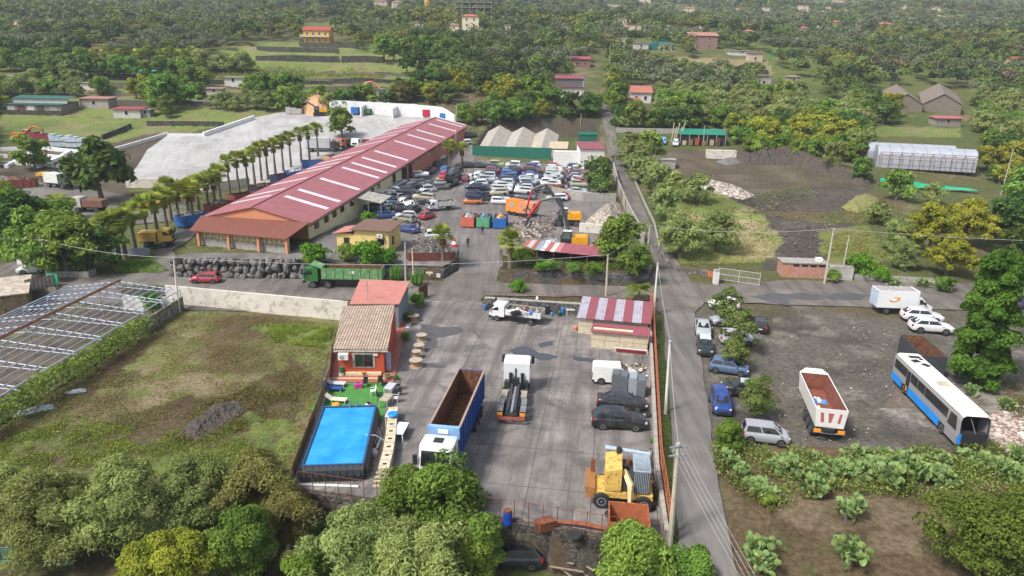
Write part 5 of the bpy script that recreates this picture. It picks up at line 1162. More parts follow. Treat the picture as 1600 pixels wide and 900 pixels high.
for k,(x,y,c_)in enumerate(((4.6,.3,'#2f78c0'),(4.9,-.1,'#c9d0d4'),(4.7,-.5,'#4a8ac8'),(3.2,.3,'#cfcabf'),(1.6,.3,'#9ab0c4'),(1.2,-.2,'#c4c4c0'),(5.0,.2,'#b8b0a0'))):
 m=heap(x-.35,x+.35,y-.3,y+.3,1.33,.35,k,6);m.build('bag',PM('bag'+c_,c_,.5,.2,4),rb)
a=GZ(1411,597,0);b=GZ(1517,705,0);rz=math.atan2(b.y-a.y,b.x-a.x);L=(b-a).length
bs=T('coach_bus','derelict white and blue coach without windscreen in the gravel lot','bus',(a.x,a.y,.03),rz)
print('BUS',L)
W_=1.22;gs_,wh_,bl_=PM('bus_grey','#8f8c8b',.5,.06,1),PM('bus_white_roof','#dcd9d2',.5,.06,.8,c2='#b9b4aa',thr=.63),PM('bus_blue','#1f86d8',.45,.08,1)
m=MB();sec=[(-W_,1.1),(-W_,2.6),(-W_+.12,2.95),(-W_+.35,3.1),(W_-.35,3.1),(W_-.12,2.95),(W_,2.6),(W_,1.1)]
N=[(0,1.0),(.25,1.0),(L-1.6,1.0),(L-.5,.98),(L,.93)]
def shell(idx,mat,nm,t=.05):
 m=MB();vs=[];fs=[]
 for x,f in N:
  for k in idx:y,z=sec[k];vs.append((x-(0 if x<L-.6 else(z-1.1)*.12),y*f,z-(.0 if x<L else .12*(z>2.5))))
 q=len(idx)
 for i in range(len(N)-1):
  for k in range(q-1):fs.append((i*q+k,i*q+k+1,(i+1)*q+k+1,(i+1)*q+k))
 m.add(vs,fs);return m.build(nm,mat,bs,fix=False)
shell((2,3,4,5),wh_,'roof');shell((0,1,2),gs_,'side_panel');shell((5,6,7),gs_,'side_panel')
for s in(-1,1):
 m=MB()
 for x0,x1 in((0,2.3),(3.4,L-3.3),(L-2.2,L-.1)):m.b2(x0,x1,s*W_-.03,s*W_+.03,.4,1.1)
 for x0,x1 in():pass
 m2=MB();m2 .b2(0,2.3,s*W_-.03,s*W_+.03,.4,1.15);m2 .build('blue_skirt',bl_,bs);m2=MB();m2 .b2(3.4,L-3.3,s*W_-.03,s*W_+.03,.4,1.15);m2 .build('blue_skirt',bl_,bs);m2=MB();m2 .b2(L-2.2,L-.25,s*W_*.99-.03,s*W_*.99+.03,.4,1.15);m2 .build('blue_skirt',gs_,bs)
 m2=MB();m2 .b2(2.3,3.4,s*W_-.02,s*W_+.02,1.0,1.15);m2 .b2(L-3.3,L-2.2,s*W_-.02,s*W_+.02,1.0,1.15);m2 .build('side_panel',gs_,bs)
 for x in(2.85,L-2.75):wheel(bs,x,s*(W_-.18),.5,.3,18)
 gaps=[(.3,3.0),(3.9,5.3),(5.4,6.8),(6.9,L-2.2)]if s<0 else[(.3,2.8),(2.9,5.3),(5.4,7.9),(8.0,L-2.2)]
 for x0,x1 in gaps:
  m=MB();m.b2(x0,x1,s*W_-.02,s*W_+.035,1.75,2.62);m.build('side_window',GLASS(),bs)
 m=MB();m.slab([(L-2.0,s*(W_+.02),1.5),(L-.55,s*(W_*.985+.02),1.5),(L-.8,s*(W_*.985+.02),2.65),(L-1.7,s*(W_+.02),2.65)],.02,up=(0,s,0));m.build('side_window',GLASS(),bs)
m=MB();m.b2(3.15,3.8,-W_-.045,-W_-.02,.5,2.6);m.build('doorway',M_DARK,bs)
m=MB();m.b2(3.3,3.6,-W_-.06,-W_-.045,.6,1.1);m.build('door_step',PM('yellow_paint','#c98a2c',.6),bs)
m=MB();m.b2(0,.04,-W_,W_,.4,3.0);m.build('rear_panel',gs_,bs)
m=MB();m.b2(.05,L-.9,-W_+.06,W_-.06,.5,1.0);m.build('floor',M_BLK,bs);m=MB();m.b2(L-1.9,L-1.84,-W_+.06,W_-.06,1.0,2.9);m.build('bulkhead',M_DARK,bs)
m=MB();m.b2(L-.7,L-.12,-W_*.9,W_*.9,.45,1.45);m.build('dashboard',M_BLK,bs)
m=MB();m.tube([(L-.3,-W_*.93,1.3),(L-.42,-W_*.9,2.75)],.05,5);m.build('pillar',gs_,bs);m=MB();m.tube([(L-.3,W_*.93,1.3),(L-.42,W_*.9,2.75)],.05,5);m.build('pillar',M_BLK,bs)
m=MB();m.tube([(L-.3,.2,1.4),(L-.5,-.3,2.7)],.03,4);m.build('wiper_arm',M_STEEL,bs);m=MB();m.tube([(L-.22,-W_*.95,1.32),(L-.15,0,1.36),(L-.22,W_*.95,1.32)],.035,5);m.build('front_rail',M_STEEL,bs)
m=MB();m.b2(L-.35,L-.05,-W_*.95,-W_*.78,.45,1.4);m.build('corner_panel',bl_,bs)
m=MB();m.b2(6.6,7.6,-.45,.45,3.1,3.18);m.build('roof_hatch',PM('beige_hatch','#b9ae9c'),bs)
for k,(x,y,w_,d_)in enumerate(((1.0,.1,.5,1.0),(2.0,-.2,.6,.7),(2.9,.35,.7,.5),(1.5,.5,.3,.3))):m=MB();m.box((x,y,3.12),(w_,d_,.05),.3*k);m.build('torn_roof_patch',M_DARK,bs)
def skip(px,py,L,W_,H,mat,label,rz=0.,fill=None,fillm=None,fh=.5,inner=M_RUSTI,name='scrap_container',cat='container',group=None,z=None,ribs=5,loc=None):
 p=loc or(G(px,py)if z is None else GZ(px,py,z));o=T(name,label,cat,(p.x,p.y,p.z+.04),rz,group)
 openbox(o,-L/2,L/2,W_/2,.12,H,.06,mat,inner,'container_body',ribs,.0)
 for s in(-1,1):m=MB();m.b2(-L/2,L/2,s*.4-.06,s*.4+.06,0,.12);m.build('runner',M_BLK,o)
 if fill is not None:
  heap(-L/2+.07,L/2-.07,-W_/2+.07,W_/2-.07,H*fh,H*(1.25-fh),fill,12).build('load',fillm or M_SCR,o)
 return o
a=GZ(1412,560,0);b=GZ(1470,597,0);rz=math.atan2(b.y-a.y,b.x-a.x)
skip(1436,572,6.0,2.4,2.3,PM('dark_grey_container','#3c4148',.6,.2,2,c2='#5a5048',thr=.62),'empty dark grey open container with rusty inside behind the coach',rz-.25,z=0,ribs=8)
def unit(v):return v/np.maximum(np.linalg.norm(v,axis=-1,keepdims=True),1e-6)
def leafquads(P,Nn,ln,wd,rs):
 t=unit(np.cross(Nn,rs.randn(len(P),3)));b=np.cross(Nn,t)
 t=t*(ln*(.6+.8*rs.rand(len(P),1)))/2;b=b*(wd*(.6+.8*rs.rand(len(P),1)))/2
 V=np.stack([P-t,P+b*.9-t*.1,P+t,P-b*.9-t*.1],1).reshape(-1,3)
 return V,np.arange(len(V)).reshape(-1,4)
def crownpts(rs,n,Rr,Hc,z0,ncl,cr=.3,shell=.5,low=-.9):
 u=rs.rand(ncl)**.85;an=rs.rand(ncl)*6.2832
 lob=1+.16*np.sin(2*an+rs.rand()*6)+.1*np.sin(3*an+rs.rand()*6)
 pr=np.sqrt(np.clip(1-(np.clip((u-.32)/.74,0,1))**2,0,1))*(.74+.26*np.clip(u/.25,0,1))*lob
 rho=pr*(shell+(1-shell)*rs.rand(ncl))*(.7+.42*rs.rand(ncl))*(1-cr*.45)
 C=np.stack([np.cos(an)*rho*Rr,np.sin(an)*rho*Rr,z0+Rr*cr*.45+(Hc-Rr*cr)*u*(.86+.2*rs.rand(ncl))],1)
 pw=rs.rand(ncl)+.25;k=rs.choice(ncl,n,p=pw/pw.sum());cs=Rr*cr*(.5+.8*rs.rand(ncl))
 o=unit(rs.randn(n,3));o[:,2]=np.where(o[:,2]<-.3,-o[:,2],o[:,2])
 P=C[k]+o*(cs[k]*rs.rand(n)**.28)[:,None]*np.array([1,1,.85])
 out=unit(P-np.array([0,0,z0+Hc*.4]))
 N=unit(o*.7+out*.4+rs.randn(n,3)*.55+np.array([0,0,.25]))
 clv=rs.rand(ncl)[k]*.75+.25*rs.rand(n)
 return P,N,clv
def leafmesh(name,P,N,cl,ln,wd,rs,mat):
 V,Q=leafquads(P,N,ln,wd,rs);me=np_mesh(name,V,Q)
 a=me.attributes.new('cl','FLOAT','POINT');a.data.foreach_set('value',np.repeat(cl,4).astype(np.float32))
 me.materials.append(mat);return me
M_BARK=PM('bark',(.12,.09,.065),.95,.3,4,c2=(.2,.17,.13));M_BARKP=PM('palm_bark',(.17,.13,.1),.95,.3,5)
def trunkmesh(seed,h,r,spread,nl=5,mat=None):
 rr=random.Random(seed);m=MB();lean=(rr.uniform(-.1,.1)*h,rr.uniform(-.1,.1)*h)
 top=(lean[0],lean[1],h);m.tube([(0,0,-.4),(lean[0]*.4,lean[1]*.4,h*.5),top],[r*1.3,r,r*.75],7)
 for i in range(nl):
  a=6.28*i/nl+rr.uniform(-.4,.4);q=spread*rr.uniform(.5,.85);z=h+spread*rr.uniform(.4,.9)
  m.tube([top,(top[0]+q*.5*math.cos(a),top[1]+q*.5*math.sin(a),h+(z-h)*.6),(top[0]+q*math.cos(a),top[1]+q*math.sin(a),z)],[r*.5,r*.3,r*.1],5)
 return m.mesh('trunk',mat or M_BARK,True)
L_OL=leafmat('olive_leaves','#55622f','#aeb870',.32,.12);L_GR=leafmat('green_leaves','#3b5822','#97b352',.36,.15)
L_DK=leafmat('dark_leaves','#283c1d','#6c8844',.25,.12);L_YG=leafmat('yellow_green_leaves','#5c6a22','#b6b446',.33,.1)
L_BR=leafmat('dry_brown_foliage','#4c4528','#8f8a50',.25,.15);L_LG=leafmat('light_green_leaves','#466423','#9ab04c',.35,.12)
L_PALM=leafmat('palm_leaves','#566a24','#c0c85a',.33,.08);L_DEAD=leafmat('dead_palm_leaves','#5c4a30','#9a8258',.1,.05);L_HED=leafmat('hedge_leaves','#2f5a1c','#7fae38',.3,.05)
TK=dict(olive=(L_OL,3.0,4.6,.35,.26,.05,60,.27,M_BARK),green=(L_GR,3.0,5.2,.4,.24,.14,55,.3,M_BARK),dark=(L_DK,3.2,5.4,.4,.26,.15,60,.28,M_BARK),light=(L_LG,3.0,4.8,.4,.24,.14,50,.28,M_BARK),yellow=(L_YG,3.2,4.6,.8,.24,.12,45,.26,M_BARK),brown=(L_BR,2.8,4.0,.8,.24,.06,45,.3,M_BARK),bush=(L_GR,1.6,1.9,.1,.16,.1,30,.35,M_BARK),tall=(leafmat('deep_green_leaves','#22401a','#6c8f38',.3,.05),2.9,10.6,.1,.3,.22,150,.26,M_BARK),hedge=(L_HED,1.6,1.7,.1,.15,.09,30,.35,M_BARK),willow=(leafmat('willow_leaves','#3f4e26','#90a058',.3,.05),1.5,3.1,.5,.22,.05,36,.34,M_BARK))
TK['shrub']=(leafmat('dark_shrub_leaves','#33421a','#7e8a3c',.25,.08),3.0,4.4,.1,.16,.1,90,.24,M_BARK)
TM={}
def tmesh(kind,lod,var):
 k=(kind,lod,var)
 if k in TM:return TM[k]
 mat,Rr,Hc,z0,ll,lw,ncl,cr,bark=TK[kind];seed=sum(ord(c)for c in kind)*7+var*31+lod;rs=np.random.RandomState(seed)
 n={0:22000,1:6500,2:1800}[lod];s={0:1,1:1.7,2:2.9}[lod]
 if kind in('bush','hedge','willow'):n=n//3
 if kind=='tall':n=int(n*2.4)
 P,N,cl=crownpts(rs,n,Rr,Hc,z0,ncl if lod<2 else ncl//2,cr*(1 if lod<2 else 1.25),.35)
 wd=lw*(s if lw>.08 else s*1.5)
 cm=leafmesh('crown',P,N,cl,ll*s,wd,rs,mat);tm_=trunkmesh(seed,z0+Hc*.25,.2 if Rr>2 else .08,Rr*.7,5,bark)
 TM[k]=(cm,tm_);return TM[k]
NM=dict(shrub='shrub_tree',olive='olive_tree',green='broadleaf_tree',dark='evergreen_tree',light='young_tree',yellow='pine_tree',brown='dry_thicket',bush='bush',tall='tall_tree',hedge='hedge_bush',willow='willow_like_tree')
def tree_at(kind,p,sc_,label,group=None,lod=1,var=None,zs=1.0,name=None,parts=True,cat=None):
 var=rnd.randrange(4)if var is None else var;cm,tm_=tmesh(kind,lod,var)
 o=T(name or NM[kind],label,cat or('bush' if kind in('bush','hedge')else 'thicket' if kind=='brown' else 'tree'),p,rnd.uniform(0,6.28),group)
 o.scale=(sc_*rnd.uniform(.93,1.07),sc_*rnd.uniform(.93,1.07),sc_*zs)
 link('crown',cm,o);link('trunk',tm_,o);return o
def tree(kind,px,py,wpx,label,group=None,lod=None,zs=1.0,z=None,name=None):
 p=G(px,py)if z is None else GZ(px,py,z);s=FPX/proj(p)[2];Rr=TK[kind][1]
 return tree_at(kind,p,wpx/s/(2*Rr),label,group,(0 if s>17 else 1 if s>9 else 2)if lod is None else lod,None,zs,name)
for t in(('olive',15,835,150,'silvery olive tree at the left edge behind the net fence'),('olive',85,868,175,'large silvery olive tree in the lower left, second from the left edge'),('olive',205,862,185,'widest silvery olive tree of the lower left row, above the yellow bush'),('olive',318,822,150,'olive tree behind the yellow bush in the lower left row'),('yellow',262,948,150,'dense yellow green bushy tree at the bottom edge'),('green',385,905,130,'dark green feathery tree beside the brown thicket'),('brown',408,812,130,'brown and green dry thicket at the lower left corner of the yard'),('brown',455,850,110,'tawny thicket tree in front of the yard corner'),('olive',372,800,100,'small olive tree between the big olives and the brown thicket'),('green',694,868,178,'bright green tree rising in front of the white tractor cab'),('green',640,862,150,'green tree in front of the concrete planters and yard railing'),('olive',560,935,190,'big grey green tree at the bottom, left of the dark hatchback'),('olive',660,945,190,'big grey green tree at the bottom centre'),('green',745,905,110,'ragged green tree next to the old dark hatchback'),('light',480,955,120,'yellowish green tree at the bottom edge near the yard corner'),('green',985,962,170,'green tree at the bottom edge by the leaning poles'),('green',1065,965,130,'smaller green tree at the bottom beside the lane'),('shrub',1545,908,205,'dense reddish green shrub tree in the lower right corner'),('shrub',1605,850,130,'green shrub tree at the right edge behind the dense one')):
 tree(*t,lod=0,z=(-3.0 if 470<t[1]<1100 else FZ if t[1]<1000 else 0))
tree('tall',1524,602,102,'tall full green tree beside the dark container at the right',lod=0,zs=1.12)
for t in(('yellow',1450,398,95,'yellow green pine right of the round olives'),('yellow',1505,385,90,'tallest yellow green pine below the green net'),('yellow',1478,430,80,'lower yellow green pine spreading above the road wall'),('dark',1575,385,95,'dark evergreen tree right of the yellow pines'),('dark',1600,430,90,'dark evergreen at the right edge by the road'),('dark',1560,470,80,'dark evergreen behind the tall green tree'),('green',1600,330,80,'green tree at the right edge beside the gravel track'),('olive',1397,392,62,'round olive tree left of the yellow pines'),('olive',1415,420,52,'round olive tree nearest the road, left of the yellow pines'),('olive',1372,350,45,'round olive tree by the straw coloured mound'),('green',1400,312,52,'green tree in front of the turquoise net'),('olive',1455,318,40,'thin grey tree in front of the turquoise net'),('olive',1302,265,55,'grey olive tree left of the plastic greenhouse'),('olive',1330,242,48,'olive tree touching the plastic greenhouse corner'),('green',1262,215,40,'bright green tree above the dug bank'),('green',1345,285,40,'low green tree under the plastic greenhouse corner'),('willow',1133,508,48,'narrow willow-like tree in the lot by the white car'),('willow',1152,552,56,'bushy willow-like tree in the lot, second from the road'),('willow',1146,580,48,'small willow-like tree over the blue grey hatchback'),('willow',1180,655,58,'small round tree above the silver minivan in the lot'),('olive',985,262,50,'olive tree at the lane, uppermost of the lane row'),('olive',1003,285,48,'second olive from the top of the lane row'),('green',1013,255,42,'dense dark green tree beside the grey hut at the lane'),('olive',1030,305,48,'third olive of the lane row'),('olive',1055,312,42,'olive on the grass edge of the dark earth'),('olive',1037,345,52,'fourth olive of the lane row, by the tall pole'),('olive',1062,402,66,'dense rounded olive at the lane corner'),('olive',1117,392,58,'olive standing right of the lane corner one'),('olive',1085,318,45,'olive at the upper edge of the grass patch'),('dark',931,294,58,'round dark tree at the end of the stacked car rows'),('dark',938,312,40,'smaller round dark bush below the round dark tree'),('green',966,416,88,'big green tree on the lava wall left of the lane'),('green',996,430,54,'green bush beside the big tree on the lava wall'),('green',535,216,50,'green tree behind the warehouse in the pale lot'),('dark',160,316,112,'big dark spreading tree between the pale lot and the gravel yard'),('green',62,428,85,'big dark green bushy tree by the left gate'),('green',108,432,85,'dense green tree behind the left road wall'),('dark',28,398,95,'dark tree at the left edge above the gate'),('dark',145,425,70,'dark tree beside the first avenue palms'),('light',92,385,70,'lighter green tree crown above the left road trees'),('green',12,358,60,'green tree at the left edge by the gravel yard'),('green',258,172,58,'bright round tree standing alone in the left fields'),('light',1135,705,62,'feathery yellow green tree in front of the silver minivan'),('green',160,150,34,'bush by the white ruin'),('olive',30,145,34,'grey bush behind the green barn')):
 t=list(t)
 if 975<t[1]<1122 and 250<t[2]<410:t[3]*=1.3
 if t[1]<150 and t[2]>350:t[3]*=1.25
 if t[0]=='willow':t[3]*=1.05
 tree(*t)
for i,(x,y,k_)in enumerate([(x,168+(x%7),'olive')for x in range(338,480,16)]+[(x,148+(x%5),'olive')for x in range(0,130,17)]+[(x,134+x%6,'olive')for x in range(45,140,19)]+[(x,120+x%5,'green')for x in range(140,320,22)]+[(x,108+(x%9),'olive')for x in range(315,400,17)]+[(x,158+x%6,'green')for x in range(230,330,20)]+[(x,112,'green')for x in range(0,130,18)]+[(x,90+x%9,'dark')for x in range(0,140,16)]+[(x,146+x%5,'green')for x in range(395,480,18)]+[(x,88+x%7,'green')for x in range(600,720,15)]+[(x,104+x%11,'dark')for x in range(636,740,15)]+[(1150+15*q,224+(q*7)%9,'green')for q in range(14)]+[(1145+17*q,210+(q*5)%7,'green')for q in range(13)]+[(1165+17*q,196+(q*5)%9,'olive')for q in range(12)]+[(1170+15*q,236+(q*7)%9+q,'light')for q in range(12)]+[(725+14*q,192+(q*5)%8-q,'green')for q in range(8)]+[(1290+16*q,226+(q*5)%9,'olive')for q in range(5)]+[(1540+12*q,205+26*((q*3)%8),'green')for q in range(12)]+[(1032+16*q,192+(q*3)%6,'olive')for q in range(9)]+[(1036+15*q,176+(q*5)%8,'green')for q in range(7)]+[(975+14*q,200,'olive')for q in range(3)]):
 tree(k_,x,y,28+(i*7)%13,{'olive':'grey green olive bush','green':'leafy green bush tree','dark':'dark green bush tree','light':'light green orange tree'}[k_]+(' in the hedgerows of the left terraces' if x<740 and y<185 else ' in the orchard belt beyond the yards'),('hedgerow ' if x<740 and y<185 else 'orchard ')+k_+' trees',2)
for t in(('hedge',492,412,58,'bright green bushy hedge left of the yellow cottage'),('hedge',575,415,70,'bright green hedge in front of the cottage, behind the green truck'),('bush',545,408,45,'brownish green shrub between the two bright hedges'),('hedge',605,412,45,'end of the bright green hedge by the road pole'),('hedge',575,350,36,'yellow green bush behind the cottage roof'),('bush',822,412,40,'dark green bush at the left end of the sheet lean-to'),('bush',862,424,30,'low bush on the lava wall under the sheet lean-to, left one'),('bush',895,427,26,'low bush on the lava wall under the lean-to, middle one'),('bush',925,430,34,'low bush on the lava wall at the right end of the lean-to'),('hedge',845,424,24,'bright weeds on the lava wall near the dark bush'),('bush',805,405,28,'small bush beside the palm at the lean-to'),('hedge',810,456,32,'round green shrub behind the yard fence'),('hedge',769,478,27,'small green shrub in a blue pot at the yard entrance'),('bush',1300,440,30,'green bush behind the white hut'),('hedge',1340,432,60,'bright green hedge right of the pink hut'),('hedge',1375,438,40,'green hedge bush further right of the pink hut'),('bush',1475,455,40,'low grey green bush by the red post wall'),('hedge',1020,692,14,'small green weed clump at the yard wall'),('hedge',1030,780,26,'yellow green weed clump under the yard wall, by the old excavator'),('bush',80,150,40,'bush row behind the white walled ruin'),('light',55,265,60,'low yellow green shrub above the gravel yard'),('bush',1200,790,34,'low dry weeds at the edge of the lane')):
 tree(*t)
tree('hedge',240,492,40,'bright green climber over the end of the greenhouse skeleton',z=FZ,zs=1.6)
rs=np.random.RandomState(5);n=9000;aa=9+rs.rand(n)**1*44;pp=np.array([tuple(GP(a,sR,0))for a in(0,1)]);d1=pp[1]-pp[0]
P=pp[0]+aa[:,None]*d1+rs.randn(n,3)*np.array([.55,.55,.0])+np.array([.5,-.3,0]);P[:,2]=FZ+2.7*rs.rand(n)**.6*(.75+.35*vnoise(aa,aa*0,2.2))+.1
hm=leafmesh('climbing_hedge',P,unit(rs.randn(n,3)+[.5,-.4,.6]),vnoise(P[:,0],P[:,1],1.5),.3,.2,rs,L_GR);tag(link('climbing_hedge',hm),'long green climbing hedge grown along the greenhouse skeleton','hedge')
def palm_crown(seed,n=60,Lf=1.5,fan=True):
 rr=np.random.RandomState(seed);V=[];Q=[];C=[]
 def strip(pts,w):
  pass
 for i in range(n):
  az=rr.rand()*6.283;el=rr.uniform(-.4,1.35)if fan else rr.uniform(-.1,1.1);L=Lf*rr.uniform(.8,1.15);c=rr.rand()
  d=np.array([math.cos(az)*math.cos(el),math.sin(az)*math.cos(el),math.sin(el)]);side=np.array([-math.sin(az),math.cos(az),0])
  droop=.3 if fan else .75
  if fan:
   tip=d*L*.5
   for k in range(11):
    a=(k-5)/5*1.25;dd=unit(d*math.cos(a)+side*math.sin(a));e=tip+dd*L*.62*(1-.25*abs(a)/1.25);e[2]-=droop*.25*L;w=unit(np.cross(dd,d+[0,0,.4]))*.0+np.cross(dd,unit(np.cross(d,side)))*.05
    mid=tip+dd*L*.36;b=len(V);V+=[tip,mid+w,e,mid-w];Q.append((b,b+1,b+2,b+3));C+=[c*.8+.2*rr.rand()]*4
   w=side*.025;b=len(V);V+=[-w,w,tip+w,tip-w];Q.append((b,b+1,b+2,b+3));C+=[c]*4
  else:
   for k in range(18):
    t=(k+2)/19;p=d*L*t;p=p+[0,0,-droop*L*t*t*.8]
    for s in(-1,1):
     e=p+side*s*L*.3*math.sin(3.1*t)**.7+d*L*.1-[0,0,.1];w=d*.045;b=len(V);V+=[p-w,p+w,e+w*.3,e-w*.3];Q.append((b,b+1,b+2,b+3));C+=[c*.7+.3*rr.rand()]*4
 me=np_mesh('crown',np.array(V),np.array(Q));a=me.attributes.new('cl','FLOAT','POINT');a.data.foreach_set('value',np.array(C,np.float32));me.materials.append(L_PALM);return me
def palm_skirt(seed,mat=L_DEAD):
 rr=np.random.RandomState(seed);n=90;a=rr.rand(n)*6.283;z=-rr.rand(n)*1.1;P=np.stack([np.cos(a)*.3,np.sin(a)*.3,z],1);N=unit(np.stack([np.cos(a),np.sin(a),z*0+.3],1)+rr.randn(n,3)*.2)
 return leafmesh('dead_fronds',P,N,rr.rand(n),.8,.16,rr,mat)
PC=[palm_crown(i)for i in range(4)];PF=[palm_crown(20+i,34,2.4,False)for i in range(2)];PSK=[palm_skirt(i)for i in range(2)]
PTR=MB();PTR.tube([(0,0,-.5),(0,0,.0),(.03,.02,.5),(0,0,1)],[.3,.24,.17,.16],8);PTRM=PTR.mesh('trunk',M_BARKP,True)
def palm(px,py,h,label,sc_=1.0,group=None,feather=False,z=None,name='palm_tree'):
 p=G(px,py)if z is None else GZ(px,py,z);o=T(name,label,'palm',p,rnd.uniform(0,6.28),group)
 t=link('trunk',PTRM,o);t.scale=(sc_,sc_,h);c=link('crown',rnd.choice(PF if feather else PC),o);c.location=(0,0,h);c.scale=(sc_,)*3;c.rotation_euler=(rnd.uniform(-.1,.1),rnd.uniform(-.1,.1),rnd.uniform(0,6))
 if not feather:s=link('dead_fronds',rnd.choice(PSK),o);s.location=(0,0,h-.1);s.scale=(sc_,)*3
 return o
AV=[(497,245),(484,252),(471,255),(455,262),(443,268),(431,276),(419,281),(409,283),(399,292),(388,300),(374,303),(360,310),(345,318),(327,333),(312,338),(296,345),(281,352),(262,362),(247,372),(231,378),(212,393),(197,403),(187,408),(174,410),(338,330),(304,352),(268,345)]
for i,(x,y)in enumerate(AV):
 palm(x,y,7.2 if i<12 else 6.0,'fan palm in the avenue beside the warehouse, number %d counted from the far end'%(i+1),1.4 if i<12 else 1.5,'palm avenue beside the warehouse')
palm(703,262,5.0,'tall fan palm behind the black vans near the warehouse end',1.6);palm(722,262,4.6,'second fan palm close to the green sheet fence',1.4)
palm(692,408,3.9,'fan palm beside the rust brown panel fence',1.35,z=1.8);palm(797,418,3.9,'fan palm at the left end of the lava wall with the lean-to',1.4,z=1.9)
palm(998,470,1.6,'short feather palm behind the striped block store',1.0,feather=True);palm(95,345,3.5,'feather palm above the dark trees by the gravel yard',1.3,feather=True)
for i in range(15):
 palm(142+i*11.5,104+3*math.sin(i*2.1),5.5,'shaggy palm, number %d from the left in the row on the left hillside'%(i+1),1.7,'row of shaggy palms on the left hillside',feather=i%3==0)
def spiky(px,py,label,hgt_=2.2,n=60,rad=.9,z=0,mat=L_HED):
 p=GZ(px,py,z);o=T('euphorbia_shrub',label,'succulent',p);m=MB();rr=random.Random(px)
 for i in range(n):
  a=rr.uniform(0,6.28);q=rad*rr.random()**.6;h=hgt_*rr.uniform(.6,1);m.tube([(q*.35*math.cos(a),q*.35*math.sin(a),0),(q*math.cos(a),q*math.sin(a),h*.4),(q*1.1*math.cos(a),q*1.1*math.sin(a),h)],[.05,.08,.05],4)
 m.build('stems',PM('euphorbia_green','#5f8a35',.6,.25,3),o);m=MB();m.cyl((0,0,.2),.2,.5,8);m.build('base_stem',M_BARK,o)
spiky(588,440,'tall candelabra euphorbia left of the three behind the annex roof');spiky(619,440,'upright candelabra euphorbia in the middle behind the annex roof',2.6);spiky(652,447,'candelabra euphorbia at the right behind the annex by the gate',2.4)
tree('hedge',652,478,34,'leafy yellow green shrub beside the annex by the entrance',z=0);tree('bush',640,500,22,'potted dark shrub by the annex side',z=0);tree('bush',634,530,18,'small potted plant on the terrace side',z=.1)
tree('bush',606,592,14,'spiky potted plant at the terrace corner',z=.15);tree('hedge',619,592,11,'small yellow green potted plant beside the terrace corner',z=.1)
PADM=PM('prickly_pear_pads','#668248',.7,.35,1.4,c2='#9c9a50',thr=.57)
def pear_mesh(seed,npad=70,hmax=2.0):
 rr=random.Random(seed);m=MB();stack=[(V3((rr.uniform(-.6,.6),rr.uniform(-.6,.6),0)),V3((rr.uniform(-.3,.3),rr.uniform(-.3,.3),1)).normalized(),0)for _ in range(7)];c=0
 while stack and c<npad:
  p,d,g=stack.pop(0);c+=1;r=rr.uniform(.17,.27);L=r*2.3;a=d.orthogonal().normalized();a.rotate(Matrix.Rotation(rr.uniform(0,6.28),3,d));b=d.cross(a)
  ring=[]
  for k in range(8):
   t=6.283*k/8;ring.append(p+d*(L/2-math.cos(t)*L/2)+a*math.sin(t)*r*(1-.25*math.cos(t)))
  n0=len(m.v);m.add([p+d*L*.5+b*.05,p+d*L*.5-b*.05]+ring,[(0,2+k,2+(k+1)%8)for k in range(8)]+[(1,2+(k+1)%8,2+k)for k in range(8)])
  if g<6:
   for _ in range(rr.choice((1,2,2,3))):
    s=rr.uniform(-.8,.8);q=p+d*L*(1-abs(s)*.25)+a*s*r;nd=(d*.7+a*s*.9+b*rr.uniform(-.7,.7)+V3((0,0,.35))).normalized();stack.append((q,nd,g+1))
 return m.mesh('pads',PADM)
PEAR=[pear_mesh(i,95)for i in range(5)];STM=MB();STM.tube([(0,0,-.3),(.1,0,.5),(.0,.2,.9)],[.16,.13,.08],6);STM=STM.mesh('stem',M_BARK)
PEARS=((1130,725,1.1),(1155,750,1.0),(1180,772,1.2),(1205,785,1.0),(1240,745,1.2),(1262,770,1.3),(1290,755,1.2),(1310,740,1.1),(1345,752,1.3),(1372,745,1.5),(1395,765,1.5),(1415,735,1.4),(1440,752,1.3),(1462,730,1.2),(1480,762,1.2),(1505,728,1.1),(1540,735,1.2),(1572,748,1.3),(1595,760,1.2),(1175,870,1.35),(1185,895,1.1),(1322,812,1.3),(1325,882,1.5),(1385,720,.9),(1340,722,1.0),(1270,722,.8),(1215,740,.9),(1590,725,1.2),(1395,450,1.1),(1440,448,1.1),(1540,608,1.0),(1520,618,.9),(1570,640,1.0),(500,835,1.0))
for i,(x,y,s_)in enumerate(PEARS):
 p=GZ(x,y,0 if x>600 else-3)if y>600 else G(x,y)
 lab={19:'prickly pear standing alone in the bare earth by the lane',20:'low prickly pear at the bottom beside the lane',21:'lone prickly pear in the middle of the bare brown earth',22:'lone bright prickly pear near the bottom right of the bare earth',28:'pale prickly pear behind the road wall below the pines',29:'prickly pear right of the pale one below the pines',33:'single prickly pear below the yard corner railing'}.get(i)
 o=T('prickly_pear',lab or 'prickly pear clump, number %d from the lane in the belt below the gravel lot'%(1+sum(1 for q in PEARS[:19]+PEARS[23:28]if q[0]<x)),'cactus',p,rnd.uniform(0,6.28),None if lab else 'belt of prickly pears below the lot');o.scale=(s_*.74,s_*.74,s_*.66);link('pads',PEAR[i%5],o);link('stem',STM,o)
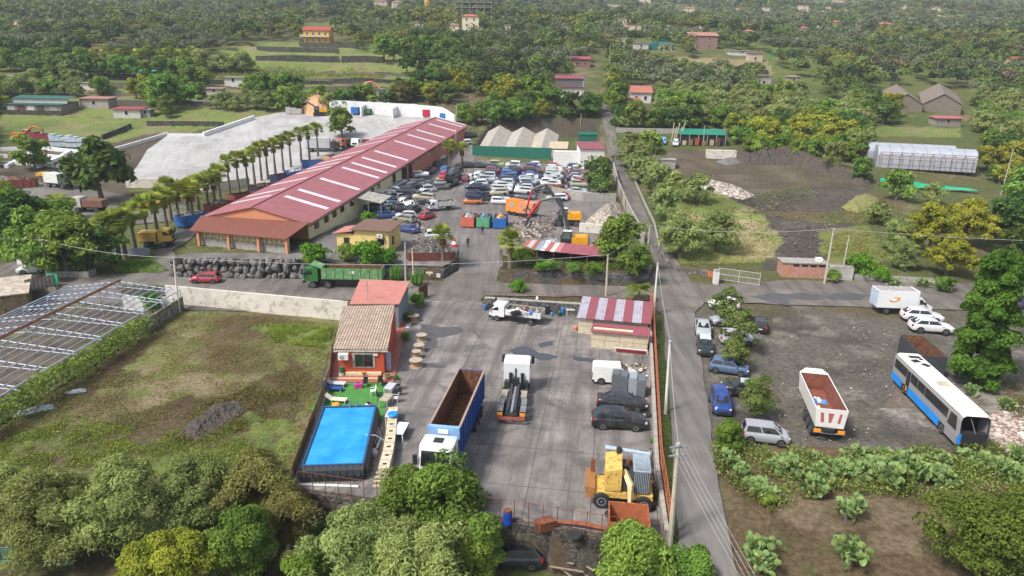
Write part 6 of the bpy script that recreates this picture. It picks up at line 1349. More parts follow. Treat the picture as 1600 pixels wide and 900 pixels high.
def weeds(name,polys,n,hh,ln,mat,seed,z=None,lumps=2.0):
 rs=np.random.RandomState(seed);out=[]
 for P in polys:
  xs=[p[0]for p in P];ys=[p[1]for p in P];m_=n
  x=rs.uniform(min(xs),max(xs),m_*2);y=rs.uniform(min(ys),max(ys),m_*2);k=inpoly(x,y,P)&(fbm(x,y,lumps,2)>rs.uniform(.3,.65,len(x)));x,y=x[k][:m_],y[k][:m_]
  zz=hgt(x,y)if z is None else np.full(len(x),z);out.append(np.stack([x,y,zz+hh*rs.rand(len(x))*(.3+fbm(x,y,lumps,2))],1))
 P=np.concatenate(out);me=leafmesh(name,P,unit(rs.randn(len(P),3)+[0,0,.5]),fbm(P[:,0],P[:,1],1.3,2),ln,ln*.4,rs,mat);tag(link(name,me),kind='stuff');return me
weeds('weeds',[gz(0,(1108,695),(1300,712),(1400,705),(1600,700),(1600,760),(1500,770),(1440,790),(1300,768),(1200,800),(1150,770),(1118,730))],15000,.9,.2,L_LG,1)
weeds('dry_weeds',[gz(0,(1108,695),(1300,712),(1600,690),(1700,760),(1500,800),(1300,768),(1200,810),(1118,740)),gz(0,(1560,600),(1700,580),(1750,690),(1580,660))],12000,.7,.22,L_BR,2)
weeds('field_weeds',[gz(FZ,(0,690),(120,650),(220,672),(330,655),(450,660),(445,725),(300,745),(0,745)),gz(FZ,(400,505),(520,512),(512,545),(430,535))],16000,.22,.2,L_LG,3)
weeds('field_grass',[gz(FZ,(262,480),(540,508),(505,600),(450,745),(0,745),(0,650),(150,560))],34000,.12,.2,leafmat('dry_grass','#5c5a30','#8f8450',.2,.05),4)
weeds('grass_strip',[gz(0,(1018,492),(1036,492),(1042,600),(1056,760),(1062,900),(1045,850),(1030,742))],9000,.3,.16,L_HED,6)
weeds('plot_grass',[gp((1060,320),(1110,298),(1185,335),(1222,380),(1190,412),(1062,415)),gp((1300,370),(1350,355),(1390,400),(1340,435),(1295,430))],9000,.35,.35,leafmat('pale_grass','#6c7434','#b0a868',.3,.05),7)
weeds('brush_heap',[gz(FZ,(262,690),(292,655),(310,635),(400,600),(470,590),(460,640),(350,685),(300,694))],4500,.35,.25,L_BR,12)
weeds('lot_weeds',[gz(0,(1120,590),(1190,590),(1230,640),(1200,665),(1140,600)),gz(0,(1115,500),(1180,500),(1175,590),(1125,570))],2500,.2,.2,leafmat('dry_grass','#5c5a30','#8f8450',.2,.05),8)
weeds('bank_scrub',[gp((640,150),(760,100),(790,140),(745,195),(722,235),(715,200),(700,178))],3500,1.0,.9,L_BR,9)
weeds('scrub',[gz(0,(1108,700),(1300,715),(1600,705),(1700,760),(1500,785),(1300,775),(1200,800),(1118,740))],9000,1.1,.26,L_OL,21)
weeds('plot_weeds',[gp((1180,300),(1260,290),(1280,315),(1200,330)),gp((1290,330),(1400,320),(1380,350),(1300,350)),gp((1145,238),(1330,262),(1420,290),(1400,310),(1300,285),(1160,262))],1500,.4,.4,L_LG,13)
weeds('track_weeds',[gz(0,(172,412),(240,412),(270,430),(180,428)),gp((260,300),(330,300),(330,330),(200,345))],2500,.4,.35,L_GR,14)
weeds('wall_weeds',[gz(1.9,(788,415),(1012,424),(1012,418),(790,406))],3500,.8,.3,L_GR,15)
weeds('vine_rows',[gp((245,122),(340,105),(520,112),(600,112),(600,125),(480,122),(300,130))],6000,1.2,.9,L_YG,10)
CLEAR=[[(855,128),(925,128),(925,172),(855,172)],[(972,145),(1030,145),(1030,196),(972,196)],[(120,118),(300,96),(400,64),(530,66),(560,78),(660,80),(700,100),(640,150),(525,170),(470,152),(440,178),(200,215),(0,240),(0,178),(100,186),(170,192),(235,190),(330,172),(330,140),(240,140),(130,150)],[(860,128),(925,128),(925,162),(860,162)],[(975,145),(1030,145),(1030,172),(975,175)],[(925,80),(945,80),(960,205),(975,205),(950,240),(930,160)],[(1030,92),(1210,98),(1210,118),(1120,122),(1035,112)],[(1375,135),(1520,140),(1530,205),(1350,215),(1350,196),(1430,190),(1375,180)],[(700,165),(740,135),(760,165),(765,184),(900,190),(960,225),(960,420),(700,420)],[(1355,200),(1530,205),(1545,310),(1355,310)],[(960,207),(1140,212),(1140,260),(960,260)],[(0,140),(110,138),(240,165),(240,190),(0,190)],[(470,35),(525,35),(525,80),(470,80)],[(0,205),(700,165),(700,900),(0,900)]]
def scatter():
 rs=np.random.RandomState(77);pts=[]
 y=168.0
 while y<1900:
  sp=5.4 if y<300 else 5.4+(y-300)*.0095
  xs=np.arange(-.86*y-25,.86*y+25,sp);xs=xs+rs.uniform(-.45,.45,len(xs))*sp;ys=y+rs.uniform(-.45,.45,len(xs))*sp
  pts.append(np.stack([xs,ys],1));y+=sp*.95
 P=np.concatenate(pts);z=hgt(P[:,0],P[:,1]);Rt=np.array(RM.transposed());q=(Rt@(np.stack([P[:,0],P[:,1],z-CAMZ],0))).T
 px=800+FPX*q[:,0]/-q[:,2];py=450-FPX*q[:,1]/-q[:,2]
 ok=((py<205)|((px>1130)&(px<1365)&(py<238))|((px>1530)&(py<470))|((px<-10)&(py<400)))
 for C in CLEAR:ok&=~inpoly(px,py,C)
 dens=fbm(P[:,0],P[:,1],45,3);ok&=dens>.24
 for(hx,hy,w_,d_)in HOUSES:ok&=~((np.abs(P[:,0]-hx)<w_/2+2.5)&(P[:,1]>hy-(13 if hy<280 else 42 if hy<550 else 70))&(P[:,1]<hy+d_+3))
 P,z,px,py=P[ok],z[ok],px[ok],py[ok]
 return P,z,px,py
P,z,px,py=scatter();print('SCATTER',len(P))
rs=np.random.RandomState(8);kindmap=fbm(P[:,0],P[:,1],38,2);order=np.argsort(P[:,1]);vis=[i for i in order if-20<px[i]<1620 and py[i]>0]
near=set(vis[:300]);kinds=[]
for i in range(len(P)):
 k=kindmap[i]+rs.uniform(-.12,.12)
 kinds.append('olive' if k<.42 else 'green' if k<.52 else 'light' if k<.57 else 'dark' if k<.68 else 'brown' if k<.70 else 'yellow')
GL=dict(olive='grey green olive tree on the hillside terraces',green='mid green leafy tree on the hillside beyond the yards',light='light green tree on the hillside beyond the yards',dark='dark evergreen tree on the hillside beyond the yards',brown='brownish dry thicket on the hillside',yellow='yellow green spreading tree on the hillside')
for i in near:tree_at(kinds[i],(P[i,0],P[i,1],z[i]),rs.uniform(.85,1.55),GL[kinds[i]],'hillside '+NM[kinds[i]].replace('_',' ')+'s',2)
far=np.array([i for i in range(len(P))if i not in near]);F=P[far];fz=z[far];V=[];CC=[]
colr=dict(olive=((.055,.07,.035),(.215,.24,.13)),green=((.045,.07,.02),(.19,.245,.07)),light=((.06,.095,.025),(.23,.3,.08)),dark=((.022,.036,.016),(.08,.115,.045)),brown=((.06,.05,.03),(.2,.165,.1)),yellow=((.08,.095,.02),(.25,.26,.07)))
ca_=np.array([colr[kinds[i]][0]for i in far]);cb_=np.array([colr[kinds[i]][1]for i in far])*1.2
for lo,hi,nl,ls,grow in((0,420,260,.9,1.05),(420,800,110,1.45,1.15),(800,1250,45,2.3,1.25),(1250,3000,24,3.6,1.6)):
 k=np.where((F[:,1]>=lo)&(F[:,1]<hi))[0]
 if not len(k):continue
 m_=len(k);Rr=(rs.uniform(2.2,4.4,m_)*grow)[:,None];ncl=9
 d=unit(rs.randn(m_,ncl,3));d[:,:,2]=np.abs(d[:,:,2])*.9-.1;C=d*(.35+.45*rs.rand(m_,ncl,1))*Rr[:,:,None]
 idx=rs.randint(0,ncl,(m_,nl));o=unit(rs.randn(m_,nl,3));o[:,:,2]=np.where(o[:,:,2]<-.2,-o[:,:,2],o[:,:,2])
 Q_=np.take_along_axis(C,idx[:,:,None].repeat(3,2),1)+o*Rr[:,:,None]*.42;Q_[:,:,2]=Q_[:,:,2]*(.8+.5*rs.rand(m_,1))+Rr*1.05
 N_=unit(o*.8+rs.randn(m_,nl,3)*.4+[0,0,.3])
 base=np.stack([F[k,0],F[k,1],fz[k]],1)[:,None,:]
 v_,_=leafquads((Q_+base).reshape(-1,3),N_.reshape(-1,3),1.05*ls,.8*ls,rs);V.append(v_)
 clr=np.take_along_axis(rs.rand(m_,ncl),idx,1)*.4+rs.rand(m_,nl)*.22+rs.rand(m_,1)*.38
 c_=ca_[k][:,None,:]*(1-clr[:,:,None])+cb_[k][:,None,:]*clr[:,:,None];CC.append(np.repeat(c_.reshape(-1,3),4,0))
V=np.concatenate(V);CC=np.concatenate(CC);print('FAR QUADS',len(V)//4)
me=np_mesh('far_wood',V,np.arange(len(V)).reshape(-1,4));ca=me.color_attributes.new('tc','FLOAT_COLOR','POINT');ca.data.foreach_set('color',np.concatenate([CC,np.ones((len(CC),1))],1).astype(np.float32).ravel())
m,n_,b=newmat('far_foliage');n_.nodes.remove(b);at=mk(n_,'ShaderNodeAttribute');at.attribute_name='tc';dd=mk(n_,'ShaderNodeBsdfDiffuse');tt=mk(n_,'ShaderNodeBsdfTranslucent');mx=mk(n_,'ShaderNodeMixShader');mx.inputs[0].default_value=.2
n_.links.new(at.outputs['Color'],dd.inputs[0]);n_.links.new(at.outputs['Color'],tt.inputs[0]);n_.links.new(dd.outputs[0],mx.inputs[1]);n_.links.new(tt.outputs[0],mx.inputs[2]);n_.links.new(mx.outputs[0],n_.nodes['Material Output'].inputs[0]);me.materials.append(m)
tag(link('far_wood',me),kind='stuff')
hz=MB();hz.b2(-2600,2600,-60,2600,-8,560);hm,hn,hb=newmat('haze');hn.nodes.remove(hb);pv=mk(hn,'ShaderNodeVolumePrincipled');pv.inputs['Color'].default_value=(.76,.85,.97,1);pv.inputs['Density'].default_value=.00021;hn.links.new(pv.outputs[0],hn.nodes['Material Output'].inputs['Volume'])
hm.cycles.homogeneous_volume=True if hasattr(hm.cycles,'homogeneous_volume')else None
tag(hz.build('haze',hm),kind='stuff')
def rock(rr,r,squash=.8):
 bm=bmesh.new();bmesh.ops.create_icosphere(bm,subdivisions=2,radius=r)
 s=rr.random()*99
 for v in bm.verts:
  f=1+(vnoise(v.co.x/r+s,v.co.y/r+v.co.z/r*1.7,.9)-.5)*.75;v.co=Vector((v.co.x*f,v.co.y*f*.8,v.co.z*f*squash))
 me=bpy.data.meshes.new('boulder');bm.to_mesh(me);bm.free();return me
M_BOUL=PM('lava_boulder',(.21,.198,.182),.95,.35,1.8,c2=(.08,.077,.072),thr=.5,bmp=.7,bscale=5)
rr=random.Random(3);RK=[rock(rr,1.0)for _ in range(8)]
for me in RK:me.materials.append(M_BOUL)
bo=T('boulder_wall','high wall of big grey lava boulders below the brown porch','wall',(WALL_L[0][0],WALL_L[0][1],0))
wl=[Vector(p)for p in WALL_L+[WALL_L2[1]]];seg=[(wl[i],wl[i+1])for i in range(2)];tot=sum((b_-a_).length for a_,b_ in seg)
for row in range(3):
 x=rr.random()
 while x<tot:
  a_,b_=seg[0];xx=x
  if xx>(b_-a_).length:xx-=(b_-a_).length;a_,b_=seg[1]
  if xx>(b_-a_).length:break
  p=a_.lerp(b_,xx/(b_-a_).length);s=rr.uniform(.42,.8)*(1.1-row*.08)
  o=link('boulder',rr.choice(RK),bo);o.location=(p.x-wl[0].x,p.y-wl[0].y-.75+row*.14,.4+row*1.02+rr.uniform(-.15,.15));o.scale=(s*1.15,s,s);o.rotation_euler=(rr.uniform(0,6),rr.uniform(0,6),rr.uniform(0,6));x+=s*1.75
  if len(bo.children)>98:break
M_POLE=PM('weathered_pole','#b4ab98',.85,.12,2,c2='#8d8474',thr=.6);M_WPOLE=PM('white_pole','#d4d2c4',.7,.08,2);M_WIRE=PM('cable',(.35,.35,.34),.6,.1)
def pole(bx,by,tx,ty,label,r=.13,z=None,mat=M_POLE,arms=0,cat='pole',name='utility_pole',group=None):
 """a pole from its foot to the top that shows at (tx, ty); slight real lean kept"""
 p=G(bx,by)if z is None else GZ(bx,by,z);q=unproj(tx,ty,p.y)
 h=max(q.z-p.z,2);o=T(name,label,cat,p,group=group);lean=max(-.1,min(.1,(q.x-p.x)/h))*h
 m=MB();m.tube([(0,0,-.5),(lean,0,h)],[r*1.25,r*.8],8);m.build('shaft',mat,o)
 m=MB();m.cyl((lean,0,h-.15),r*1.3,.1,8)
 m.build('top_collar',M_STEEL,o)
 for k in range(arms):m=MB();m.box((lean,-.05,h-.25-k*.6),(1.1,.09,.09),.2);m.build('cross_arm',M_STEEL,o)
 return p+V3((lean,0,h))
def wire(a,b,sag,label,r=.028,name='overhead_cable'):
 pts=[a.lerp(b,t)-V3((0,0,4*sag*t*(1-t)))for t in np.linspace(0,1,14)]
 m=MB();m.M=Matrix.Translation(-a);m.tube(pts,r,4);o=m.build(name,M_WIRE);o.location=a;return tag(o,label,'cable')
T1=pole(280,487,271,402,'white pole standing in the grass field beside the concrete wall',.12,FZ,M_WPOLE)
T2=pole(75,440,65,374,'concrete pole on the left road beside the white SUV',.14)
T3=pole(634,452,633,379,'concrete pole in front of the curved lava wall',.12,0)
T4=pole(947,463,950,398,'pale pole rising behind the striped block store',.14,0)
T5=pole(1021,492,1028,410,'white pole at the top of the lane by the yard corner',.13,0,M_WPOLE)
T6=pole(1010,405,1016,352,'pale pole at the lane corner beside the big green tree',.14)
T7=pole(1040,645,1047,532,'white pole halfway down the lane',.12,0,M_WPOLE)
T8=pole(1047,850,1060,692,'weathered pole with two cross arms near the bottom of the lane',.15,0,M_POLE,2)
T9=pole(1053,835,1055,700,'darker second pole right beside the one with cross arms',.13,0,PM('dark_wood_pole','#6e6658',.9,.2,2))
T10=pole(1288,443,1303,357,'pale pole in front of the pink hut',.15)
T11=pole(1314,436,1327,368,'thin pole between pink hut and white hut',.11)
for t in((1564,304,1584,232,'white pole by the gravel track at the right edge'),(1553,246,1566,195,'grey pole further up the gravel track at the right'),(1021,192,1026,148,'pole on the slope above the materials yard'),(951,122,954,68,'pole high above the lane beside the small cube house'),(906,212,908,178,'pole behind the red roofed annex'),(1131,185,1132,152,'thin pole among the olives above the green roofed shed'),(1201,145,1205,105,'pole with bars by the round topped hut'),(1244,155,1248,132,'short pole in the orchard at right'),(759,75,761,52,'short white pole right of the concrete skeleton'),(1099,228,1101,196,'grey pole in front of the green roofed shed'),(959,170,940,140,'thin street pole on the upper lane bend'),(128,74,127,56,'short white pole above the shaggy palms'),(228,76,226,57,'white pole on the left terraces'),(1338,168,1343,152,'thin lamp pole near the old barns'),(1465,110,1468,82,'pole in the right woods'),(712,235,713,165,'thin dark mast at the end of the warehouse'),(977,330,975,300,'short rusty mast at the lane wall')):
 pole(*t,r=.1)
for i,(bx,by,tx,ty)in enumerate(((966,318,963,282),(972,332,969,295),(978,348,975,310),(958,300,957,272))):pole(bx,by,tx,ty,'rusty thin steel post on the lane wall',.06,None,M_RUST,group='rusty posts on the lane wall')
wire(T2,T1,.6,'cable from the left road pole to the white field pole');wire(T1,T4,1.2,'long cable across the road from the field pole to the pole behind the store');wire(T4,T6,.3,'cable from the pole behind the store to the lane corner pole')
wire(T6,T10,.8,'cable from the lane corner pole across the olive plot');wire(T10,T10+V3((60,-4,0)),.9,'cable running right from the pole by the pink hut');wire(T5,T7,.5,'cable down the lane between the two white poles')
wire(T7,T8,.5,'cable from the halfway pole to the pole with cross arms');wire(T2,T2+V3((-50,4,1)),.6,'cable leaving the picture at left')
for k in range(4):wire(T8+V3((-.5+.3*k,0,-.3)),V3((12.6+.35*k,20,5.0-.2*k)),.3,['leftmost','second','third','rightmost'][k]+' of the parallel cables dropping over the lane from the cross arms',.011)
def fence(name,label,pts,h,mat,n,z=None,rails=2,posts=.035,pal=False,mesh=None,cat='fence',lean=0):
 P=[(GZ(x,y,z)if z is not None else G(x,y))if len(p_)==2 else V3(p_)for p_ in pts for(x,y)in[p_[:2]]]
 L_=[(P[i+1]-P[i]).length for i in range(len(P)-1)];tot=sum(L_);o=T(name,label,cat,P[0]);o0=P[0]
 def at(s):
  for i,l in enumerate(L_):
   if s<=l or i==len(L_)-1:return P[i].lerp(P[i+1],min(1,s/l))-o0
   s-=l
 for k in range(n+1):m=MB();p=at(tot*k/n);m.tube([p-V3((0,0,.3)),p+V3((lean,0,h))],posts,5);m.build('post',mat,o)
 for r_ in range(rails):
  zz=h*(.95 if r_==0 else .1+.4*(r_-1));m=MB();m.tube([at(tot*k/n)+V3((lean*zz/h,0,zz))for k in range(n+1)],posts*.7,4);m.build('rail',mat,o)
 if mesh:m=MB();q=[at(tot*k/n)for k in range(n+1)];m.add([v+V3((0,0,.02))for v in q]+[v+V3((lean,0,h*.93))for v in q],[(k,k+1,n+2+k,n+1+k)for k in range(n)]);m.build('fence_panel',mesh,o)
 if pal:
  m=MB();c=int(tot/pal)
  for k in range(c):p=at(tot*k/c);m.tube([p,p+V3((0,0,h*.95))],.015,3,False)
  m.build('bars',mat,o)
 return o
M_CANE=PM('cane_screen','#a98a66',.9,.25,6,c2='#8a6c50',thr=.5)
fence('cane_fence','long cane screen fence between the grass field and the pool',[(455,762),(517,590),(520,552)],1.35,M_WOODB,16,0,1,.03,mesh=M_CANE)
fence('railing','rusty thin railing along the bottom edge of the lower yard',[(470,768),(600,787),(780,812),(900,832),(1034,853)],1.75,M_RUST,26,0,2,.028)
M_ORF=PM('orange_rusty_mesh','#b5694a',.8,.2,3)
def meshmat(key,c,pitch,wd):
 if key in MATS:return MATS[key]
 m,n,b=newmat(key);v=coords(n);sx=mk(n,'ShaderNodeSeparateXYZ');n.links.new(v,sx.inputs[0]);outs=[]
 def wv(o):
  a=mk(n,'ShaderNodeMath',operation='MULTIPLY');a.inputs[1].default_value=1/pitch;n.links.new(o,a.inputs[0]);f=mk(n,'ShaderNodeMath',operation='FRACT');n.links.new(a.outputs[0],f.inputs[0]);l=mk(n,'ShaderNodeMath',operation='LESS_THAN');l.inputs[1].default_value=wd;n.links.new(f.outputs[0],l.inputs[0]);return l.outputs[0]
 ad=mk(n,'ShaderNodeMath',operation='ADD');n.links.new(sx.outputs[0],ad.inputs[0]);n.links.new(sx.outputs[1],ad.inputs[1])
 mx=mk(n,'ShaderNodeMath',operation='MAXIMUM');n.links.new(wv(ad.outputs[0]),mx.inputs[0]);n.links.new(wv(sx.outputs[2]),mx.inputs[1])
 n.links.new(mx.outputs[0],b.inputs['Alpha']);b.inputs['Base Color'].default_value=lin(c);b.inputs['Roughness'].default_value=.8;MATS[key]=m;return m
fence('wall_fence','orange rusty mesh fence on top of the right yard wall',[(1015,478),(1019,500),(1031,742),(1046,848)],2.5,M_ORF,30,0,3,.03,mesh=meshmat('rusty_mesh','#b5694a',.22,.3))
fence('railing','thin railing along the edge of the lower yard behind the flatbed truck',[(757,470),(1010,482)],1.3,M_RUST,11,0.4,2,.028)
fence('wire_fence','green wire fence with posts at the lower left corner',[(-20,878),(60,880),(115,884)],1.2,PM('green_fence','#2f6a58',.6),6,FZ,2,.04,mesh=meshmat('green_wire','#3a7a68',.12,.35))
gt_=fence('metal_gate','large white barred gate leaning askew at the dirt entrance',[(1122,438),(1186,447)],2.0,PM('gate_white','#b9bcb8',.5,.1),2,None,3,.05,pal=.22,cat='gate')
o=T('gate_pillar','white square gate pillar at the dirt entrance','pillar',G(1118,442));m=MB();m.b2(-.35,.35,-.35,.35,-.3,1.9);m.build('shaft',M_WHITEP,o);m=MB();m.b2(-.4,.4,-.4,.4,1.9,2.0);m.build('cap',M_GREYC,o)
fence('rusty_railing','low rusty red railing left of the white gate',[(1105,432),(1120,438)],1.1,M_RUST,3,None,2,.04,mesh=M_ORF)
o=T('gate_pillar','tall white gate pillar on the left road','pillar',G(34,412));m=MB();m.b2(-.4,.4,-.4,.4,-.3,2.6);m.build('shaft',M_WHITEP,o);m=MB();m.b2(-.46,.46,-.46,.46,2.6,2.7);m.build('cap',M_GREYC,o)
P=gz(0,(172,407),(236,406));wallrun('sheet_gate','grey corrugated sheet gate behind the avenue palm trunks','gate',P,1.9,.08,corrug('grey_gate','#9fa5b2',.3,0,.5),0)
fence('grille_fence','rusty fence with pale panel left of the greenhouse skeleton',[(42,456),(92,446)],1.7,M_RUST,8,0,2,.05,mesh=M_GREYC)
o=T('green_sheet','small turquoise green cloth hung on the fence by the left pole','cloth',GZ(84,447,0));m=MB();m.slab([(-.7,0,.3),(.7,0,.2),(.7,.05,1.7),(-.7,.05,1.8)],.03,up=(0,-1,0));m.build('cloth',M_NET,o)
fence('gate_frame','rusty brown gate leaf standing open by the annex shrubs',[(655,470),(668,463)],1.9,M_RUST,3,0,2,.05,mesh=M_RB)
HUE=[('white','#dcdcdc'),('silver','#a9adb1'),('dark blue','#1c2a4e'),('black','#15161a'),('white','#d2d4d6'),('grey','#6e7277'),('silver','#b5b9bd'),('dark red','#7c1f2a'),('blue','#27508f'),('pale grey','#c0c4c8'),('dark grey','#3a3e44'),('beige','#b3aa92')]
def carproto(kind,cname,chex,det=1,wreck=0):
 k=(kind,chex,wreck)
 if k not in PROTO:
  o=T('stacked_car','x','car');st=rnd.getstate();rnd.seed(wreck*13+5);car_parts(kind,chex,o,det,None,wreck);rnd.setstate(st);PROTO[k]=[o,False];KIDS[o.name]=list(o.children)
  for ch in KIDS[o.name]:KIDS[ch.name]=list(ch.children)
 e=PROTO[k]
 if not e[1]:e[1]=True;return e[0]
 return copy_tree(e[0])
def put_car(kind,cn,cx,x,y,rz,zoff,label,group,wreck=0,roll=0,pitch=0):
 o=carproto(kind,cn,cx,1,wreck);tilt(o,x,y,rz,zoff+.07)
 if roll or pitch:o.matrix_world=o.matrix_world@Matrix.Rotation(roll,4,'X')@Matrix.Rotation(pitch,4,'Y')
 tag(o,label,'car',group);return o
ORD=['first','second','third','fourth','fifth','sixth','seventh','eighth','ninth','tenth','eleventh'];RN=['leftmost','second','middle','fourth','rightmost']
KN=dict(hatch='hatchback',small='small car',sedan='saloon',wagon='estate car',suv='SUV',mpv='minivan',coupe='coupe',offroad='off-roader')
cols_=[((741,319),(774,268)),((779,319),(804,269)),((818,311),(834,269)),((860,303),(866,271)),((903,303),(900,272))]
TOP={(0,0):('orange','#c8662a'),(0,1):('dark blue','#1b2748'),(4,10):('dark blue','#23406e'),(3,10):('red','#b3202e'),(2,10):('white','#dcdcdc'),(1,10):('white','#dedede'),(0,10):('lime green','#a4b86a'),(0,8):('dark red','#8c2434'),(1,7):('blue','#2a62b4'),(4,2):('red','#a82838'),(4,7):('red','#b02c3c'),(1,1):('beige','#b3aa92'),(1,0):('white','#dcdcdc'),(2,1):('white','#d8dadc')}
for c,(f,b_)in enumerate(cols_):
 A,B=G(*f),G(*b_);nrow=11
 for r_ in range(nrow):
  p=A.lerp(B,r_/(nrow-1));lev=2 if r_>0 or c in(0,2)else 1
  for l in range(lev if not(c==0 and r_ in(1,2))else 3):
   top=l==lev-1 or(c==0 and r_ in(1,2)and l==2)
   cn,cx=rnd.choice(HUE)
   if top and(c,r_)in TOP and not(c==0 and r_==0):cn,cx=TOP[(c,r_)]
   if c==0 and r_==0:cn,cx=(('orange','#c8662a'),('dark blue','#1b2748'))[l]
   if r_==nrow-1 and l==0:cn,cx=[('white','#dcdcdc'),('white','#d8d8da'),('beige','#b3aa92'),('white','#dcdcdc'),('black','#15161a')][c]
   kd=rnd.choice(['hatch','hatch','small','sedan','wagon','mpv']);rz=(0 if rnd.random()<.6 else math.pi)+rnd.uniform(-.12,.12)-.06
   put_car(kd,cn,cx,p.x+rnd.uniform(-.3,.3),p.y+rnd.uniform(-.15,.15),rz,l*1.18,'%s %s, %s from the front in the %s stacked row, %s'%(cn,KN[kd],ORD[r_],RN[c],['bottom','upper','topmost'][l]),'rows of stacked scrap cars',1,rnd.uniform(-.05,.05),rnd.uniform(-.05,.05))
PILE=[(600,318,0,'beige','#a89c84',80,'mpv'),(599,318,1,'white','#dcdcdc',75,'hatch'),(611,306,0,'dark grey','#3a3e44',60,'hatch'),(612,305,1,'silver','#b5b9bd',65,'sedan'),(625,298,0,'grey','#6e7277',70,'hatch'),(624,298,1,'white','#dedede',60,'hatch'),(634,288,0,'dark grey','#3a3e44',50,'sedan'),(635,287,1,'navy','#1b2748',50,'wagon'),(645,281,0,'black','#15161a',60,'hatch'),(646,280,1,'white','#e0e0e0',70,'hatch'),(630,311,0,'silver','#b0b4b8',40,'hatch'),(641,305,0,'dark blue','#243a66',50,'hatch'),(641,305,1,'dark grey','#4a5058',55,'hatch'),(652,298,0,'dark grey','#33373c',20,'wagon'),(659,289,0,'grey','#62666c',10,'sedan'),(658,307,0,'white','#d4d8da',65,'hatch'),(670,300,0,'silver','#b4b8bc',30,'small'),(614,324,0,'light blue','#6f9cb4',40,'hatch'),(628,322,0,'white','#dcdcdc',80,'small'),(627,335,0,'navy','#1d2840',45,'hatch'),(645,333,0,'black','#191b20',70,'suv'),(602,336,0,'silver','#a9adb1',-10,'sedan'),(588,334,0,'black','#17181c',-20,'wagon'),(668,334+8,0,'red','#b02c3c',60,'small'),(674,270,0,'dark grey','#3c4048',85,'sedan'),(682,260,0,'dark blue','#2c3a50',75,'hatch'),(686,250,0,'white','#dadada',55,'hatch'),(693,242,0,'grey','#6e7277',60,'sedan'),(696,277,1,'bright blue','#2a72c4',80,'hatch'),(695,278,0,'white','#cfd0d2',80,'mpv'),(693,287,1,'red','#b03040',85,'hatch'),(692,289,0,'beige','#c0b8a4',5,'hatch'),(690,296,0,'grey','#5a5e64',10,'small'),(706,291,0,'black','#131418',70,'suv'),(706,290,1,'black','#15161a',70,'offroad'),(714,281,0,'dark grey','#2c2f34',70,'suv'),(715,280,1,'black','#15161a',70,'hatch'),(735,281,0,'white','#dadada',80,'hatch'),(729,283,0,'dark red','#8a2434',80,'small'),(745,279,0,'white','#d6d6d6',60,'hatch'),(755,281,0,'pale grey','#c0c4c8',20,'small'),(873,296,0,'silver','#b0b4b8',5,'hatch'),(884,309,0,'dark red','#a03040',85,'hatch'),(733,262,0,'black','#17181c',10,'hatch'),(750,262,0,'dark grey','#33373c',0,'hatch'),(870,314,0,'white','#d8dadc',3,'wagon'),(921,311,0,'pale grey','#c0c0bc',80,'small'),(700,214,0,'white','#dadada',0,'hatch'),(727,226,0,'silver','#b4b8bc',20,'hatch'),(735,214,0,'dark blue','#2c3a50',20,'hatch'),(682,372,0,'white','#d8dadc',10,'hatch')]
for i,(x,y,l,cn,cx,ang,kd)in enumerate(PILE):
 if i==0:pass
 p=G(x,y);where='beside the warehouse wall' if x<660 and y<315 else 'behind the yellow cottage' if y>315 and x<680 else 'near the twin palms' if x<722 else 'before the green sheet fence' if y<290 and x<800 else 'by the rubble heap'
 sm=sorted(q[0]for q in PILE if q[3]==cn and q[6]==kd);dup_='' if len(sm)<2 else ', %s such from the left'%ORD[sm.index(x)]
 put_car(kd,cn,cx,p.x,p.y,math.radians(ang+(180 if i%3==0 else 0)),l*1.25,'%s %s %s%s%s'%(cn,KN[kd],where,['',', on another car',', topmost'][l],dup_),'wrecked cars in the scrapyard',1,rnd.uniform(-.08,.08),rnd.uniform(-.08,.08))
wr=random.Random(44);q_=[]
while len(q_)<26:
 x,y=wr.uniform(578,668),wr.uniform(272,344)
 if not inpoly([x],[y],[(572,344),(600,308),(632,276),(650,268),(664,285),(672,305),(655,345)])[0]:continue
 p=G(x,y)
 if any((p-b_).length<2.3 for b_ in q_):continue
 q_.append(p)
q_.sort(key=lambda v:v.y)
for i,p in enumerate(q_):
 cn,cx=wr.choice(HUE+[('dark grey','#3a3e44'),('black','#15161a'),('teal','#3c5a60')]);kd=wr.choice(['hatch','small','sedan','wagon'])
 put_car(kd,cn,cx,p.x,p.y,wr.uniform(0,6.28),wr.choice((.0,1.15,1.2)),'%s %s in the wreck jumble by the warehouse, number %d from the front'%(cn,KN[kd],i+1),'jumble of wrecks along the warehouse',1,wr.uniform(-.12,.12),wr.uniform(-.12,.12))
CB,CG,CR,CO=PM('blue_skip','#1f5fa8',.55,.2,1.5,c2='#4a6a8c',thr=.6),PM('green_skip','#4f9a72',.6,.2,1.5,c2='#7c8a6c',thr=.58),PM('rust_red_skip','#7a3c30',.8,.25,1.5),PM('orange_skip','#c4604a',.6,.15,1.5,c2='#a05a48',thr=.6)
skip(734,352,4.2,2.3,1.9,CO,'orange scrap container full of white goods, leftmost of three by the cars',R(82),1,M_SCRW);skip(757,353,4.2,2.3,1.9,CG,'green scrap container with blue sheets, middle of three by the cars',R(84),2,scrapmat('bluewhite',['#3a86c4','#7a8a94','#4a6a5a','#8a5a48','#c0c4c8']));skip(782,354,4.2,2.3,1.9,CB,'blue container full of wood scraps, right of the green one',R(86),3,M_WOODS)
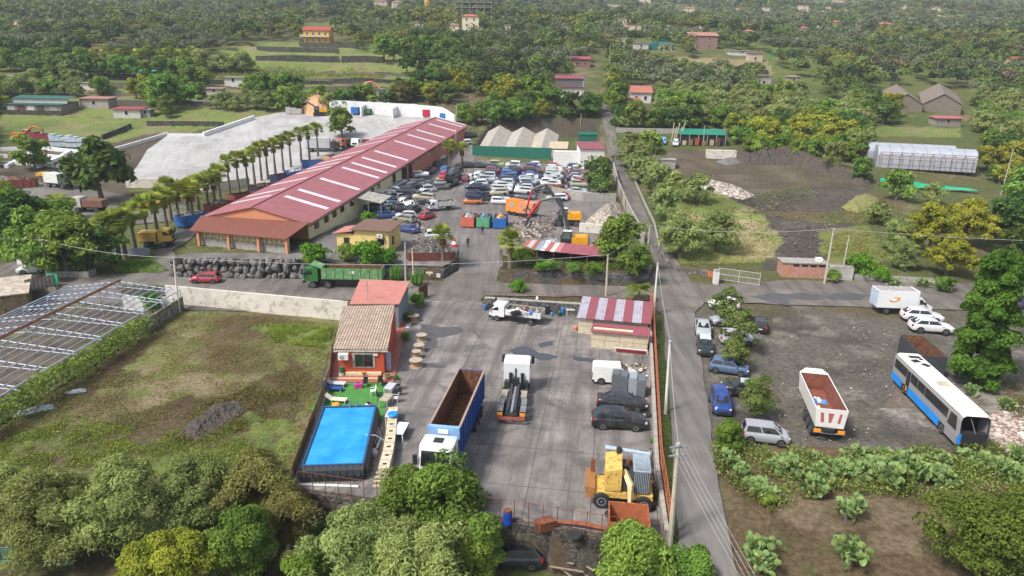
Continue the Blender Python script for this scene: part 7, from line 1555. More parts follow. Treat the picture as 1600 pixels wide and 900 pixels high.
for t in((302,351,5.5,2.4,2.0,CB,'tall blue container heaped with white metal profiles beside the porch',62,4,M_SCRW),(345,333,5.5,2.4,2.0,CR,'rusty red container heaped with dark scrap left of the warehouse',62,5,M_SCR),(380,318,5.5,2.4,2.1,CR,'empty looking rusty red container left of the warehouse',62,None,None),(412,302,5.5,2.4,1.8,PM('rust_blue_skip','#6a4a40',.8,.2,1.5,c2='#3a6aa0',thr=.55),'rust and blue container with tangled iron left of the warehouse',62,6,M_SCRR),(441,285,5.0,2.4,1.9,PM('rust_blue_skip2','#3a5a90',.8,.2,1.5,c2='#6a4034',thr=.5),'dark rust container with blue base left of the warehouse',62,None,None),(464,278,5.5,2.4,1.8,CB,'blue container with light scrap between the palms and the warehouse',60,7,M_SCRW),(492,262,5.8,2.4,1.8,CB,'bright blue empty container close to the pale wooden one',8,None,None),(519,256,4.2,2.4,2.2,PM('wood_side','#b99a6c',.8,.2,3),'pale wooden sided container at the end of the palms',60,None,None),(484,274,5.0,2.2,.9,CG,'low green skip with rubbish beside the warehouse roof edge',30,8,M_SCR),(558,178,4.5,2.3,2.2,CB,'blue container in the left bay of the pale lot',80,None,None),(577,178,4.5,2.3,1.7,PM('dark_green_skip','#3f7048',.6),'dark green container in the second bay of the pale lot',80,None,None),(646,177,4.5,2.3,2.5,CB,'blue container with white rubbish in the right bay',80,9,M_SCRW),(659,179,4.5,2.3,2.2,CR,'rust brown container between the blue and the red one',80,10,M_SCRR),(670,182,5.5,2.3,2.2,PM('red_skip','#b01c30',.5,.1),'bright red container, rightmost of three at the white wall',78,None,None),(699,188,5.5,2.3,2.2,CB,'blue container under the right end of the white wall',65,11,M_SCRW),(25,293,8,2.4,1.8,CR,'long rust brown container full of iron at the left edge',20,12,M_SCRR)):
 skip(t[0],t[1],t[2],t[3],t[4],t[5],t[6],R(t[7]),t[8],t[9])
skip(980,838,2.6,2.3,1.75,PM('orange_rust_skip','#bd7434',.75,.25,1.5,c2='#8a4c30',thr=.46),'orange rusty open bucket container at the bottom railing',-.12,None,None,.5,PM('rusty_orange_inside','#a5603e',.85,.2,2),z=0,ribs=4)
M_EXY=PM('excavator_yellow','#d9971c',.5,.12,2,c2='#a8772c',thr=.64);M_EXG=PM('boom_grey','#4a4c4e',.5,.15,2);M_EXR=PM('boom_red','#b02a30',.5,.15)
def handler(name,label,px,py,rz,up,segs,grab=True,wheels=True,bodyc=M_EXY,boomc=M_EXG,cat='excavator',s=1.0,sticks=None):
 p=G(px,py);o=T(name,label,cat,p,rz);o.scale=(s,)*3
 m=MB();m.b2(-2.2,2.2,-1.0,1.0,.65,1.15);m.build('undercarriage',M_CHAS,o)
 if wheels:
  for x in(-1.7,-.5,.6,1.8)if False else(-1.6,1.6):
   for sd in(-1,1):wheel(o,x,sd*1.15,.55,.5,16)
  for x in(-2.4,2.4):m=MB();m.b2(x-.12,x+.12,-1.5,1.5,.15,.6);m.build('outrigger',M_CHAS,o)
 else:
  for sd in(-1,1):m=MB();m.ext([(-2.0,.0),(-2.3,.4),(-2.0,.8),(2.0,.8),(2.3,.4),(2.0,0)],sd*1.1-.28,sd*1.1+.28);m.build('track',M_BLK,o)
 U=bpy.data.objects.new('upper_body',None);
 m=MB();m.M=Matrix.Rotation(up,4,'Z');m.ext([(-2.6,1.3),(-2.7,2.2),(-2.3,2.5),(.2,2.4),(.2,1.3)],-1.25,1.25);ub=m.build('upper_body',bodyc,o)
 m=MB();m.M=Matrix.Rotation(up,4,'Z');m.b2(-2.75,-2.0,-1.2,1.2,1.25,2.3);m.build('counterweight',M_EXG,ub);m=MB();m.M=Matrix.Rotation(up,4,'Z');m.cyl((0,0,1.2),.8,.3,14);m.build('slew_ring',M_BLK,ub)
 m=MB();m.M=Matrix.Rotation(up,4,'Z');m.ext([(.0,1.4),(.0,3.3),(1.3,3.3),(1.75,2.4),(1.7,1.4)],.35,1.3);c=m.build('cab',M_BLK,ub);m=MB();m.M=Matrix.Rotation(up,4,'Z');m.b2(-.02,1.35,.33,1.32,3.3,3.38);m.build('cab_roof',M_WHITEP,c)
 for sd in(.345,1.305):m=MB();m.M=Matrix.Rotation(up,4,'Z');m.slab([(.15,sd,2.1),(1.6,sd,2.1),(1.25,sd,3.15),(.15,sd,3.15)],.015,up=(0,1 if sd>1 else-1,0));m.build('window',PM('cab_glass',(.1,.14,.13),.08),c)
 W_=.22
 for i,(a,b_,r0,r1,mt)in enumerate(segs):
  m=MB();m.M=Matrix.Rotation(up,4,'Z');m.tube([a,((a[0]+b_[0])/2,(a[1]+b_[1])/2,(a[2]+b_[2])/2+.12),b_],[r0,(r0+r1)/2,r1],4);m.build('boom' if i==0 else 'stick',mt,o)
 if len(segs)>1:m=MB();m.M=Matrix.Rotation(up,4,'Z');a=segs[0];m.tube([(a[0][0]+.6,a[0][1],a[0][2]-.2),((a[0][0]+a[1][0])/2+.2,a[0][1],(a[0][2]+a[1][2])/2-.2)],.09,6);m.build('hydraulic_ram',M_STEEL,o)
 if grab:
  e=segs[-1][1];m=MB();m.M=Matrix.Rotation(up,4,'Z');m.cyl((e[0],e[1],e[2]-.3),.2,.5,8);g=m.build('grab',M_BLK,o)
  for k in range(5):
   a=6.28*k/5;m=MB();m.M=Matrix.Rotation(up,4,'Z');m.tube([(e[0],e[1],e[2]-.5),(e[0]+.7*math.cos(a),e[1]+.7*math.sin(a),e[2]-.8),(e[0]+.3*math.cos(a),e[1]+.3*math.sin(a),e[2]-1.6)],[.12,.14,.05],5);m.build('tine',M_BLK,g)
 return o
handler('material_handler','yellow wheeled material handler with black and red boom, upper one of two',886,352,0.0,math.pi*.97,[((.3,0,2.2),(4.2,0,7.4),.3,.28,M_EXG),((4.2,0,7.4),(6.6,0,6.4),.26,.2,M_EXG),((6.6,0,6.4),(7.4,0,3.4),.2,.15,M_EXR)],s=1.0)
handler('material_handler','yellow and grey material handler with red striped boom reaching up left, lower one',893,391,0.15,math.pi*.9,[((.3,0,2.2),(2.3,0,8.4),.3,.28,M_EXG),((2.3,0,8.4),(5.2,0,7.8),.26,.2,M_EXG),((5.2,0,7.8),(7.2,0,5.0),.22,.15,M_EXR)],s=1.0)
handler('excavator','orange tracked excavator above the white wall with its arm to the left',603,157,0,math.pi,[((.3,0,2.2),(4.0,0,5.4),.3,.28,PM('orange_pink','#d0785c',.5)),((4.0,0,5.4),(6.6,0,4.8),.26,.2,PM('orange_pink','#d0785c',.5)),((6.6,0,4.8),(7.0,0,2.4),.2,.2,M_EXG)],False,False,PM('orange_pink','#d0785c',.5),s=1.15)
handler('excavator','yellow and black excavator on the sand heap edge, arm raised left',500,181,.3,math.pi*.95,[((.3,0,2.2),(3.4,0,4.2),.25,.25,M_EXG),((3.4,0,4.2),(6.2,0,6.0),.22,.18,M_EXG)],False,False,s=.95)
handler('excavator','orange red small excavator beside the rusty frames in the left field',38,222,0,0.1,[((.3,0,2.2),(2.8,0,4.2),.25,.22,PM('orange_ex','#d0562a',.5)),((2.8,0,4.2),(5.2,0,3.6),.22,.18,PM('orange_ex','#d0562a',.5)),((5.2,0,3.6),(5.6,0,1.8),.18,.15,M_EXG)],False,False,PM('orange_ex','#d0562a',.5),s=1.0)
a,b,rz,D=axis_at((930,790),(1003,797))
ox=T('wheeled_excavator','old faded yellow wheeled excavator with slatted engine grille by the yard wall','excavator',(a.x,a.y,.03),rz)
M_OY=PM('faded_yellow','#d2ad58',.7,.15,1.2,c2='#96683c',thr=.56);M_SL=PM('grey_slats','#8f9aa3',.5,.2,3)
m=MB();m.b2(-.3,3.9,-.1,2.0,.8,1.2);m.build('undercarriage',M_OY,ox)
for x in(.4,3.3):
 for y in(-.25,2.1):wheel(ox,x,y,.58,.42,18)if y>0 else wheel(ox,x,-.15,.58,.42,18)
m=MB();m.ext([(.55,1.3),(.55,2.8),(1.7,3.1),(1.7,1.3)],-.05,2.5);ub=m.build('upper_body',M_OY,ox)
m=MB();m.b2(1.72,2.5,.1,2.5,1.3,2.4);m.build('engine_deck',M_CHAS,ub)
m=MB();m.b2(2.5,3.6,-.05,1.9,1.3,3.0);gr=m.build('grille_housing',M_CHAS,ub)
for k in range(9):m=MB();m.b2(2.55+k*.12,2.6+k*.12,-.12,-.06,1.35,2.95);m.build('slat',M_SL,gr)
m=MB();m.slab([(2.45,-.1,3.0),(3.65,-.1,3.0),(3.65,1.95,3.15),(2.45,1.95,3.15)],.08);m.build('hood',M_SL,gr)
for k in range(8):m=MB();m.box((2.6+k*.13,.9,3.17),(.05,1.8,.05));m.build('slat',M_SL,gr)
m=MB();m.tube([(1.9,.6,2.6),(2.3,-.5,2.2),(2.35,-.75,.6)],[.22,.24,.14],4);m.build('arm',PM('cream_arm','#d6c08a',.6),ox)
m=MB();m.ext([(-.65,.7),(-.8,1.6),(-.1,1.5),(-.1,.7)],-.2,2.2);m.build('front_frame',PM('orange_rust','#95683a',.8,.2),ox);m=MB();m.b2(-.45,-.15,1.8,2.2,1.5,2.4);m.build('exhaust',M_RUST,ox)
m=MB();m.slab([(.5,2.52,3.1),(3.7,2.0,3.15),(3.7,2.3,3.15),(.5,2.9,3.1)],.08);m.build('top_beam',PM('pale_blue_beam','#a8b8c4',.5),ox)
for k,(x,y,z0,c_)in enumerate(((1.9,1.0,2.45,M_BLK),(2.2,1.7,2.45,M_RUST),(1.5,2.2,3.05,M_BLK))):m=MB();m.cyl((x,y,z0+.15),.2,.5,8);m.build('engine_part',c_,ub)
sb=T('green_bucket','green plastic tub standing on scrap beside the old excavator','tub',GZ(1003,738,.5));m=MB();m.lathe((0,0,0),[(.28,0),(.38,.7),(.34,.7),(.26,.06)],12);m.build('tub',PM('green_plastic','#3f9a4a',.5),sb);m=MB();m.lathe((0,0,0),[(.39,.68),(.41,.74)],12);m.build('rim',PM('green_plastic','#3f9a4a',.5),sb)
A=G(790,335);B=G(838,345);rz=math.atan2(B.y-A.y,B.x-A.x);oc=T('crusher','orange mobile crusher with grey panel behind the scrap pile','machine',A,rz);M_ORG=PM('machine_orange','#de8430',.5,.12,1.5)
m=MB();m.b2(0,3.1,0,2.2,.7,3.0);m.build('engine_box',M_ORG,oc);m=MB();m.b2(.9,2.0,-.03,0,1.6,2.4);m.build('grille',M_GREYC,oc);m=MB();m.ext([(3.1,.7),(3.1,2.9),(6.6,2.9),(6.2,.9)],0,2.2);m.build('hopper',PM('salmon_panel','#c88462',.6,.2,2),oc);m=MB();m.b2(.2,6.2,.2,2.0,.2,.7);m.build('chassis',M_BLK,oc)
for x in(1,2.2,5):m=MB();m.cyl((x,.1,.45),.45,.3,12,'y');m.build('wheel',M_TYRE,oc)
for i,(x,y)in enumerate(((859,302),(874,303))):
 p=G(x,y);o=T('silo_tank',['rusty pale round tank behind the crusher','rusty brown round tank right of the pale one'][i],'tank',p);m=MB();m.cyl((0,0,1.0),1.15,2.0,16);m.build('tank',[PM('pale_rusty','#a89680',.8,.2,1,c2='#8a5e46',thr=.55),M_RUST][i],o);m=MB();m.cyl((0,0,2.02),.95,.04,16);m.build('lid',M_RUST,o)
def mound(name,label,cat,pts,h,mat,seed,kind=None,n=34,rough=.35,z=None):
 P=gp(*pts)if z is None else gz(z,*pts);xs=[p[0]for p in P];ys=[p[1]for p in P];cx,cy=sum(xs)/len(xs),sum(ys)/len(ys);rs=np.random.RandomState(seed)
 X,Y=np.meshgrid(np.linspace(min(xs),max(xs),n),np.linspace(min(ys),max(ys),n),indexing='ij');X,Y=X.ravel(),Y.ravel()
 d=np.full(len(X),9e9)
 for i in range(len(P)):
  a=np.array(P[i]);b_=np.array(P[(i+1)%len(P)]);ab=b_-a;t=np.clip(((X-a[0])*ab[0]+(Y-a[1])*ab[1])/(ab@ab),0,1);d=np.minimum(d,np.hypot(X-a[0]-t*ab[0],Y-a[1]-t*ab[1]))
 ins=inpoly(X,Y,P);dm=d[ins].max();e=np.where(ins,np.clip(d/dm,0,1)**.75,-.15)
 Z=hgt(X,Y)if z is None else np.full(len(X),z);Zt=Z+e*h*(1-rough/2+rough*rs.rand(len(X)))+(fbm(X,Y,.8,2)-.5)*h*.4*(e>0)-.05
 i=np.arange(n*n).reshape(n,n);q=np.stack([i[:-1,:-1],i[1:,:-1],i[1:,1:],i[:-1,1:]],-1).reshape(-1,4);me=np_mesh(name,np.stack([X,Y,Zt],1),q);me.materials.append(mat)
 o=link(name,me)
 if kind:return tag(o,kind=kind)
 return tag(o,label,cat)
M_RUB=scrapmat('rubble',['#b3a694','#998c7c','#c4b8a6','#8a7d70','#a89c8c','#756a5e'],3.5)
mound('rubble_heap','big beige rubble heap in the scrapyard corner by the lane','heap',((905,358),(935,328),(965,322),(978,345),(972,362)),2.6,M_RUB,1)
mound('scrap_heap','long low heap of mixed metal scrap in front of the handlers','heap',((800,345),(850,338),(870,362),(850,372),(812,372),(798,358)),1.2,M_SCR,2)
mound('scrap_heap','heap of pale twisted scrap behind the sheet lean-to','heap',((815,392),(870,372),(885,392),(850,400)),1.3,M_SCRW,3)
mound('scrap_heap','dark heap of engine scrap behind the rust brown panel fence','heap',((645,396),(660,372),(700,380),(715,398),(700,406),(650,406)),1.5,scrapmat('dark_scrap',['#2e2a28','#45403c','#6a6866','#3a3634','#6a4c3c','#1c1c1c','#8a8886'],4),4)
mound('scrap_heap','scrap pieces piled by the big green tree on the lava wall','heap',((920,385),(930,372),(955,375),(950,392)),1.6,M_SCRR,5)
mound('sand_heap','tall orange brown sand heap at the end of the pale lot','heap',((470,176),(478,160),(500,156),(520,168),(518,180),(490,183)),5.0,PM('orange_sand','#c29a72',.95,.15,1,c2='#a8805c',thr=.55),6)
mound('earth_heap','heap of dark gravelly earth in the middle of the grass field','heap',((266,686),(292,662),(330,632),(372,626),(385,640),(352,672),(310,690)),.65,PM('dark_gravel_earth',(.06,.052,.048),.98,.4,5,c2=(.12,.095,.075),thr=.5,bmp=1,bscale=6),7,n=60,rough=.8,z=FZ)
mound('earth_heap','straw coloured grassy mound beside the round olives','heap',((1312,325),(1335,308),(1372,310),(1375,325),(1340,332)),1.6,PM('dry_grass_mound','#877c4c',.95,.2,1,c2='#66703a',thr=.5),8)
mound('debris_heap','heap of pale plaster debris on the edge of the grass patch','heap',((1090,290),(1110,280),(1150,290),(1180,305),(1160,312),(1110,298)),1.0,scrapmat('plaster',['#b0a498','#8a7d70','#c8bfb4','#6a5e54','#9a8d80']),9)
mound('debris_heap','heap of white and pinkish rubbish behind the coach','heap',((1550,690),(1540,650),(1575,640),(1640,660),(1650,705),(1590,712)),.5,scrapmat('pinkwhite',['#c4b4a8','#a08a7c','#ddd6cf','#8a7468','#b8a294','#6e6054'],4.5),10,z=0)
mound('earth_bank','dark dug earth bank at the far edge of the excavated plot','bank',((1142,248),(1200,237),(1250,241),(1310,262),(1372,284),(1352,293),(1290,274),(1235,258),(1160,258)),2.6,PM('dark_dug_earth',(.06,.048,.039),.98,.4,2,c2=(.12,.092,.068),thr=.55,bmp=.8,bscale=4),11,n=90,rough=.7)
mound('gravel_heap','small grey gravel heap beside the storage bay','heap',((1118,252),(1145,246),(1160,254),(1135,258)),1.0,PM('grey_gravel_h','#6e6a66',.95,.2,4),12)
mound('pebble_heap','brown debris heap in the gravel yard under the dark tree','heap',((112,318),(125,308),(150,316),(140,322)),.9,scrapmat('plaster',['#b0a498']),13)
mound('earth_heap','brown ridge of dug earth above the dirt track','heap',((1235,322),(1280,308),(1335,316),(1310,334),(1290,332),(1250,330)),.7,MATS['dark_dug_earth'],14,n=60,rough=.9)
o=T('plastic_sheet','crumpled white plastic sheet lying lower left in the field','sheet',GZ(53,642,FZ));heap(-1.6,1.6,-.6,.6,.0,.35,4,10).build('sheet',M_PLAS,o).rotation_euler=(0,0,.7)
o=T('plastic_sheet','smaller crumpled white sheet near the greenhouse hedge','sheet',GZ(118,612,FZ));heap(-.9,.9,-.4,.4,.0,.25,5,8).build('sheet',M_PLAS,o).rotation_euler=(0,0,.5)
def bits(name,polys,n,smin,smax,cols,seed,z=0):
 rr=random.Random(seed);m=MB();mats=[PM('bit'+c,c,.7,.2,4)for c in cols]
 for P in polys:
  xs=[p[0]for p in P];ys=[p[1]for p in P];c=0
  while c<n:
   x,y=rr.uniform(min(xs),max(xs)),rr.uniform(min(ys),max(ys))
   if not inpoly([x],[y],P)[0]:continue
   c+=1;s=rr.uniform(smin,smax);m.mi=rr.randrange(len(cols));m.box((x,y,(z if z is not None else h1(x,y))+.06+s*.1),(s,s*rr.uniform(.3,.9),s*.25),rr.uniform(0,3),rr.uniform(-.3,.3),rr.uniform(-.3,.3))
 o=m.build(name,mats);tag(o,kind='stuff')
bits('litter',[gz(0,(1180,600),(1400,580),(1380,700),(1200,690)),gz(0,(1340,500),(1420,520),(1400,640),(1300,560)),gz(0,(1100,470),(1580,480),(1400,690),(1110,680))],90,.04,.17,['#a9a296','#9a9286','#7a7064','#c4c2ba'],3)
bits('rubbish_litter',[gz(0,(1550,640),(1640,620),(1680,710),(1560,708))],350,.08,.35,['#d8d0c8','#b8a090','#ddd','#9a8474','#c4b0a4']if 0 else['#d8d0c8','#b8a090','#dddddd','#9a8474','#c4b0a4'],4)
bits('scrap_litter',[gp((795,340),(880,330),(915,395),(815,398)),gp((640,350),(700,350),(715,400),(640,400))],260,.15,.6,['#948e86','#5a4a3e','#3a3632','#84705e','#6a3226','#b4b0aa'],5,None)
bits('plot_stones',[gp((1060,290),(1200,300),(1330,290),(1300,400),(1215,400))],500,.12,.5,['#6a6056','#4a4038','#8a7e70'],15,None)
bits('yard_scrap',[gz(0,(1000,705),(1028,700),(1032,800),(1008,800))],130,.15,.7,['#5a4034','#3a3028','#7a6a58','#8f8a84','#2a2624'],6)
bits('yard_rubble',[gz(0,(975,572),(1008,568),(1016,590),(990,592))],90,.1,.35,['#9a8e80','#7a6a5c','#4a4038','#c9c4bc'],7)
pud=PM('puddle',(.05,.052,.058),.12,.15,1)
wet=PM('wet_stain',(.085,.08,.078),.45,.25,.8)
for nm_,P_,mt_,dz_ in(('puddle',gz(0,(788,548),(812,541),(835,546),(862,552),(880,560),(862,562),(830,556),(800,556)),pud,.052),('puddle',gz(0,(840,536),(866,534),(868,541),(850,542)),pud,.054),('puddle',gz(0,(898,556),(930,560),(926,567),(902,564)),pud,.053),('stain',gz(0,(656,508),(690,512),(715,508),(718,518),(690,528),(680,548),(655,552),(662,530)),wet,.05),('stain',gz(0,(642,572),(690,570),(698,576),(650,580)),wet,.051),('stain',gz(0,(1170,462),(1240,458),(1360,462),(1350,468),(1240,468),(1225,476),(1190,470)),wet,.075)):drape(nm_,P_,mt_,dz_,.45,.8)
M_SKIN=PM('skin','#9a6e54',.6)
def person(p,label,h=1.75,top='#1c1c20',legs='#23242a',rz=0.,step=.12):
 o=T('person',label,'person',p,rz);s=h/1.75;me=bpy.data.meshes.new('body')
 V=[(0,0,.95),(0,0,1.2),(0,0,1.42),(0,0,1.52),(0,.02,1.66),(0,-.19,1.4),(.03,-.25,1.13),(.12,-.24,.9),(0,.19,1.4),(-.02,.25,1.13),(.06,.25,.88),(0,-.1,.9),(step,-.11,.5),(step*.5,-.11,.06),(step*.5+.14,-.11,.03),(0,.1,.9),(-step*.4,.11,.5),(-step,.11,.06),(-step+.14,.11,.03)]
 E=[(0,1),(1,2),(2,3),(3,4),(2,5),(5,6),(6,7),(2,8),(8,9),(9,10),(0,11),(11,12),(12,13),(13,14),(0,15),(15,16),(16,17),(17,18)]
 Rd=[.15,.15,.15,.06,.1,.065,.05,.035,.065,.05,.035,.1,.07,.05,.04,.1,.07,.05,.04]
 me.from_pydata([tuple(c*s for c in v)for v in V],E,[]);b_=link('body',me,o);sk=b_.modifiers.new('skin','SKIN');me.skin_vertices[0].data[0].use_root=True
 for i,r_ in enumerate(Rd):me.skin_vertices[0].data[i].radius=(r_*s,r_*s*.85)
 b_.modifiers.new('sub','SUBSURF').levels=1;b_.modifiers['sub'].render_levels=1
 bpy.context.view_layer.update();dg=bpy.context.evaluated_depsgraph_get();em=bpy.data.meshes.new_from_object(b_.evaluated_get(dg));b_.modifiers.clear();b_.data=em
 em.materials.clear();em.materials.append(PM('cloth'+top,top,.9,.15,3));em.materials.append(PM('cloth'+legs,legs,.9,.15,3));em.materials.append(M_SKIN)
 for f in em.polygons:z=f.center.z/s;f.material_index=2 if z>1.5 or(z<.96 and abs(f.center.y)>.2*s)else 1 if z<.95 else 0
 m=MB();m.lathe((-.01*s,.02*s,1.68*s),[(.06,.09),(.105,.02),(.1,-.04)],10);m.v=[(x,y,z)for x,y,z in m.v];m.build('hair',M_BLK,o);return o
person(G(731,387),'person in black standing alone in the open scrapyard',1.8,rz=-1.4);person(G(656,360),'person in dark clothes by the shiny blue saloon',1.75,rz=2,top='#2a2622');person(G(754,367),'person in dark work clothes standing before the green container',1.75,rz=-2,top='#22262e')
p=G(710,386);o=T('barrier_cone','tall red and white striped cone in the scrapyard','cone',p);m=MB();m.lathe((0,0,0),[(.6,0),(.45,.5)],10);m.build('red_band',PM('cone_red','#b82c34',.5),o);m=MB();m.lathe((0,0,0),[(.45,.5),(.28,1.0)],10);m.build('white_band',M_WHITEP,o);m=MB();m.lathe((0,0,0),[(.28,1.0),(.05,1.6)],10);m.build('red_band',MATS['cone_red'],o)
c=[GZ(472,728,1.3),GZ(567,729,1.3),GZ(589,637,1.3),GZ(506,636,1.3)];dx=(c[1]-c[0]);PW=dx.length;prz=math.atan2(dx.y,dx.x);PLn=(c[2]-c[1]).length
pl=T('swimming_pool','rectangular above ground pool with bright blue water and dark grey liner walls','pool',(c[0].x,c[0].y,.06),math.atan2((c[3]-c[0]).y,(c[3]-c[0]).x)-math.pi/2)
M_POOL=PM('pool_liner','#34383e',.6,.2,2);m=MB();
pr_=[(0,1.27),(-.22,.9),(-.3,.45),(-.22,.0),(.1,0),(.12,1.27)]
for a_,b_,ax_ in((-.15,PW+.15,'x'),):pass
for nm,f in(('front',lambda:m.ext(pr_,.0,PW,'x')),('back',lambda:m.ext([(PLn-y,z)for y,z in pr_],.0,PW,'x')),('left',lambda:m.ext(pr_,0,PLn,'y')),('right',lambda:m.ext([(PW-x,z)for x,z in pr_],0,PLn,'y'))):
 m=MB();f();m.build('pool_wall',M_POOL,pl)
wm,n,b=newmat('pool_water');b.inputs['Base Color'].default_value=lin('#0f8fe0');b.inputs['Roughness'].default_value=.06;b.inputs['IOR'].default_value=1.33
v=coords(n);n.links.new(mixc(n,ramp(n,noise(n,.7,4,v),[(.3,0.),(.7,1.)]),lin('#1583c4'),lin('#3a9ed8')),b.inputs['Base Color']);bump(n,b,noise(n,2.2,5,v,.6),.35,.05)
m=MB();m.b2(.1,PW-.1,.1,PLn-.1,.9,1.2);m.build('water',wm,pl)
m=MB()
for a_,b_ in(((0,0),(PW,0)),((PW,0),(PW,PLn)),((PW,PLn),(0,PLn)),((0,PLn),(0,0))):m=MB();m.tube([(a_[0],a_[1],1.28),(b_[0],b_[1],1.28)],.055,6);m.build('top_rail',PM('rail_dark_blue','#24588c',.4),pl)
for k in range(9):
 m=MB();x=PW*(k+.5)/9;m.tube([(x,-.02,1.25),(x,-.34,.55),(x,-.4,0)],.03,5);m.build('leg',M_BLK,pl)
for k in range(14):
 for xx,s in((0,-1),(PW,1)):m=MB();y=PLn*(k+.5)/14;m.tube([(xx,y,1.25),(xx+s*.34,y,.5),(xx+s*.45,y,0)],.03,5);m.build('leg',M_BLK,pl)
lad=T('pool_ladder','steel ladder over the far edge of the pool','ladder',pl.location,pl.rotation_euler.z)
for s in(0,.55):m=MB();x=PW*.5+s;m.tube([(x,PLn+.5,0),(x,PLn+.1,1.9),(x,PLn-.15,1.9),(x,PLn-.3,.9)],.03,6);m.build('rail',M_STEEL,lad)
for k in range(4):m=MB();m.box((PW*.5+.27,PLn+.4-k*.1,.3+k*.3),(.5,.12,.04));m.build('step',M_STEEL,lad)
pmp=T('pool_pump','pool pump and coiled hoses beside the pool','pump',GZ(584,712,.06));m=MB();m.lathe((0,0,0),[(.3,0),(.32,.35),(.2,.55),(.08,.62)],12);m.build('tank',M_STEEL,pmp)
for k in range(4):m=MB();m.tube([(-.2+.05*k,.3+k*.45,.06),(.25,.6+k*.4,.5),(.1,1.2+k*.5,.06),(-.3,1.5+k*.6,.7)],.035,5);m.build('hose',PM('pale_hose','#a8b0b4',.5),pmp)
hs_=T('hose_pipe','grey hose reaching from the planter wall into the pool','hose',GZ(603,690,.8));m=MB();m.tube([(0,0,0),(-.8,.1,.5),(-1.7,.2,.45)],.035,5);m.build('hose',MATS['pale_hose'],hs_)
ft=drape('artificial_turf',gz(0,(506,597),(603,599),(604,624),(598,660),(590,660),(589,640),(506,638),(492,650),(484,648)),PM('artificial_turf','#3f7c34',.95,.2,2,c2='#5a8f48',thr=.58),.055,1)
bw_=T('block_planter_wall','curved row of hollow concrete blocks standing beside the pool','wall',GZ(607,700,0));pts=[GZ(x,y,0)for x,y in((600,748),(607,720),(611,694),(613,672),(615,650))]
for i in range(len(pts)-1):
 for k in range(2):
  a_=pts[i].lerp(pts[i+1],k/2);b_=pts[i].lerp(pts[i+1],(k+1)/2-.02);q=(a_+b_)/2;m=MB();m.M=Matrix.Translation(-bw_.location);m.box((q.x,q.y,.45),((b_-a_).length,.8,.9),math.atan2((b_-a_).y,(b_-a_).x));o=m.build('concrete_block',M_BLOCK,bw_)
  m=MB();m.M=Matrix.Translation(-bw_.location);m.box((q.x,q.y,.903),(.22,.3,.02),math.atan2((b_-a_).y,(b_-a_).x));m.build('hole',M_DARK,o)
for k in range(4):
 o=T('plank_step',['lowest','second lowest','third','uppermost'][k]+' of four short pale planks on the ground by the block wall','plank',GZ(590+1.5*k,762-7*k,0),.15);m=MB();m.b2(-.35,.4,-.08,.08,.05,.2+.0*k);m.build('plank',M_BLOCK,o)
def chair(p,rz,col,label,hgt_=.85,plastic=True,name='garden_chair'):
 o=T(name,label,'chair',p,rz);mt=PM('chair'+col,col,.5,.08)
 m=MB();m.b2(-.23,.23,-.22,.22,.42,.46);m.build('seat',mt,o);m=MB();m.slab([(-.22,-.22,.46),(-.22,.22,.46),(-.3,.22,hgt_+.05),(-.3,-.22,hgt_+.05)],.03,up=(-1,0,0));m.build('backrest',mt,o)
 for x in(-.2,.2):
  for y in(-.2,.2):m=MB();m.tube([(x,y,.42),(x*1.15,y*1.15,0)],.022,5);m.build('leg',mt,o)
 for y in(-.24,.24):m=MB();m.box((-.02,y,.64),(.42,.04,.03));m.build('armrest',mt,o)
 return o
zt=.06
for(x,y,a,c_,l)in((583,617,200,'#dcdcd8','white plastic chair on the turf left of the long table'),(571,604,-90,'#1c1e22','black chair beside the pink toy at the terrace edge'),(594,602,-90,'#1c1e22','black chair at the top end of the long table'),(603,606,0,'#1c1e22','dark chair tucked against the left of the table top end'),(621,608,180,'#17181c','dark chair right of the table, farthest one'),(623,617,180,'#17181c','dark chair right of the table, middle one'),(618,628,180,'#dedede','white plastic chair at the near right of the table'),(594,625,0,'#20242a','dark chair left of the table near the pool'),(556,582,-90,'#d9d2c0','cream deck chair left on the terrace'),(580,583,-90,'#d9d2c0','cream deck chair right on the terrace'),(637,517,180,'#dedede','white chair beside the cable reels')):
 chair(GZ(x,y,zt if y>595 else .16),R(a),c_,l)
def table(p,rz,L,W_,label,col='#a89c84',h=.75,name='garden_table'):
 o=T(name,label,'table',p,rz);mt=PM('table'+col,col,.6,.1,2);m=MB();m.b2(-L/2,L/2,-W_/2,W_/2,h-.05,h);m.build('tabletop',mt,o)
 for x in(-1,1):
  for y in(-1,1):m=MB();m.b2(x*(L/2-.06)-.04,x*(L/2-.06)+.04,y*(W_/2-.06)-.04,y*(W_/2-.06)+.04,0,h-.05);m.build('leg',mt,o)
 return o
table(GZ(604,632,zt),R(78),1.5,.8,'wooden slatted garden table, nearer half of the long table');table(GZ(610,614,zt),R(78),1.4,.8,'pale grey garden table forming the far half of the long table','#b4b8be')
t_=table(GZ(627,682,0),R(84),2.0,.85,'white folding table beside the block planter wall','#dcdfe4',.8);t_=table(GZ(611,662,0),R(86),1.3,.7,'small white table covered with things at the end of the block wall','#cfd8d8',1.0)
o=T('paddling_ring','bright blue inflatable lying on the small white table','inflatable',GZ(614,649,1.02));m=MB();m.lathe((0,0,0),[(.1,.02),(.4,.0),(.48,.12),(.4,.24),(.15,.2)],12);m.build('inflatable',PM('bright_blue','#1c86dc',.4),o)
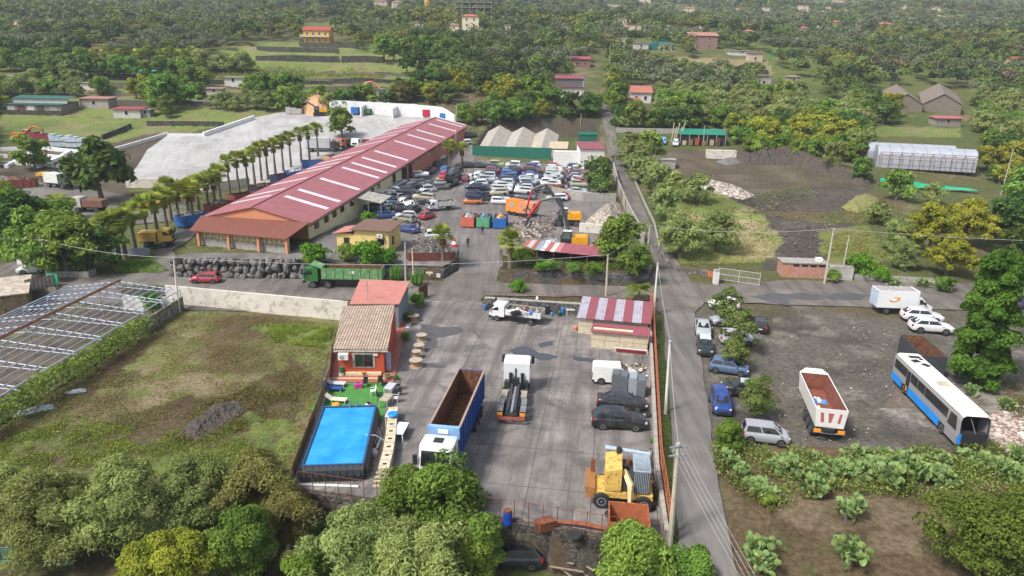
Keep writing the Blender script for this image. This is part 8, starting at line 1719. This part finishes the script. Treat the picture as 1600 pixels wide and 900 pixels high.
def lounger(p,rz,col,label):
 o=T('sun_lounger',label,'sun lounger',p,rz);mt=PM('lounge'+col,col,.7,.1);m=MB();m.b2(-.2,1.2,-.32,.32,.28,.36);m.build('seat',mt,o);m=MB();m.slab([(-.2,-.32,.3),(-.2,.32,.3),(-.75,.32,.7),(-.75,-.32,.7)],.06);m.build('backrest',mt,o)
 for x in(-.1,1.1):
  for y in(-.28,.28):m=MB();m.b2(x-.03,x+.03,y-.03,y+.03,0,.28);m.build('leg',M_WHITEP,o)
lounger(GZ(516,610,zt),-.1,'#24458c','blue sun lounger on the turf by the cane fence');lounger(GZ(517,606,zt+.0)+V3((.1,.5,0)),-.1,'#b8bcc0','pale grey sun lounger behind the blue one');lounger(GZ(522,628,zt),-.1,'#d4ccb4','cream sun lounger on the turf near the pool')
o=T('toy_case','bright pink toy suitcase on the turf','toy',GZ(560,606,zt),.3);m=MB();m.b2(-.35,.35,-.2,.2,.0,.45);m.build('case',PM('bright_pink','#d83c9c',.5),o);m=MB();m.tube([(-.15,0,.45),(-.15,0,.55),(.15,0,.55),(.15,0,.45)],.03,5);m.build('handle',M_BLK,o)
o=T('beach_bag','pink and black beach things heaped at the pool corner','bag',GZ(575,636,zt));heap(-.5,.5,-.3,.3,0,.5,2,8).build('cloth_heap',scrapmat('beach',['#d88ca0','#1c1c20','#dddddd','#b86a7c'],5),o)
o=T('beach_ball','yellow round float by the pool corner','float',GZ(525,635,zt));m=MB();m.lathe((0,0,.18),[(.05,-.18),(.3,-.12),(.38,0),(.3,.12),(.05,.18)],12);m.build('float',PM('yellow_float','#dba21c',.4),o)
o=T('side_table','small low wooden table between the two cream deck chairs','table',GZ(568,587,.15));m=MB();m.cyl((0,0,.4),.22,.04,12);m.build('tabletop',M_WOODS if 0 else PM('light_wood','#c08a4c',.6),o);m=MB();m.cyl((0,0,.19),.05,.38,8);m.build('leg',M_WOODB,o)
o=T('waste_bin','green bin on a white foot at the terrace corner','bin',GZ(534,586,.15));m=MB();m.cyl((0,0,.55),.2,.6,12);m.build('bin',PM('bin_green','#1f7a4c',.5),o);m=MB();m.cyl((0,0,.12),.25,.24,12);m.build('foot',M_WHITEP,o)
o=T('flower_pot','big pink stone pot at the terrace corner','pot',GZ(606,594,.0));m=MB();m.lathe((0,0,0),[(.25,.0),(.42,.6),(.35,.6),(.2,.1)],12);m.build('pot',PM('pink_stone','#b98a7c',.8),o);m=MB();m.cyl((0,0,.55),.33,.04,12);m.build('soil',M_BLK,o)
for k in range(5):
 o=T('garden_chest',['cream box left under the window','cream box right under the window','white tub beside the red wall','',''][k],'box',GZ(545+30*k,583,.15),0)if k<2 else None
 if o:m=MB();m.b2(-.5,.5,-.15,.15,0,.3);m.build('box',M_CREAM,o);m=MB();m.b2(-.52,.52,-.17,.17,.3,.34);m.build('lid',M_WHITEP,o)
for i,(x,y,r_,l)in enumerate(((659,533,.6,'cable reel used as a table, farthest of the lower group'),(655,549,.6,'second cable reel table near the white chair'),(651,559,.5,'small cable reel table between two larger ones'),(650,573,.68,'largest wooden cable reel table, nearest the camera'),(646,502,.72,'cable reel table with a white stick next to the annex shrubs'))):
 o=T('cable_reel',l,'cable reel',GZ(x,y,.03));WD,GY=PM('reel_wood','#b98a54',.8,.15,3),PM('reel_grey_wood','#a89c8c',.85,.15,3)
 m=MB();m.cyl((0,0,.04),r_,.07,20);m.build('bottom_disc',GY,o);m=MB();m.cyl((0,0,.4),r_*.55,.65,16);m.build('drum',WD,o);m=MB();m.cyl((0,0,.76),r_,.07,20);m.build('top_disc',GY,o)
for i,(x,y)in enumerate(((962,606),(974,609),(988,612),(1001,616))):
 o=T('grey_tank',['leftmost dark grey metal bin beside the white van','second dark grey bin beside the white van','lightest grey bin, third from the van','grey bin nearest the yard wall'][i],'bin',GZ(x,y,0),R(-12));mt=PM('bin_grey%d'%i,['#5c6064','#5e6266','#8f969a','#666a6e'][i],.5,.12,2)
 m=MB();m.ext([(-.38,0),(-.42,1.5),(-.3,1.7),(.3,1.7),(.42,1.5),(.38,0)],-.75,.75);m.build('bin_body',mt,o);m=MB();m.b2(-.36,.36,-.7,.7,1.7,1.76);m.build('lid',mt,o)
for i,(x,y,mt,l,h_,r_)in enumerate(((793,818,PM('blue_barrel','#1d49a8',.5),'blue barrel standing at the bottom railing',.95,.3),(609,552,M_STEEL,'x',0,0))[:1]):
 o=T('barrel',l,'barrel',GZ(x,y,0));m=MB();m.lathe((0,0,0),[(r_,0),(r_*1.04,h_*.33),(r_,h_*.36),(r_*1.04,h_*.66),(r_,h_)],14);m.build('barrel_body',mt,o);m=MB();m.cyl((0,0,h_+.05),r_*.9,.15,10);m.build('contents',M_RUST,o)
for i,(x,y,l)in enumerate(((898,839,'tyre lying flat behind the bottom railing'),(955,806,'tyre standing against the orange bucket container'),(1010,650,'tyre lying in the weeds at the yard wall'))):
 o=T('tyre',l,'tyre',GZ(x,y,0));m=MB();m.lathe((0,0,.12),[(.3,-.1),(.42,-.12),(.48,0),(.42,.12),(.3,.1)],16);m.build('tread',M_TYRE,o);m=MB();m.cyl((0,0,.1),.3,.04,12);m.build('hollow',M_DARK,o)
o=T('drive_shaft','long rusty axle beam lying behind the bottom railing','scrap',GZ(912,824,.2));m=MB();m.tube([(-2.3,.5,.1),(0,.1,.2),(2.2,-.5,.1)],[.12,.18,.1],6);m.build('beam',PM('reddish_rust','#8a5038',.85,.2,3),o)
o=T('rusty_engine','rusty engine block lying behind the bottom railing','scrap',GZ(852,826,0));m=MB();m.box((0,0,.35),(1.1,.7,.7),.4);m.box((-.5,0,.3),(.4,.5,.5),.2);m.build('engine',M_RUST,o)
o=T('pipe','long white pipe lying in front of the pool','pipe',GZ(462,757,.1));m=MB();e_=GZ(560,760,.1)-GZ(462,757,.1);m.tube([(0,0,0),tuple(e_)],.1,8);m.build('tube',M_WHITEP,o)
for k in range(14):
 a_=R(-32+rnd.uniform(-22,22));p=GZ(880+rnd.uniform(-12,20),888+rnd.uniform(-12,14),-3.0);
 if k==0:lg=T('log_pile','pile of weathered wooden poles beside the old dark hatchback','pile',p);l0=p
 d_=V3((math.cos(a_),math.sin(a_),0))*rnd.uniform(1,1.7);q=p-l0+V3((0,0,.15+.07*k));m=MB();m.tube([q-d_,q+d_],.07,6);m.build('pole',PM('old_wood','#8a7a68',.9,.2,4),lg)
car('hatch','#1e2630','old dark blue hatchback parked under the trees below the yard wall',(833,880),(772,879),z=-3.0)
for i,(x,y,w_,h_,c_,l)in enumerate(((843,488,1.1,1.0,'#c9bfa8','cream cabinet with dark front behind the flatbed truck'),(839,480,.4,1.5,'#dddddd','white gas bottle standing by the lava wall'),(854,491,.5,1.1,'#1c1c1e','black narrow oven beside the cream cabinet'),(862,494,.35,.5,'#3a8ac0','small blue drum by the lava wall'),(879,492,.5,1.0,'#2c6ca8','blue topped bin at the lava wall'),(892,492,1.3,.9,'#d0d2cc','low white bench against the lava wall'),(758,485,.45,.8,'#2a6cb0','blue drum at the yard entrance shrub'),(899,516,.6,.6,'#c07a68','pink pot beside the striped store'),(874,494,.5,.6,'#1f4a38','dark green sack beside the blue topped bin'))):
 o=T(['cabinet','gas_bottle','oven','drum','bin','bench','drum','flower_pot','sack'][i],l,['cabinet','bottle','oven','drum','bin','bench','drum','pot','sack'][i],GZ(x,y,0));mt=PM('it'+c_,c_,.6,.12,2)
 m=MB()
 if i in(1,3,4,6,7,8):m.lathe((0,0,0),[(w_*.42,0),(w_*.5,h_*.5),(w_*.48,h_*.85),(w_*.25,h_)],12)
 else:m.b2(-w_/2,w_/2,-.3,.3,h_*(.1 if i!=5 else .75),h_)
 m.build('body',mt,o);m=MB()
 if i==5:
  for s in(-1,1):m.b2(s*w_*.4-.04,s*w_*.4+.04,-.25,.25,0,h_*.75)
  m.build('legs',mt,o)
 else:m.cyl((0,0,h_+.03),w_*.2,.06,8);m.build('top',M_STEEL,o)
o=T('wall_sign','small white rectangular sign on the curved lava wall','sign',GZ(686,429,.6));m=MB();m.b2(-.28,.28,-.9,-.86,-.2,.4);m.build('board',M_WHITEP,o);m=MB();m.b2(-.3,.3,-.86,-.84,-.22,.42);m.build('frame',M_STEEL,o)
o=T('wall_sign','wide cream sign near the top of the curved lava wall','sign',GZ(672,425,1.1));m=MB();m.b2(-.5,.5,-.9,-.86,0,.3);m.build('board',M_CREAM,o);m=MB();m.b2(-.08,.12,-.9,-.86,-.3,-.005);m.build('lower_board',M_CREAM,o)
o=T('round_sign','round blue grey road sign at the foot of the concrete pole','sign',G(632,425));m=MB();m.cyl((0,-.3,1.8),.3,.05,16,'y');m.build('disc',PM('sign_blue','#7c8a9c',.5),o);m=MB();m.tube([(0,-.25,-.5),(0,-.25,1.9)],.03,6);m.build('post',M_STEEL,o)
for(x,y,l)in((937,407,'x'),):pass
pole(646,440,644,388,'short cream post in front of the panel fence',.09,0,M_CREAM);pole(696,405,695,360,'thin white post beside the palm on the lava wall',.04,1.8,M_WHITEP)
def lorry(px,py,rz,L,cabc,boxc,label,bh=2.2,name='lorry'):
 p=G(px,py);t=T(name,label,'truck',(p.x,p.y,p.z+.05),rz);cab(t,L/2-2.0,L/2,1.2,1.0,2.9,cabc,.3);chassis(t,-L/2,L/2-2,.42,1.0,.25,M_CHAS)
 if boxc:m=MB();m.b2(-L/2,L/2-2.3,-1.2,1.2,1.05,1.05+bh);m.build('cargo_box',PM('lb'+boxc,boxc,.6,.12,1),t)
 for x in(-L/2+1.2,L/2-1.2):axle(t,x)
lorry(540,232,R(-110),7,'#c8603c','#5a4a40','orange cab lorry parked behind the warehouse roof',1.4);lorry(563,232,R(-105),6.5,'#d8d8d4','#6a3a34','white cab lorry with dark red load behind the warehouse roof',1.2);lorry(505,237,R(8),8.5,'#4a4644','#c4c4c8','dark lorry with a long white box at the edge of the pale lot',2.6)
lorry(95,293,R(-20),6.5,'#23364e','#d0d0c8','white boxed lorry half hidden by the dark tree',2.0);lorry(142,331,R(180),6,'#c8c8c4','#7c5a4a','white lorry with brown load behind the palm avenue',1.3);lorry(247,385,R(10),5,'#caa040','#c9a050','yellow machine truck at the end of the palm avenue',1.4,'yellow_machine')
o=skip(0,0,6,2.4,2.3,PM('pale_blue_box','#a8b8c8',.5,.1),'pale blue grey site container at the left edge of the gravel yard',R(20),loc=G(10,327))
for(x,y,w_,c_,l,h_)in((68,226,6,'#7c3038','stack of dark red steel frames in the left field',3.4),(95,229,4.4,'#a8b4b8','left block of grey palletised panels',3.4),(120,230,4.4,'#b4bcc0','right block of grey palletised panels',3.2),(460,178,5,'#b0aca4','pale dumper parked left of the sand heap',2.2),(237,322,4,'#c9a04c','yellow bucket lying beyond the palm avenue',1.2),(78,275,5,'#d0a028','yellow beam above the gravel yard',.8)):
 p=G(x,y);o=T('material_stack' if h_>3 else 'site_machine',l,'stack' if h_>3 else 'machine',p,.1);mt=PM('ms'+c_,c_,.7,.25,2)
 for i in range(3):
  m=MB();m.b2(-w_/2+i*w_/3+.05,-w_/2+(i+1)*w_/3-.05,-1.2-.1*i,1.4,.1,h_*(1-.12*i));m.build('pallet_load' if h_>3 else 'body',mt,o)
  if h_>3:
   m=MB()
   m.b2(-w_/2+i*w_/3+.04,-w_/2+(i+1)*w_/3-.04,-1.25-.1*i,1.42,h_*.4,h_*.46);m.build('strap',M_CHAS,o)
for k,P_ in enumerate((((-20,236),(60,232),(135,240)),((-20,246),(60,244),(120,250)),((-20,256),(50,257),(100,262)),((60,232),(40,245),(10,262)),((112,237),(90,250),(60,262)))):
 wallrun('foundation_beam',['farthest','second','nearest','left crossing','right crossing'][k]+' white concrete foundation beam in the dug plot at left','beam',gp(*P_),.7,.9,M_LOTW,None)
for(x,y,l,c_)in((148,120,'leftmost teal parasol below the shaggy palms',0),(205,120,'second teal parasol below the shaggy palms',0),(227,121,'third teal parasol below the shaggy palms',0),(247,121,'rightmost teal parasol below the shaggy palms',0)):
 o=T('parasol',l,'parasol',G(x,y));m=MB();m.lathe((0,0,0),[(2.4,2.3),(1.6,2.9),(.1,3.2)],10);m.build('canopy',M_NET,o);m=MB();m.tube([(0,0,-.3),(0,0,3.2)],.06,6);m.build('pole',M_WHITEP,o)
for(x,y,l)in((1036,224,'light blue car at the materials yard entrance'),(1055,227,'white car in front of the leaning boards')):car('hatch','#6ea4cc' if x==1036 else '#d4d4d2',l,(x+1,y-4),(x,y+3))
for k in range(5):
 p=G(1049+3.2*k,222);o=T('wooden_pole',['first','second','third','fourth','fifth'][k]+' from the left of the tall boards leaning by the green roofed shed','board',p);m=MB();m.tube([(0,0,0),(.5+.2*k,.6,5.5-(k%2)*1.2)],.16,4);m.build('board',PM('pale_board','#b8a888',.8,.15,3),o);m=MB();m.box((0,0,.05),(.4,.4,.1));m.build('foot',M_GREYC,o)
for k,e in PROTO.items():
 if not e[1]:pass
